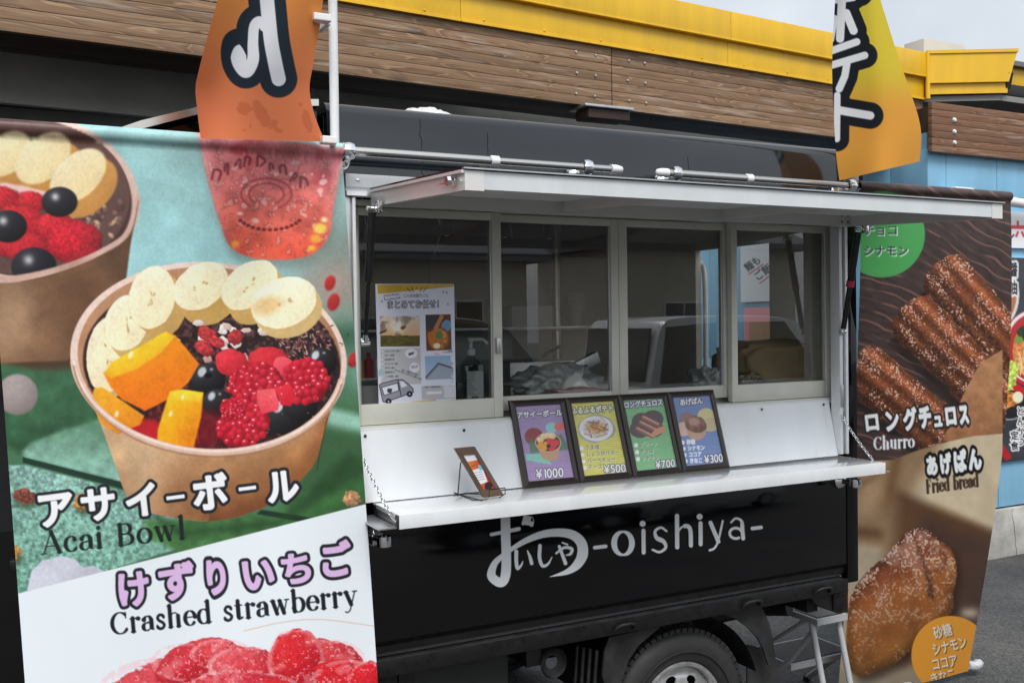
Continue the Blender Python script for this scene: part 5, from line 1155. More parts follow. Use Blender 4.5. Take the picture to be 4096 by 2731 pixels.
    # sugared fried bread
    br = [A8(*q) for q in ((108, 1330), (130, 1130), (205, 1010), (300, 925), (380, 840), (440, 788), (510, 783), (580, 835), (648, 890), (672, 1000), (655, 1110), (650, 1200), (560, 1290), (450, 1390), (330, 1480), (180, 1532), (118, 1470))]
    br = [tuple(q) for q in sp(*(br + br[:1]), n=5)]
    cv.poly([(a + 10, b + 12) for a, b in br], C(40, 26, 18), soft=16, alpha=.7)
    i, m, sdv = cv.polym(br, 2.5, 0); X, Y = cv.x[i], cv.y[i]; u = (X - 1894.9) * 2.2183; v = (Y - 861.3) * 2.2183
    t = np.clip((v - 820 + (u - 380) * .35) / 620, 0, 1)[:, None]; col = C(128, 62, 42) * (1 - t) + C(134, 86, 38) * t
    e = np.clip(-sdv / 26, 0, 1)[:, None]; col = col * (.62 + .42 * e) * (.8 + .4 * fbm(X, Y, 34, 4, 4)[:, None])
    fold = np.exp(-((u - 525 - .12 * (v - 1000)) / 20) ** 2) * sstep(960, 1040, v) * sstep(1200, 1100, v); col = col * (1 - .5 * fold[:, None]) 
    hl = np.exp(-((v - 1180 + (u - 300) * .55) / 110) ** 2)[:, None]; col = col * (1 - .4 * hl) + C(190, 116, 50) * .4 * hl
    g = fbm(X, Y, 4.2, 2, 6); g2 = fbm(X, Y, 30, 3, 8); up_ = sstep(1420, 820, v + (u - 300) * .35); sug = .85 * sstep(.55, .66, g) * (.22 + .9 * sstep(.38, .58, g2 + .14 * up_)) * (.25 + .75 * up_)
    col = col * (1 - np.clip(sug, 0, 1)[:, None]) + C(232, 208, 190) * np.clip(sug, 0, 1)[:, None]; dust = .55 * up_ * sstep(.42, .66, g2); col = col * (1 - dust[:, None]) + C(196, 160, 144) * dust[:, None]
    cv.put(i, col, m)
    cv.stroke(sp(A8(468, 850), A8(492, 930), A8(520, 1010), A8(536, 1075), A8(540, 1120)), np.linspace(2, 7, 33), C(62, 30, 22), soft=7, alpha=.6)
    cv.stroke(sp(A8(520, 905), A8(570, 880), A8(615, 925), A8(600, 985), A8(540, 1000)), 4, C(84, 44, 32), soft=7, alpha=.5)
    cv.stroke(sp(A8(560, 850), A8(625, 905), A8(645, 985)), 5, C(206, 150, 110), soft=8, alpha=.5)
    # discs with the flavours
    gx, gy = A7(445, 465); cv.blob(gx, gy, 338 / 3.413, 338 / 3.413, 0, C(76, 160, 88))
    D, Wt = C(20, 44, 34), C(226, 240, 232)
    for s_, p in (('チョコ', ((298, 478), (575, 478))), ('シナモン', ((298, 640), (655, 640))), ('プレーン', ((298, 310), (640, 310)))):
        a, b = A7(*p[0]), A7(*p[1]); cv.text(s_, a[0], a[1], b[0], b[1], 27, D, bold=.015, shadow=(1.6, 1.6, Wt, .6))
    ox, oy = A8(640, 1425); cv.blob(ox, oy, 200 / 2.2183, 200 / 2.2183, 0, C(224, 152, 54))
    for s_, p in (('砂糖', ((562, 1348), (655, 1324))), ('シナモン', ((555, 1432), (730, 1388))), ('ココア', ((550, 1508), (680, 1482))), ('きなこ', ((545, 1582), (672, 1552)))):
        a, b = A8(*p[0]), A8(*p[1]); cv.text(s_, a[0], a[1], b[0], b[1], 31, C(244, 240, 230), bold=.012, shadow=(2.0, 1.6, C(112, 70, 22), .4))
    W2 = C(236, 240, 250); K = C(36, 30, 30)
    for ch, bx in zip('ロングチュロス', ((193, 178, 286, 294), (298, 166, 384, 292), (394, 160, 474, 284), (472, 146, 548, 276), (545, 172, 606, 272), (604, 142, 678, 264), (678, 138, 738, 256))):
        a, b = A8(bx[0], bx[1]), A8(bx[2], bx[3]); letter(cv, ch, (a[0], a[1], b[0], b[1]), W2, K, 3.4, .04)
    for ch, bx in zip('あげぱん', ((508, 400, 582, 516), (578, 388, 650, 508), (648, 372, 728, 500), (722, 362, 804, 490))):
        a, b = A8(bx[0], bx[1]), A8(bx[2], bx[3]); letter(cv, ch, (a[0], a[1], b[0], b[1]), W2, C(14, 14, 14), 5.0, .045)
    a, b = A8(250, 380), A8(456, 366); cv.serif('Churro', *a, *b, 41, C(232, 236, 246), up=(-.03, -1)); a, b = A8(517, 602), A8(784, 566); cv.serif('Fried bread', *a, *b, 44, C(66, 50, 42), up=(-.06, -1))
paint_right(cv)
rbn = empty('churro_banner', (2.9, PY, 1.95), 'tall hanging banner printed with churros and fried bread at right', 'banner')
grid_mesh('cloth', PR, 'banner_print', rbn, cv.rgb())
tube('bottom_rod', [(BL[0] - .01, .305, zb2 + .008), (BR[0] + .05, .305, zb2 + .012)], .009, 'steel_tube', rbn)
MB().tube([(BR[0] + .05, .305, zb2 + .012), (BR[0] + .085, .305, zb2 + .014), (BR[0] + .10, .305, zb2 + .014)], [.011, .0125, .007], 14).build('rod_end', 'white_plastic', rbn, smooth=.9)
bag = [(BR[0] + .005 + .02 * k, .300 + .004 * math.sin(k * 2.), zb2 + .016 + .004 * math.cos(k * 1.7)) for k in range(5)]
tube('rod_wrap', bag, [.015, .021, .019, .022, .014], 'silver_wrap', rbn, 12)

# ------------------------------------------------------------------ nobori flags on white poles
def flag(left, right, ydep, zfoot, cols, vtop, nrow=420, ncol=210):
    """left/right: outline points (vx, vy) from top to foot; ydep(u, t) = distance plane"""
    L = np.array(left, float); Rr = np.array(right, float); P = np.zeros((nrow, ncol, 3)); u = np.linspace(0, 1, ncol)
    tt = np.linspace(0, 1, nrow); lx = sp(*left, n=10); rx = sp(*right, n=10)
    def along(c, t): 
        d = np.r_[0, np.cumsum(np.hypot(*np.diff(c, axis=0).T))]; d /= d[-1]; return np.interp(t, d, c[:, 0]), np.interp(t, d, c[:, 1])
    lxx, lyy = along(lx, tt); rxx, ryy = along(rx, tt)
    U_, T_ = np.meshgrid(u, tt); VX = lxx[:, None] + (rxx - lxx)[:, None] * U_; VY = lyy[:, None] + (ryy - lyy)[:, None] * U_
    D = C_F + ((VX - 1176) / F_PX)[..., None] * C_R - ((VY - 784.1) / F_PX)[..., None] * C_U
    P = CAM + D * ((ydep(U_, T_) - CAM[1]) / D[..., 1])[..., None]
    return P
PF = flag([(560, -260), (520, -80), (500, 0), (478, 80), (456, 165), (449, 205), (454, 262), (461, 318)], [(770, -260), (752, -80), (742, 0), (735, 60), (719, 150), (711, 205), (722, 262), (746, 326)],
          lambda u, t: -.105 - .23 * (1 - u) - .022 * np.sin(u * 7 + t * 5) * (1 - u * .6) - .012 * np.sin(u * 3 - t * 9), 0, None, None)
cv = Canvas(PF, C(224, 128, 62)); cv.soft = 1.5
def paint_flag_left(cv):
    x, y = cv.x, cv.y; t = sstep(-200, 260, y)[:, None]; cv.c = C(236, 160, 66) * (1 - t) + C(220, 124, 82) * t
    t2 = sstep(520, 450, x)[:, None]; cv.c = cv.c * (1 - .3 * t2) + C(206, 96, 58) * .3 * t2
    for px, py, a, b, an in ((600, 262, 14, 34, -.5), (560, 250, 16, 16, 0), (630, 285, 8, 9, .4), (706, 280, 10, 26, -.3), (575, 290, 3, 4, 0), (560, 300, 4, 3, 0), (690, 240, 5, 4, 0), (640, 300, 10, 6, .3)):
        cv.blob(px, py, a, b, an, C(190, 96, 62), wob=.3, wsc=9, alpha=.55, soft=1.5)   # damp stains
    K = C(34, 44, 54); Wt = C(232, 234, 244)
    s1 = sp((605, -60), (613, 0), (622, 90), (632, 145), (640, 182)); s2 = sp((608, 62), (596, 50), (584, 62), (581, 100), (581, 138), (566, 164), (551, 146), (547, 120), (549, 106))
    for pts, w in ((s1, 43), (s2, 40)): cv.stroke(pts, w, K)
    for pts, w in ((s1, 16.5), ): cv.stroke(pts, w, Wt)
    cv.stroke(s2, np.interp(np.arange(len(s2)), [0, len(s2) * .35, len(s2) * .8, len(s2) - 1], [12, 12, 18, 3]), Wt)
paint_flag_left(cv)
fl = empty('potato_flag', tuple(at(600, 318, y=-.2)), 'orange nobori flag with one dark-outlined white letter, blown sideways at left', 'flag'); fl.name = 'nobori_flag'
grid_mesh('cloth', PF, 'flag_print', fl, cv.rgb())
def poleat(vx, vy, y): return at(vx, vy, y=y)
px_ = at(768, 200, y=-.034)
po = empty('flag_pole', (px_[0], -.034, 1.40), 'white plastic flag pole beside the orange flag', 'pole')
pa, pb = at(760, -260, y=-.034), at(769, 318, y=-.034)
low_ = pb + (pb - pa) / np.linalg.norm(pb - pa) * .62
MB().tube([tuple(low_), tuple(pb), tuple(pa)], .0118, 18).build('tube', 'white_plastic', po, smooth=.9)
for vx, vy, w_, h_ in ((747, 40, 50, 24), (760, 321, 38, 18)):
    q = at(vx, vy, y=-.13); MB().box((q[0] - .026 * w_ / 46, -.132, q[2] - .009), (q[0] + .016, -.100, q[2] + .009), .003).box((q[0] + .010, -.0995, q[2] - .008), (q[0] + .024, -.020, q[2] + .008), .003).build('strap', 'tissue_white', fl)
PF2 = flag([(1925, -260), (1920, -60), (1918, 0), (1912, 120), (1912, 200), (1917, 300), (1921, 360), (1928, 415)], [(1950, -260), (2002, -60), (2022, 0), (2058, 115), (2098, 232), (2112, 280), (2116, 320), (2112, 371)],
           lambda u, t: -.112 - .05 * np.sin(u * 3.0) - .015 * np.sin(u * 6 + t * 4) - .10 * u, 0, None, None, 420, 160)
cv = Canvas(PF2, C(230, 170, 60)); cv.soft = 1.4
def paint_flag_right(cv):
    x, y = cv.x, cv.y; t = sstep(150, 270, y + .1 * (x - 2000))[:, None]; cv.c = C(222, 198, 62) * (1 - t) + C(232, 164, 70) * t; t0 = sstep(160, -60, y)[:, None]; cv.c = cv.c * (1 - .3 * t0) + C(204, 200, 72) * .3 * t0
    K = C(26, 30, 36); Wt = C(236, 238, 246)
    V = lambda a, b: (1492.9 + a / 2.7376 , b / 2.7376)
    S = [([V(1100, 10), V(1275, -15)], 9), ([V(1210, -60), V(1195, 245)], 9.5), ([V(1235, 85), V(1280, 195)], 9.5), ([V(1160, 120), V(1135, 250)], 8.5), ([V(1130, 325), V(1300, 265)], 8.5), ([V(1130, 415), V(1350, 350)], 8.5), ([V(1238, 405), V(1225, 480), V(1190, 560)], 8.5), ([V(1178, 600), V(1175, 875)], 7.5), ([V(1190, 695), V(1385, 728)], 9.5), ([V(1300, -90), V(1320, -40)], 9)]
    for p, w in S: cv.stroke(p, w + 21, K)
    for p, w in S: cv.stroke(p, w, Wt)
paint_flag_right(cv)
fr = empty('nobori_flag', tuple(at(2000, 400, y=-.15)), 'yellow to orange nobori flag with bold white lettering at right', 'flag')
grid_mesh('cloth', PF2, 'flag_print', fr, cv.rgb())
po2 = empty('flag_pole', (at(1962, 440, y=-.04)[0], -.03, 1.6), 'white plastic pole behind the yellow flag', 'pole')
pa, pb = at(1962, -260, y=-.034), at(1965, 500, y=-.034)
MB().tube([tuple(pb), tuple(pa)], .0105, 18).build('tube', 'white_plastic', po2, smooth=.9)
# ------------------------------------------------------------------ lettering on the truck side
xa, xb, za, zb_ = 1.185, 2.21, .755, .985
Z, X = np.meshgrid(np.linspace(zb_, za, 190), np.linspace(xa, xb, 800), indexing='ij'); P = np.stack([X, np.full_like(X, -.0012), Z], -1)
cv = Canvas(P, C(0, 0, 0)); cv.soft = .9
def paint_logo(cv):
    V = lambda a, b: (803.9 + a / 3.4952, 1119.7 + b / 3.4952); Wt = C(255, 255, 255)
    def S(pts, w, smooth=True):
        q = np.array([V(*p) for p in pts]); q = sp(*q, n=10) if smooth and len(q) > 2 else q
        w = np.interp(np.linspace(0, 1, len(q)), np.linspace(0, 1, len(w)), w) / 3.4952; cv.stroke(q, w, Wt)
    S([(1248, 255), (1250, 400), (1255, 560), (1250, 690), (1225, 755), (1180, 750), (1135, 700), (1160, 610), (1225, 545), (1300, 490), (1420, 420), (1560, 370), (1700, 360), (1800, 385), (1860, 450), (1865, 540), (1820, 620), (1740, 675), (1605, 714)], [38, 38, 38, 40, 36, 38, 36, 26, 20, 18, 24, 30, 34, 38, 42, 44, 36, 22, 2])
    S([(1135, 375), (1355, 330)], [14, 16], False)
    S([(1335, 510), (1335, 590), (1345, 645), (1375, 620), (1388, 590)], [16, 15, 15, 9, 4]); S([(1425, 505), (1445, 555), (1458, 605)], [6, 13, 15])
    S([(1525, 465), (1522, 560), (1545, 625), (1590, 610), (1622, 555)], [15, 15, 14, 10, 4]); S([(1655, 525), (1720, 480), (1780, 490), (1770, 530), (1735, 540)], [9, 12, 14, 12, 5]); S([(1680, 470), (1730, 605)], [13, 15], False); S([(1705, 440), (1745, 455)], [6, 8], False)
    cv.poly([V(*q) for q in ((1395, 218), (1465, 232), (1478, 262), (1472, 305), (1455, 314), (1440, 302), (1400, 296), (1388, 302), (1376, 290))], Wt)
    cv.poly([V(*q) for q in ((1455, 240), (1464, 240), (1473, 270), (1450, 268))], C(0, 0, 0))
    # Latin part, letter by letter on a rising line
    base = lambda vx: 1275 - (vx - 1380) * .118
    F = {'-': None}
    def put(ch, v0, v1, h):
        wd = SERIF[ch][0]; cv.serif(ch, v0, base(v0), v1, base(v1), h, Wt, weight=.135, thin=.062, up=(.0, -1))
    cv.stroke([(1366, 1257), (1391, 1254)], 4.3, Wt); cv.stroke([(1728, 1213), (1748, 1210.5)], 4.3, Wt)
    H = 100
    cv.stroke(arc(1431, 1247, 20.5, 26.5, 0, 362, 40), np.array([2.4 + 4.4 * abs(math.cos(math.radians(a))) for a in np.linspace(0, 362, 40)]), Wt)
    def stem(v, y0, y1, w=4.9): cv.stroke([(v, y0), (v + .4, y1)], w, Wt)
    stem(1478, 1218, 1268, 4.8); cv.blob(1476, 1202, 7, 7, 0, Wt)
    q = sp((1531, 1219), (1518, 1211), (1505, 1219), (1508, 1234), (1524, 1243), (1529, 1257), (1515, 1267), (1499, 1262)); cv.stroke(q, np.interp(np.linspace(0, 1, len(q)), [0, .3, .5, .7, 1], [2.6, 3.4, 5.6, 3.6, 2.6]), Wt)
    stem(1555, 1184, 1256, 5.0); cv.stroke(sp((1556, 1222), (1566, 1210), (1580, 1208), (1586, 1220), (1587, 1252)), np.array([2.4] * 12 + [4.9] * 21)[:33], Wt)
    stem(1609, 1201, 1249, 4.9); cv.blob(1607, 1186, 7, 7, 0, Wt)
    cv.stroke([(1632, 1200), (1650, 1243)], 4.9, Wt); q = sp((1660, 1196), (1650, 1240), (1641, 1258), (1630, 1263)); cv.stroke(q, 2.6, Wt)
    q = sp((1679, 1199), (1690, 1190), (1703, 1196), (1705, 1215), (1707, 1236)); cv.stroke(q, np.interp(np.linspace(0, 1, len(q)), [0, .4, .7, 1], [2.4, 3, 4.9, 4.6]), Wt); cv.stroke(arc(1690, 1224, 14, 12, 60, 330, 22), 3.3, Wt)
paint_logo(cv)
msk = cv.c[:, 0].reshape(cv.shape); keep = msk > .02; colr = np.repeat(lin(np.clip(msk, 0, 1))[..., None], 3, 2) * np.array([.80, .83, .85]) + .006
grid_mesh('side_lettering', P, 'vinyl_white', T, colr, keep=keep)

# ------------------------------------------------------------------ price boards on the shelf
def quad(c, nu, nv):
    """c: TL, TR, BR, BL world points"""
    c = [np.asarray(q, float) for q in c]; u = np.linspace(0, 1, nu)[None, :, None]; v = np.linspace(0, 1, nv)[:, None, None]
    return (c[0] * (1 - u) + c[1] * u) * (1 - v) + (c[3] * (1 - u) + c[2] * u) * v
bx = [1.310, 1.497, 1.684, 1.870, 2.055]; LEAN = .066
bcol = [(C(170, 146, 192), 'purple'), (C(220, 214, 112), 'yellow'), (C(132, 192, 138), 'green'), (C(122, 144, 196), 'blue')]
blab = ['purple price board showing an acai bowl at 1000 yen', 'yellow price board showing fries at 500 yen', 'green price board showing churros at 700 yen', 'blue price board showing fried bread at 300 yen']
def tilt(x, z, y0=-.0165): return np.array([x + (z - SZ) * -.046, y0 + (z - SZ) / .246 * LEAN, z])
def bullets(cv, x0, y0, dy, items, size, ink):
    for k, s_ in enumerate(items):
        yy = y0 + dy * k; xx = x0 + k * 2.3; cv.blob(xx, yy, 4.6, 5.2, 0, C(236, 238, 240)); cv.text(s_, xx + 8.5, yy + 4.6, xx + 8.5 + size * len(s_), yy + 4.6 - size * len(s_) * .055, 12.5, ink, shadow=(.9, .7, C(245, 245, 245), .3))
def yen(cv, s_, x0, y0, x1, y1, h): cv.text(s_, x0, y0, x1, y1, h, C(246, 246, 250), C(86, 86, 110), 1.5, .012)
def mini_bowl(cv, cx, cy, s_):
    cv.blob(cx - 33 * s_, cy - 14 * s_, 21 * s_, 20 * s_, 0, C(120, 90, 80)); cv.blob(cx - 33 * s_, cy - 20 * s_, 19 * s_, 12 * s_, 0, C(150, 60, 66)); cv.blob(cx + 8 * s_, cy - 34 * s_, 14 * s_, 12 * s_, 0, C(150, 206, 210)); cv.blob(cx + 26 * s_, cy - 36 * s_, 12 * s_, 9 * s_, 0, C(226, 110, 100))
    cv.poly([(cx - 52 * s_, cy + 26 * s_), (cx - 10 * s_, cy + 26 * s_), (cx + 8 * s_, cy + 50 * s_), (cx - 20 * s_, cy + 46 * s_), (cx - 50 * s_, cy + 40 * s_)], C(140, 206, 190)); cv.poly([(cx - 44 * s_, cy + 2 * s_), (cx + 30 * s_, cy - 20 * s_), (cx + 52 * s_, cy + 16 * s_), (cx - 40 * s_, cy + 24 * s_)], C(96, 128, 104), soft=3)
    cv.poly([(cx - 29 * s_, cy), (cx + 29 * s_, cy), (cx + 22 * s_, cy + 38 * s_), (cx, cy + 42 * s_), (cx - 14 * s_, cy + 36 * s_)], C(196, 158, 124)); cv.blob(cx, cy, 30 * s_, 22 * s_, .05, C(214, 184, 164)); cv.blob(cx, cy, 27.5 * s_, 20 * s_, .05, C(84, 54, 52))
    for k, (a, b) in enumerate(((-18, -6), (-10, -14), (0, -16), (10, -15))): cv.blob(cx + a * s_, cy + b * s_, 8 * s_, 7 * s_, .3, C(244, 230, 190), C(226, 190, 120))
    for a, b in ((-17, 6), (-10, 12), (-4, 4)): cv.blob(cx + a * s_, cy + b * s_, 8 * s_, 7 * s_, .2, C(240, 160, 60))
    for a, b in ((12, 6), (18, 0), (8, 13), (4, -3)): cv.blob(cx + a * s_, cy + b * s_, 8 * s_, 7 * s_, .2, C(222, 60, 70))
    cv.blob(cx + 1 * s_, cy + 8 * s_, 5 * s_, 5 * s_, 0, C(50, 44, 60))
for k in range(4):
    x0, x1 = bx[k] + .001, bx[k + 1] - .001; z0, z1 = SZ + .001, SZ + .246; fw = .0165
    root = empty('price_board', tuple(tilt((x0 + x1) / 2, SZ)), blab[k], 'menu board', 'price boards on the shelf')
    # mitred frame of four mouldings
    O = [(x0, z1), (x1, z1), (x1, z0), (x0, z0)]; I = [(x0 + fw, z1 - fw), (x1 - fw, z1 - fw), (x1 - fw, z0 + fw), (x0 + fw, z0 + fw)]; M = [((a[0] + b[0]) / 2, (a[1] + b[1]) / 2) for a, b in zip(O, I)]
    for j in range(4):
        jn = (j + 1) % 4; m = MB(); pr = []
        for q in (j, jn): pr += [tilt(*O[q]) + [0, .010, 0], tilt(*O[q]) + [0, -.002, 0], tilt(*M[q]) + [0, -.008, 0], tilt(*I[q]) + [0, -.003, 0], tilt(*I[q]) + [0, .010, 0]]
        m.poly(pr, [(a, (a + 1) % 5, 5 + (a + 1) % 5, 5 + a) for a in range(5)] + [(4, 3, 2, 1, 0), (5, 6, 7, 8, 9)]); m.build('frame_side', 'board_frame', root)
    MB().poly([tilt(*q) + [0, .0085, 0] for q in I] + [tilt(*q) + [0, .011, 0] for q in O], [(0, 1, 2, 3), (4, 5, 6, 7)]).build('backing', 'board_frame', root)
    P = quad([tilt(*q) + [0, .002, 0] for q in I], 100, 150); cv = Canvas(P, bcol[k][0]); cv.soft = .8
    X, Y = cv.x, cv.y; L = Y + .055 * X; cv.c *= (.93 + .12 * fbm(X * .12, L, 2.4, 3, k))[:, None]; cv.c *= (1 - .07 * sstep(.3, .9, np.sin(L * 1.25)))[:, None]
    Wt = C(248, 248, 252)
    def title(s_, x0, y0, x1, y1, h): cv.text(s_, x0, y0, x1, y1, h, Wt, C(92, 88, 120) if k != 1 else C(110, 110, 60), 1.8, .035)
    ink = C(60, 66, 50)
    if k == 0: title('アサイーボール', 1187, 962, 1292, 955, 17); mini_bowl(cv, 1259, 1016, 1.0); yen(cv, '¥1000', 1232, 1099, 1296, 1094, 30)
    if k == 1:
        title('ふるふるポテト', 1313, 952, 1410, 945, 17); cv.blob(1369, 984, 43, 32, 0, C(160, 162, 170), wob=.12, wsc=22); cv.blob(1369, 984, 39, 29, 0, C(226, 228, 232)); cv.blob(1369, 984, 30, 22, 0, C(206, 206, 212))
        for _ in range(70):
            a = rng.uniform(0, 3.14); cx_, cy_ = 1369 + rng.normal() * 11, 984 + rng.normal() * 8; l_ = rng.uniform(5, 11); c0 = C(*rng.choice([[206, 160, 112], [180, 128, 84], [222, 184, 140], [156, 104, 70]])); cv.stroke([(cx_ - l_ * math.cos(a), cy_ - l_ * .6 * math.sin(a)), (cx_ + l_ * math.cos(a), cy_ + l_ * .6 * math.sin(a))], 1.5, c0)
        bullets(cv, 1336, 1029, 15, ('うま塩', 'しょうゆバター', 'バーベキュー', 'チーズ'), 11, ink); yen(cv, '¥500', 1388, 1087, 1439, 1083, 27)
    if k == 2:
        title('ロングチュロス', 1433, 938, 1523, 931, 16)
        for a, b, r in ((1475, 968, 24), (1500, 962, 24), (1470, 985, 24), (1502, 985, 22)): cv.blob(a, b, r, r * .85, 0, C(92, 78, 80))
        for a, b in ((1478, 958), (1472, 970), (1464, 984)): cv.stroke([(a, b), (a + 34, b + 17)], 5.5, C(150, 96, 82)); cv.stroke([(a, b - 1.5), (a + 34, b + 15.5)], 1.6, C(206, 164, 150))
        cv.poly([(1492, 1000), (1506, 984), (1530, 976), (1528, 990), (1500, 1004)], C(206, 150, 116)); bullets(cv, 1461, 1022, 16, ('プレーン', 'チョコ', 'シナモン'), 10, ink); yen(cv, '¥700', 1507, 1076, 1552, 1071, 25)
    if k == 3:
        title('あげぱん', 1562, 932, 1615, 927, 16)
        for a, b, r, c0 in ((1578, 962, 18, (150, 120, 112)), (1622, 955, 20, (216, 206, 150)), (1632, 975, 18, (206, 186, 150)), (1570, 985, 18, (216, 186, 170)), (1600, 990, 22, (196, 160, 136))): cv.blob(a, b, r, r * .9, 0, C(*c0))
        cv.blob(1598, 974, 26, 19, .3, C(150, 104, 92), C(120, 78, 66), wob=.1, wsc=10, speck=.3); cv.blob(1594, 968, 14, 9, .2, C(188, 146, 134), soft=4)
        bullets(cv, 1568, 1016, 14.3, ('砂糖', 'シナモン', 'ココア', 'きなこ'), 10, C(238, 240, 250)); yen(cv, '¥300', 1619, 1064, 1662, 1059, 26)
    grid_mesh('print', P, 'glossy_print', root, cv.rgb())

# ------------------------------------------------------------------ small wooden frame on a wire easel
eroot = empty('framed_card', (1.15, -.10, SZ), 'small brown wooden frame with an orange card on a black wire easel', 'picture frame')
def tl_(x, s): return np.array([1.129 + x * .98 + s * .0 - .058 * s / .15, -.128 + .055 * s / .15 + x * .10, SZ + .008 + s * .86])
w_, h_ = .063, .150; fwx, fwz = .0135, .022
O = [(0, h_), (w_, h_), (w_, 0), (0, 0)]; I = [(fwx, h_ - fwz), (w_ - fwx, h_ - fwz), (w_ - fwx, fwz), (fwx, fwz)]
for j in range(4):
    jn = (j + 1) % 4; pr = []
    for q in (j, jn): pr += [tl_(*O[q]) + [0, .010, 0], tl_(*O[q]) + [0, -.003, 0], tl_(*I[q]) + [0, -.001, 0], tl_(*I[q]) + [0, .010, 0]]
    MB().poly(pr, [(a, (a + 1) % 4, 4 + (a + 1) % 4, 4 + a) for a in range(4)] + [(3, 2, 1, 0), (4, 5, 6, 7)]).build('frame_side', 'walnut', eroot)
P = quad([tl_(*q) + [0, .003, 0] for q in I], 40, 90); cv = Canvas(P, C(232, 234, 240)); cv.soft = .7
X, Y = cv.x, cv.y
V3 = lambda a, b: (803.9 + a / 3.7236, 803.9 + b / 3.7236)
cv.poly([V3(1000, 955), V3(1110, 935), V3(1130, 1000), V3(1035, 1030)], C(226, 140, 50), C(206, 70, 50), (1, 0)); cv.poly([V3(1095, 985), V3(1125, 975), V3(1140, 1020), V3(1110, 1030)], C(120, 196, 222)); cv.poly([V3(1120, 970), V3(1140, 980), V3(1240, 1190), V3(1205, 1200)], C(206, 40, 60)); cv.poly([V3(1105, 1150), V3(1160, 1130), V3(1230, 1195), V3(1140, 1215)], C(214, 80, 50)); cv.blob(*V3(1185, 1160), 9, 10, 0, C(40, 38, 40), wob=.2, wsc=5)
for k in range(4): a, b = V3(1065 + 9 * k, 1050 + 20 * k), V3(1125 + 9 * k, 1040 + 20 * k); cv.stroke([a, b], .7, C(150, 152, 160))
a, b = V3(1040, 1000), V3(1085, 992); cv.text('おいしや', *a, *b, 5, C(90, 50, 30))
grid_mesh('card', P, 'paper_print', eroot, cv.rgb())
wz = SZ + .003
tube('wire_easel', [(1.118, -.140, wz), (1.105, -.03, wz), (1.075, -.055, wz + .012), (1.10, -.12, wz), (1.135, -.135, wz), (1.135, -.150, wz + .012), (1.135, -.148, wz + .028), (1.186, -.142, wz + .028), (1.186, -.142, wz + .012), (1.175, -.128, wz)], .0016, 'wire_black', eroot, 6)
tube('wire_leg', [(1.090, -.045, wz), (1.092, -.062, wz + .09), (1.098, -.075, wz + .115)], .0016, 'wire_black', eroot, 6); tube('wire_base', [(1.075, -.055, wz + .004), (1.125, -.02, wz + .001), (1.16, -.06, wz)], .0016, 'wire_black', eroot, 6)

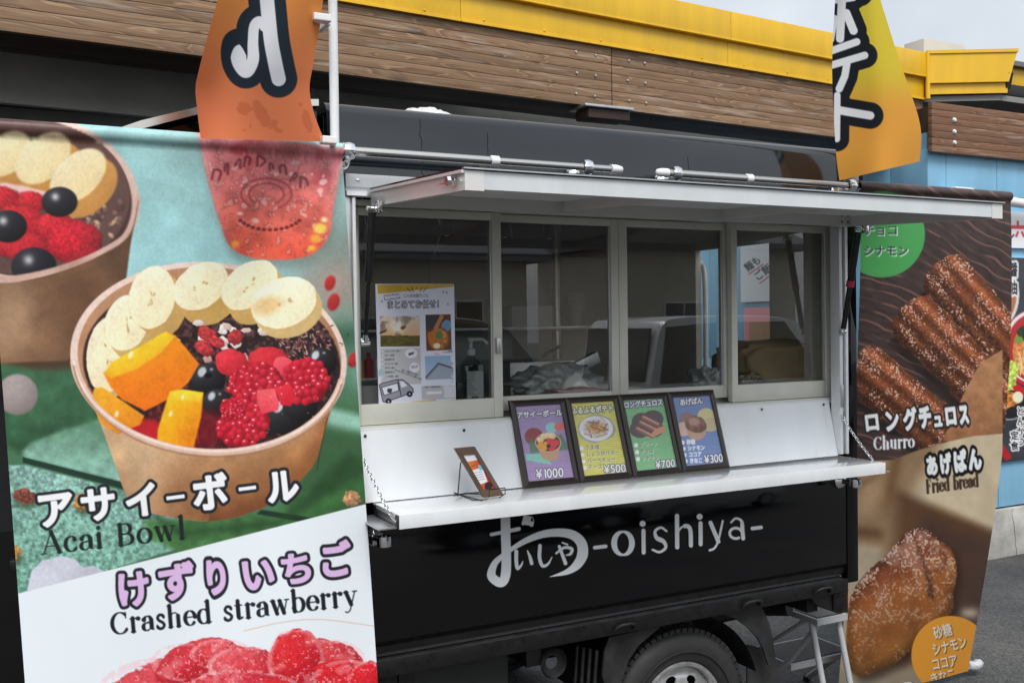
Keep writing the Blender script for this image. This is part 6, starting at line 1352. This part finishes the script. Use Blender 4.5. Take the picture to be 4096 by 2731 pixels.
# ------------------------------------------------------------------ poster on the first pane
py_ = .0715
pc = [at(862, 652, y=py_), at(1043, 652, y=py_), at(1047, 920, y=py_), at(870, 932, y=py_)]
P = quad(pc, 170, 250); cv = Canvas(P, C(222, 224, 240)); cv.soft = .8
def paint_poster(cv):
    V = lambda a, b: (775.2 + a / 3.7236, 401.95 + b / 3.7236); V3 = lambda a, b: (803.9 + a / 3.7236, 803.9 + b / 3.7236); K = C(40, 42, 52)
    cv.poly([V(330, 938), V(995, 934), V(985, 955), V(340, 1018)], C(206, 170, 62)); cv.poly([V(325, 930), V(340, 930), V(345, 1020), V(330, 1020)], C(226, 226, 236))
    for a in (-.9, -.45, 0, .45, .9): p = V(678 + 70 * math.sin(a), 1005 - 12 * math.cos(a) - (20 if abs(a) < .3 else 0)); q = V(678 + 105 * math.sin(a), 985 - 28 * math.cos(a)); cv.stroke([p, q], .7, K)
    a, b = V(395, 1040), V(530, 1028); cv.text('いろんなことやってます', *a, *b, 4.6, K); a, b = V(563, 1048), V(782, 1046); cv.text('こんなお困りごと', *a, *b, 8.5, K); a, b = V(420, 1146), V(905, 1138); cv.text('まとめてお任せ！', *a, *b, 20, C(226, 228, 240), K, 1.0, -.0)
    cv.stroke(sp(V(400, 1048), V(410, 1068), V(470, 1058), V(528, 1052), V(530, 1040)), .6, K)
    for px, py in ((380, 1080), (945, 1105), (935, 1005), (905, 1000)): p = V(px, py); cv.poly([(p[0], p[1] - 4), (p[0] + 3, p[1] + 2), (p[0] - 3, p[1] + 2)], C(150, 152, 164))
    # sunset photograph
    q = [V(362, 1208), V(706, 1206), V(704, 1465), V(368, 1468)]; i, m, _ = cv.polym(q); X, Y = cv.x[i], cv.y[i]; t = np.clip((Y - V(0, 1206)[1]) / 44, 0, 1)[:, None]
    col = C(226, 214, 206) * (1 - t) + C(222, 176, 132) * t; col = col * (1 - .35 * sstep(.5, .65, fbm(X, Y, 16, 3, 3))[:, None]); s_ = V(520, 1290); col = col + .5 * np.exp(-((X - s_[0]) ** 2 + (Y - s_[1]) ** 2) / 160)[:, None]; f = (Y > V(0, 1372)[1])[:, None]; col = np.where(f, C(96, 88, 44) * (.7 + .6 * fbm(X * .3, Y, 3, 3, 2)[:, None]), col); cv.put(i, np.clip(col, 0, 1), m)
    cv.blob(*V(560, 1305), 7, 4, -.3, C(120, 82, 60), wob=.4, wsc=5); cv.blob(*V(390, 1340), 9, 3, -.4, C(90, 66, 56), wob=.3, wsc=5)
    # noodle photograph
    q = [V(752, 1195), V(968, 1190), V(976, 1495), V(760, 1503)]; cv.poly(q, C(110, 66, 48)); cv.poly([V(752, 1195), V(860, 1192), V(900, 1260), V(756, 1330)], C(70, 66, 72)); cv.blob(*V(930, 1290), 11, 14, .3, C(110, 150, 190)); cv.blob(*V(868, 1400), 25, 27, .2, C(120, 90, 76)); cv.blob(*V(862, 1402), 22, 24, .2, C(206, 140, 76), C(190, 112, 60), speck=.3); cv.blob(*V(870, 1372), 8, 10, 0, C(96, 130, 66), wob=.3, wsc=5); cv.blob(*V(850, 1460), 8, 6, 0, C(240, 226, 190)); cv.stroke([V(890, 1210), V(840, 1310)], 4.5, C(190, 130, 86)); cv.blob(*V(800, 1390), 7, 14, -.3, C(200, 110, 50))
    cv.poly([V(968, 1182), V(1010, 1182), V(1010, 1510), V(980, 1510)], C(222, 224, 240)); cv.poly([V(735, 1182), V(750, 1182), V(758, 1510), V(740, 1510)], C(222, 224, 240))
    a, b = V(900, 1525), V(985, 1518); cv.text('レシピ販売', *a, *b, 5.5, K)
    # list card
    cv.poly([V(368, 1485), V(710, 1478), V(716, 1785), V(376, 1795)], C(190, 190, 194)); 
    for k, s_ in enumerate(('こんなことやってます！', 'ドローン撮影', '各種空撮工事', 'キッチンカー出店', 'デザイン制作', '機器製作など', 'レシピ製作、販売')):
        a, b = V(400 + k * 1.5, 1515 + k * 36), V(400 + min(10.5, len(s_)) * 14 + k * 1.5, 1512 + k * 36); cv.text(s_, *a, *b, 4.6, K); cv.blob(*V(384, 1507 + k * 36), 1.5, 1.5, 0, C(226, 226, 232))
    cv.blob(*V(630, 1525), 14, 11, 0, C(226, 228, 236)); cv.poly([V(605, 1525), V(655, 1510), V(650, 1530), V(610, 1545)], C(70, 74, 84)); cv.blob(*V(660, 1645), 11.5, 11.5, 0, C(226, 228, 236)); a, b = V(632, 1655), V(690, 1650); cv.text('おいしや', *a, *b, 8, K); 
    # house photograph
    q = [V3(640, 52), V3(860, 45), V3(868, 245), V3(648, 255)]; cv.poly(q, C(150, 180, 214), C(176, 196, 220), (0, 1)); cv.poly([V3(645, 240), V3(760, 118), V3(862, 150), V3(866, 245), V3(648, 253)], C(162, 172, 190)); cv.stroke([V3(648, 232), V3(756, 112), V3(864, 146)], 1.2, C(50, 56, 70)); cv.stroke([V3(652, 244), V3(762, 124), V3(864, 156)], .6, C(90, 96, 110))
    for k, ch in enumerate('葉屋根下ろし'): p = V3(865, 165 + k * 22); cv.text(ch, p[0], p[1], p[0] + 5, p[1], 5, K)
    a, b = V3(440, 180), V3(580, 222); cv.text('詳しく聞きたい方は', *a, *b, 5.5, K); a, b = V3(380, 178), V3(620, 262); cv.text('キッチンカースタッフに聞いてね！', *a, *b, 5.5, K)
    cv.poly([V3(245, 175), V3(275, 145), V3(305, 215), V3(245, 225)], C(160, 196, 196)); cv.poly([V3(715, 40), V3(735, 22), V3(775, 42)], C(214, 180, 190)); cv.poly([V3(862, 100), V3(888, 110), V3(866, 140)], C(214, 170, 170)); cv.poly([V3(610, 310), V3(895, 300), V3(900, 415), V3(615, 425)], C(190, 190, 196)); cv.poly([V3(655, 355), V3(785, 350), V3(785, 372), V3(655, 378)], C(228, 228, 234)); cv.poly([V3(800, 308), V3(888, 304), V3(893, 404), V3(805, 408)], C(216, 216, 224)); a, b = V3(625, 325), V3(780, 318); cv.text('ご依頼やご相談は気軽に', *a, *b, 4, K)
    cv.poly([V3(520, 440), V3(735, 422), V3(733, 436), V3(515, 452)], C(206, 176, 70))
    # drawn van
    cv.poly([V3(250, 300), V3(268, 286), V3(400, 252), V3(450, 252), V3(500, 290), V3(540, 330), V3(542, 360), V3(510, 372), V3(300, 445), V3(282, 440)], C(150, 150, 162)); out = [V3(250, 300), V3(268, 286), V3(400, 252), V3(450, 252), V3(500, 290), V3(540, 330), V3(542, 360), V3(300, 445), V3(282, 440), V3(250, 300)]; cv.stroke(out, .9, K); cv.poly([V3(270, 318), V3(408, 280), V3(418, 345), V3(292, 388)], C(226, 228, 240)); cv.stroke([V3(270, 318), V3(408, 280), V3(418, 345), V3(292, 388), V3(270, 318)], .8, K); cv.stroke([V3(408, 252), V3(438, 395)], .9, K); cv.poly([V3(425, 268), V3(455, 266), V3(490, 305), V3(440, 322)], C(226, 228, 240)); cv.blob(*V3(340, 345), 6, 5, 0, C(60, 62, 70), wob=.3, wsc=4)
    for p in (V3(330, 438), V3(510, 375)): cv.blob(*p, 6.8, 6.8, 0, C(26, 28, 34)); cv.blob(*p, 1.8, 1.8, 0, C(226, 226, 232))
paint_poster(cv)
po_ = grid_mesh('poster', P, 'paper_print', None, cv.rgb()); tag(po_, 'white paper poster with photos and a drawn van on the left window', 'poster')

# ------------------------------------------------------------------ things inside, behind the glass
CZ = 1.2705
for v_ in ((1026, 542), (1160, 546), (1261, 549)):
    q = at(*v_, y=.70); r = empty('pendant_lamp', (q[0], .70, q[2]), {1026: 'black cone pendant lamp left of the first window mullion', 1160: 'black cone pendant lamp just right of the first window mullion', 1261: 'black cone pendant lamp in the middle of the second window'}[v_[0]], 'lamp', 'pendant lamps inside the truck')
    MB().lathe([(.028, 0), (.020, .055), (.010, .085), (.006, .10)], q, (0, 0, 1), 24).build('shade', 'black_shade', r, smooth=.8); MB().tube([(q[0], .7, q[2] + .10), (q[0], .7, 2.05)], .003, 6).build('cord', 'black_shade', r); MB().lathe([(0, -.002), (.015, .004), (.0, .03)], q, (0, 0, 1), 14).build('bulb', 'white_plastic', r)
b = at(1083, 915, y=.20); b[2] = CZ
r = empty('sanitizer_bottle', tuple(b), 'white pump sanitizer bottle behind the first window', 'bottle')
MB().prism([(b[0] - .030, .175), (b[0] + .030, .175), (b[0] + .034, .2), (b[0] + .030, .225), (b[0] - .030, .225), (b[0] - .034, .2)], CZ, CZ + .125, 2, .006).build('body', 'clear_plastic', r, smooth=.6); MB().lathe([(.033, 0), (.030, .012), (.014, .024), (.012, .032)], (b[0], .2, CZ + .12), (0, 0, 1), 20).build('shoulder', 'clear_plastic', r, smooth=.8)
pump = MB().lathe([(.014, 0), (.014, .018), (.006, .02), (.005, .04), (.012, .042), (.012, .052), (0, .054)], (b[0], .2, CZ + .152), (0, 0, 1), 18).build('pump', 'white_plastic', r, smooth=.8); MB().tube([(b[0], .2, CZ + .199), (b[0] + .035, .19, CZ + .199), (b[0] + .05, .185, CZ + .185)], .005, 8).build('nozzle', 'white_plastic', pump)
P = quad([(b[0] - .026, .1735, CZ + .105), (b[0] + .028, .1735, CZ + .105), (b[0] + .028, .1735, CZ + .005), (b[0] - .026, .1735, CZ + .005)], 40, 70); cv = Canvas(P, C(216, 222, 222)); cv.soft = .7
for k in range(16): yy = 852 + 3.6 * k; cv.stroke([(1066, yy), (1066 + rng.uniform(18, 30), yy - .4)], .55, C(90, 110, 112))
for k in range(9): cv.stroke([(1084 + k * 1.7, 910), (1084 + k * 1.7, 917)], .5, C(40, 44, 48))
cv.text('エコールハンドスプレー', 1066, 848, 1098, 847, 4.5, C(60, 90, 90)); grid_mesh('label', P, 'paper_print', r, cv.rgb())
bb = at(1052, 890, y=.17); tag(box('card_reader', (bb[0] - .012, .15, CZ), (bb[0] + .014, .19, CZ + .075), 'black_trim', None, .004), 'small black box standing beside the sanitizer bottle', 'box')
ta = at(1268, 905, y=.2)[0]; tb_ = at(1368, 905, y=.2)[0]
r = empty('tissue_box', ((ta + tb_) / 2, .2, CZ), 'pink tissue box with a white tissue in the second window', 'tissue box'); MB().box((ta, .16, CZ), (tb_, .25, CZ + .035), .003).build('carton', 'tissue_pink', r)
P = np.zeros((8, 14, 3)); u = np.linspace(0, 1, 14)
for j in range(8): P[j, :, 0] = ta + .035 + .10 * u; P[j, :, 1] = .18 + .006 * j + .006 * np.sin(u * 9); P[j, :, 2] = CZ + .036 + .055 * np.sin(np.pi * u) * math.sin(math.pi * (j + .5) / 8) * (.8 + .3 * rng.random(14))
grid_mesh('tissue', P, 'tissue_white', r)
P = quad([(ta + .004, .1595, CZ + .033), (tb_ - .004, .1595, CZ + .033), (tb_ - .004, .1595, CZ + .003), (ta + .004, .1595, CZ + .003)], 60, 20); cv = Canvas(P, C(206, 132, 138)); cv.soft = .6; cv.text('scottie', 1280, 913, 1335, 909, 13, C(238, 222, 224), bold=.03); grid_mesh('print', P, 'paper_print', r, cv.rgb())
def lump(name, c, s, mt, seed, label, cat, amp=.35, box_=.0):
    b_ = bmesh.new(); bmesh.ops.create_icosphere(b_, subdivisions=4, radius=1); r2 = np.random.default_rng(seed); ph = r2.uniform(0, 6, (6, 3)); k = r2.uniform(2, 6, (6, 3))
    for v in b_.verts:
        d = v.co.normalized(); n = sum(math.sin(k[i, 0] * d.x * 2 + ph[i, 0]) * math.sin(k[i, 1] * d.y * 2 + ph[i, 1]) * math.cos(k[i, 2] * d.z * 2 + ph[i, 2]) for i in range(6)) / 3
        q = Vector([math.copysign(abs(d[i]) ** (1 - box_), d[i]) for i in range(3)]) * (1 + amp * n); v.co = Vector((c[0] + q.x * s[0], c[1] + q.y * s[1], max(c[2] + q.z * s[2], CZ + .0008 * (2 + d.x))))
    m = MB(); m.bm.free(); m.bm = b_; o = m.build(name, mt, None, smooth=3.1); return tag(o, label, cat)
q = at(1300, 862, y=.30); lump('plastic_bag', (q[0] - .02, .33, CZ + .045), (.15, .09, .06), 'silver_wrap', 4, 'crumpled silver plastic bag behind the tissue box', 'bag', .45)
q = at(1335, 850, y=.36); tag(box('metal_tray', (q[0] - .10, .42, CZ + .06), (q[0] + .12, .45, CZ + .10), 'alu', None, .004, Matrix.Rotation(R_(-22), 3, 'Y'), (q[0], .43, CZ + .08)), 'tilted aluminium tray leaning inside the second window', 'tray')
q = at(1635, 868, y=.25); lump('plastic_wrap', (q[0], .28, CZ + .035), (.06, .05, .045), 'silver_wrap', 9, 'crinkled clear wrap bundle near the third window corner', 'wrap', .5)
xa_, xb_ = at(1690, 830, y=.22)[0], at(1862, 830, y=.30)[0]
lump('parcel', ((xa_ + xb_) / 2 + .01, .30, CZ + .078), ((xb_ - xa_) * .46, .11, .088), 'cardboard', 12, 'brown paper parcel lying behind the fourth window', 'parcel', .16, .55)
lump('wrap_sheet', (xa_ + .02, .20, CZ + .03), (.07, .05, .035), 'clear_film', 15, 'clear plastic sheet in front of the brown parcel', 'plastic sheet', .5)
q = at(848, 880, y=.3); r = empty('utensil_rack', (q[0], .3, CZ), 'small rack of bottles left of the poster', 'rack'); box('shelf', (q[0] - .05, .26, CZ + .085), (q[0] + .07, .34, CZ + .09), 'white_plastic', r)
for k, (dx, mt) in enumerate(((-.03, 'yellow_metal'), (0, 'red_plastic'), (.03, 'white_plastic'), (.055, 'black_trim'))): MB().lathe([(.013, 0), (.013, .05), (.006, .06), (.006, .075), (0, .075)], (q[0] + dx, .3, CZ + .0905), (0, 0, 1), 14).build('bottle', mt, r, smooth=.7)
MB().lathe([(.0, 0), (.05, .0), (.055, .07), (.05, .07), (.045, .01)], (q[0] + .0, .3, CZ + .0005), (0, 0, 1), 24).build('basket', 'white_plastic', r, smooth=.7)

# ------------------------------------------------------------------ sign on the blue wall, seen through the rear door
s0, s1 = at(1700, 552, x=BX - .03), at(1850, 530, x=BX - .03); s2 = at(1703, 694, x=BX - .03)
sg = empty('wall_sign', (BX - .02, (s0[1] + s1[1]) / 2, s2[2]), 'white sign board on the blue wall seen through the truck', 'sign')
box('panel', (BX - .028, s1[1], s2[2]), (BX - .004, s0[1], s0[2]), 'white_panel', sg)
P = quad([(BX - .0295, s0[1], s0[2]), (BX - .0295, s1[1], s0[2]), (BX - .0295, s1[1], s2[2]), (BX - .0295, s0[1], s2[2])], 130, 90); cv = Canvas(P, C(214, 218, 222)); cv.soft = .9
V4 = lambda a, b: (1349.4 + a / 3.7236, 401.95 + b / 3.7236)
a, b = V4(1375, 835), V4(1495, 745); cv.text('麺も', *a, *b, 22, C(50, 52, 56), bold=.02); a, b = V4(1455, 915), V4(1590, 815); cv.text('ご飯', *a, *b, 23, C(50, 52, 56), bold=.02)
cv.stroke([V4(1380, 848), V4(1500, 765)], 1.3, C(190, 60, 70)); cv.stroke([V4(1475, 925), V4(1590, 840)], 1.3, C(190, 60, 70)); grid_mesh('print', P, 'paper_print', sg, cv.rgb())

# ------------------------------------------------------------------ boards on the blue wall at the right edge
y_ = BY - .022
def wboard(name, c, label, paint, cat='sign', nu=90, nv=90, base=(230, 232, 236)):
    pts = [at(*q, y=y_) for q in c]; x0 = min(p[0] for p in pts[::3]); x1 = max(p[0] for p in pts); z1 = pts[0][2]; z0 = pts[3][2]
    r = empty(name, ((x0 + x1) / 2, y_, z0), label, cat); box('panel', (x0, y_ + .0015, z0), (x1, BY - .001, z1), 'white_panel', r, .002)
    P = quad([(x0, y_, z1), (x1, y_, z1), (x1, y_, z0), (x0, y_, z0)], nu, nv); cv = Canvas(P, C(*base)); cv.soft = 1.; paint(cv); grid_mesh('print', P, 'glossy_print', r, cv.rgb())
def pb1(cv):
    Rd = C(206, 40, 62); A7 = lambda x, y: (1894.9 + x / 3.413, 401.95 + y / 3.413)
    cv.stroke([A7(1462, 408), A7(1640, 412)], 4.2, Rd); cv.stroke([A7(1512, 365), A7(1512, 400)], 2.6, Rd); cv.stroke([A7(1512, 450), A7(1500, 480)], 2.6, Rd); cv.stroke([A7(1545, 450), A7(1560, 482)], 2.6, Rd); cv.stroke([A7(1440, 455), A7(1462, 490), A7(1480, 470)], 2.0, C(40, 40, 44))
wboard('shop_sign', [(2318, 486), (2520, 512), (2520, 600), (2318, 569)], 'white sign with red brush lettering on the blue wall', pb1, nu=120, nv=50)
def pb2(cv):
    X, Y = cv.x, cv.y; cv.c *= (.7 + .6 * fbm(X, Y, 40, 3, 2))[:, None]; A7 = lambda x, y: (1894.9 + x / 3.413, 401.95 + y / 3.413); A8 = lambda x, y: (1894.9 + x / 2.2183, 861.3 + y / 2.2183); Wt = C(236, 236, 238)
    cv.blob(2318, 690, 22, 52, .15, C(206, 206, 206)); cv.blob(2316, 688, 18, 46, .15, C(176, 110, 66))
    for k, ch in enumerate('醤油'): p = A7(1442, 800 + k * 140); cv.text(ch, p[0], p[1], p[0] + 20, p[1], 34, C(26, 26, 28), C(226, 226, 228), 3, .02)
    cv.blob(2372, 800, 70, 88, 0, C(190, 40, 46)); cv.blob(2372, 796, 66, 83, 0, C(226, 226, 226)); cv.blob(2374, 798, 62, 78, 0, C(178, 42, 46)); cv.blob(2380, 806, 54, 66, 0, C(206, 120, 66), C(230, 170, 110), speck=.3)
    cv.blob(2352, 765, 18, 16, 0, C(36, 54, 34), wob=.3, wsc=8, speck=.5); cv.blob(2340, 780, 10, 8, 0, C(110, 150, 60))
    for k in range(24): a = rng.uniform(2330, 2400); cv.stroke(sp((a, 800 + rng.uniform(0, 40)), (a + 8, 815 + rng.uniform(0, 40)), (a + 4, 835 + rng.uniform(0, 30))), 1.1, C(240, 204, 150))
    cv.poly([(2280, 880), (2300, 850), (2440, 960), (2440, 985)], C(190, 30, 40)); cv.blob(2318, 868, 18, 42, .3, C(186, 206, 96), wob=.25, wsc=6, speck=.5)
    cv.blob(2318, 930, 40, 34, 0, C(30, 30, 34)); cv.blob(2312, 915, 26, 20, 0, C(196, 120, 52), wob=.3, wsc=8, speck=.6); cv.blob(2338, 912, 12, 13, 0, C(230, 226, 196)); cv.stroke(arc(2318, 935, 38, 28, 10, 170), 1.4, C(160, 160, 162)); cv.poly([(2278, 1010), (2290, 1000), (2325, 1050), (2310, 1058)], C(170, 30, 40))
    for s_, px, py in (('とんかつ', 2336, 956), ('定食', 2322, 1012)):
        for k, ch in enumerate(s_): cv.text(ch, px, py + 23 * k, px + 19, py + 23 * k - 2, 22, C(24, 24, 26), Wt, 2.6, .02)
wboard('food_poster', [(2260, 590), (2560, 632), (2560, 1030), (2260, 1066)], 'dark poster board with noodle bowls and set meal lettering', pb2, 'poster', 150, 200, (52, 56, 62))

# ------------------------------------------------------------------ step stool behind the truck
st = empty('step_stool', (2.80, .42, 0), 'white two-step folding stool standing behind the truck', 'step stool')
def tread(x0, x1, y0, y1, z):
    t = MB().prism([(x0, y0), (x1, y0), (x1, y1), (x0, y1)], z - .022, z, 2).build('step', 'stool_white', st); m = MB()
    n = 22
    for k in range(n): a = x0 + .02 + (x1 - x0 - .04) * k / (n - 1); m.box((a - .0035, y0 + .02, z + .0005), (a + .0035, y1 - .02, z + .003))
    m.build('tread_ribs', 'stool_tread', t); box('tread_mat', (x0 + .012, y0 + .012, z + .0002), (x1 - .012, y1 - .012, z + .0008), 'dusty_black', t, 0)
tread(2.64, 2.97, .345, .57, .20); tread(2.615, 2.765, .18, .335, .42)
for x_ in (2.645, 2.965):
    tube('leg', [(x_, .60, .014), (x_, .36, .21)] + ([(x_, .20, .40)] if x_ < 2.7 else []), .0115, 'stool_white', st); MB().tube([(x_, .605, .0), (x_, .598, .022)], .016, 12).build('foot', 'rubber', st)
for x_ in (2.625, 2.755):
    tube('leg', [(x_, .12, .014), (x_, .22, .40)], .0115, 'stool_white', st); MB().tube([(x_, .114, .0), (x_, .122, .022)], .016, 12).build('foot', 'rubber', st)
tube('brace', [(2.648, .56, .19), (2.622, .25, .40)], .009, 'stool_white', st)

# ------------------------------------------------------------------ parking lot behind the viewer, mirrored in the panes
def car(name, x, y, L, Wd, H, mt, label, van=False):
    r = empty(name, (x + L / 2, y, 0), label, 'car'); h0 = .28; hb = H * .55
    low = [(x, h0), (x, hb * .95), (x + .06, hb), (x + L * .68, hb + .02), (x + L * .97, hb * .82), (x + L, hb * .6), (x + L, h0)]
    MB().prism(low, y - Wd / 2, y + Wd / 2, 1, .05).build('body', mt, r, smooth=.6)
    top = [(x + .05, hb - .02)] + [tuple(q) for q in sp((x + .10, hb + .22), (x + .20, H - .11), (x + .42, H - .015), (x + L * .32, H), (x + L * .48, H - .03), (x + L * .58, H - .13), n=5)] + [(x + L * .74, hb - .0)]
    g = MB().prism(top, y - Wd / 2 + .07, y + Wd / 2 - .07, 1, .04).build('roof', mt, r, smooth=.6)
    for s_, yy in ((1, y + Wd / 2 - .066), (-1, y - Wd / 2 + .066)):
        a, b = sorted((yy, yy + s_ * .006))
        for p in ([(x + .17, hb + .03), (x + .25, H - .11), (x + L * .25, H - .07), (x + L * .25, hb + .03)], [(x + L * .27, hb + .03), (x + L * .27, H - .07), (x + L * .48, H - .07), (x + L * .64, hb + .03)]): MB().prism(p, a, b, 1).build('side_window', 'car_glass', r)
    MB().prism([(x + L * .575, H - .12), (x + L * .585, H - .10), (x + L * .735, hb + .035), (x + L * .725, hb + .02)], y - Wd / 2 + .14, y + Wd / 2 - .14, 1).build('windscreen', 'car_glass', r)
    MB().prism([(x + .062, hb + .05), (x + .150, H - .12), (x + .130, H - .12), (x + .042, hb + .05)], y - Wd / 2 + .17, y + Wd / 2 - .17, 1).build('rear_window', 'car_glass', r)
    for wx in (x + L * .18, x + L * .80):
        for s_ in (-1, 1):
            c0 = (wx, y + s_ * (Wd / 2 + .008), .30); m = MB().lathe([(.0, .01), (.19, .0), (.20, -.01), (.26, -.012), (.30, .01), (.30, .18)], c0, (0, -s_, 0), 28).build('wheel', 'rubber', r, smooth=.6); MB().lathe([(0, -.012), (.17, -.014), (.19, -.004)], c0, (0, -s_, 0), 20).build('rim', 'wheel_steel', m)
    for s_ in (-1, 1): box('headlight', (x + L - .10, y + s_ * (Wd / 2 - .30), hb * .62), (x + L + .005, y + s_ * (Wd / 2 - .05), hb * .78), 'white_plastic', r, .01); box('mirror', (x + L * .60, y + s_ * (Wd / 2 + .02), hb + .02), (x + L * .64, y + s_ * (Wd / 2 + .17), hb + .15), mt, r, .02)
car('parked_car', 2.2, -6.3, 3.5, 1.5, 1.58, 'car_dark', 'dark hatchback parked behind the viewer, mirrored in the window')
car('parked_car', 5.6, -6.0, 3.6, 1.5, 1.56, 'car_white', 'white hatchback parked behind the viewer, mirrored in the window')
for k, (x0, x1, y0, H, lab) in enumerate(((-14, 6, -24, 3.2, 'low beige house across the parking lot'), (8.5, 13.2, -22, 3.4, 'small beige house across the parking lot'), (18.5, 26, -25, 4.2, 'beige house at the far corner of the parking lot'))):
    r = empty('far_house', ((x0 + x1) / 2, y0, 0), lab, 'house'); box('wall', (x0, y0 - 6, 0), (x1, y0, H), 'wall_beige', r, 0); MB().prism([(y0 + .6, H), (y0 - 3, H + 1.4), (y0 - 6.6, H), (y0 - 6.6, H + .01 - .2), (y0 + .6, H - .2)], x0 - .5, x1 + .5, 0).build('roof', 'roof_grey', r)
    for q in np.arange(x0 + 1.6, x1 - 1.4, 4.3 + k):
        w = box('window', (q, y0 + .001, 1.0), (q + 1.7, y0 + .05, 2.15), 'white_alu', r, 0); box('pane', (q + .06, y0 + .0505, 1.06), (q + .82, y0 + .055, 2.09), 'car_glass', w, 0); box('pane', (q + .88, y0 + .0505, 1.06), (q + 1.64, y0 + .055, 2.09), 'car_glass', w, 0)

# ------------------------------------------------------------------ kitchen things along the far wall of the truck
box('wall_shelf', (1.15, 1.20, 1.485), (2.40, 1.40, 1.50), 'alu', T, .003)
box('back_counter', (.83, .98, 1.10), (2.42, 1.40, 1.135), 'alu', T, .003)
ov = empty('counter_fryer', (1.95, 1.2, 1.1355), 'stainless counter fryer on the back counter inside the truck', 'fryer')
box('body', (1.80, 1.02, 1.136), (2.14, 1.36, 1.36), 'alu', ov, .008); box('front_panel', (1.82, 1.012, 1.15), (2.12, 1.019, 1.23), 'black_trim', ov, .002)
for k in range(3): MB().lathe([(0, -.014), (.012, -.012), (.014, 0)], (1.87 + .1 * k, 1.012, 1.19), (0, 1, 0), 14).build('knob', 'chrome', ov, smooth=.8)
tube('basket_handle', [(1.97, 1.05, 1.38), (1.97, .92, 1.42)], .008, 'black_trim', ov)
for k, (x_, n_, lab) in enumerate(((1.24, 7, 'tall stack of white paper cups on the left of the wall shelf'), (1.36, 5, 'middle stack of white paper cups on the wall shelf'), (1.48, 8, 'tallest stack of white paper cups on the wall shelf'), (2.28, 6, 'stack of white paper cups on the right of the wall shelf'))):
    prof = [(.030, 0)]
    for i in range(n_): prof += [(.038, .06 + .016 * i), (.041, .061 + .016 * i), (.041, .067 + .016 * i), (.037, .068 + .016 * i)]
    prof += [(.0, .03 + .016 * n_)]
    o = MB().lathe(prof, (x_, 1.30, 1.5005), (0, 0, 1), 20).build('paper_cup_stack', 'white_plastic', None, smooth=.6); tag(o, lab, 'cups', 'paper cups on the wall shelf')
for x_, w_, h_, mt, lab in ((1.66, .16, .12, 'cardboard', 'brown carton on the wall shelf inside the truck'), (1.92, .20, .09, 'tissue_white', 'white flat carton on the wall shelf inside the truck')):
    o = MB().box((x_, 1.23, 1.5005), (x_ + w_, 1.38, 1.5005 + h_), .003).build('carton', mt, None); tag(o, lab, 'box')
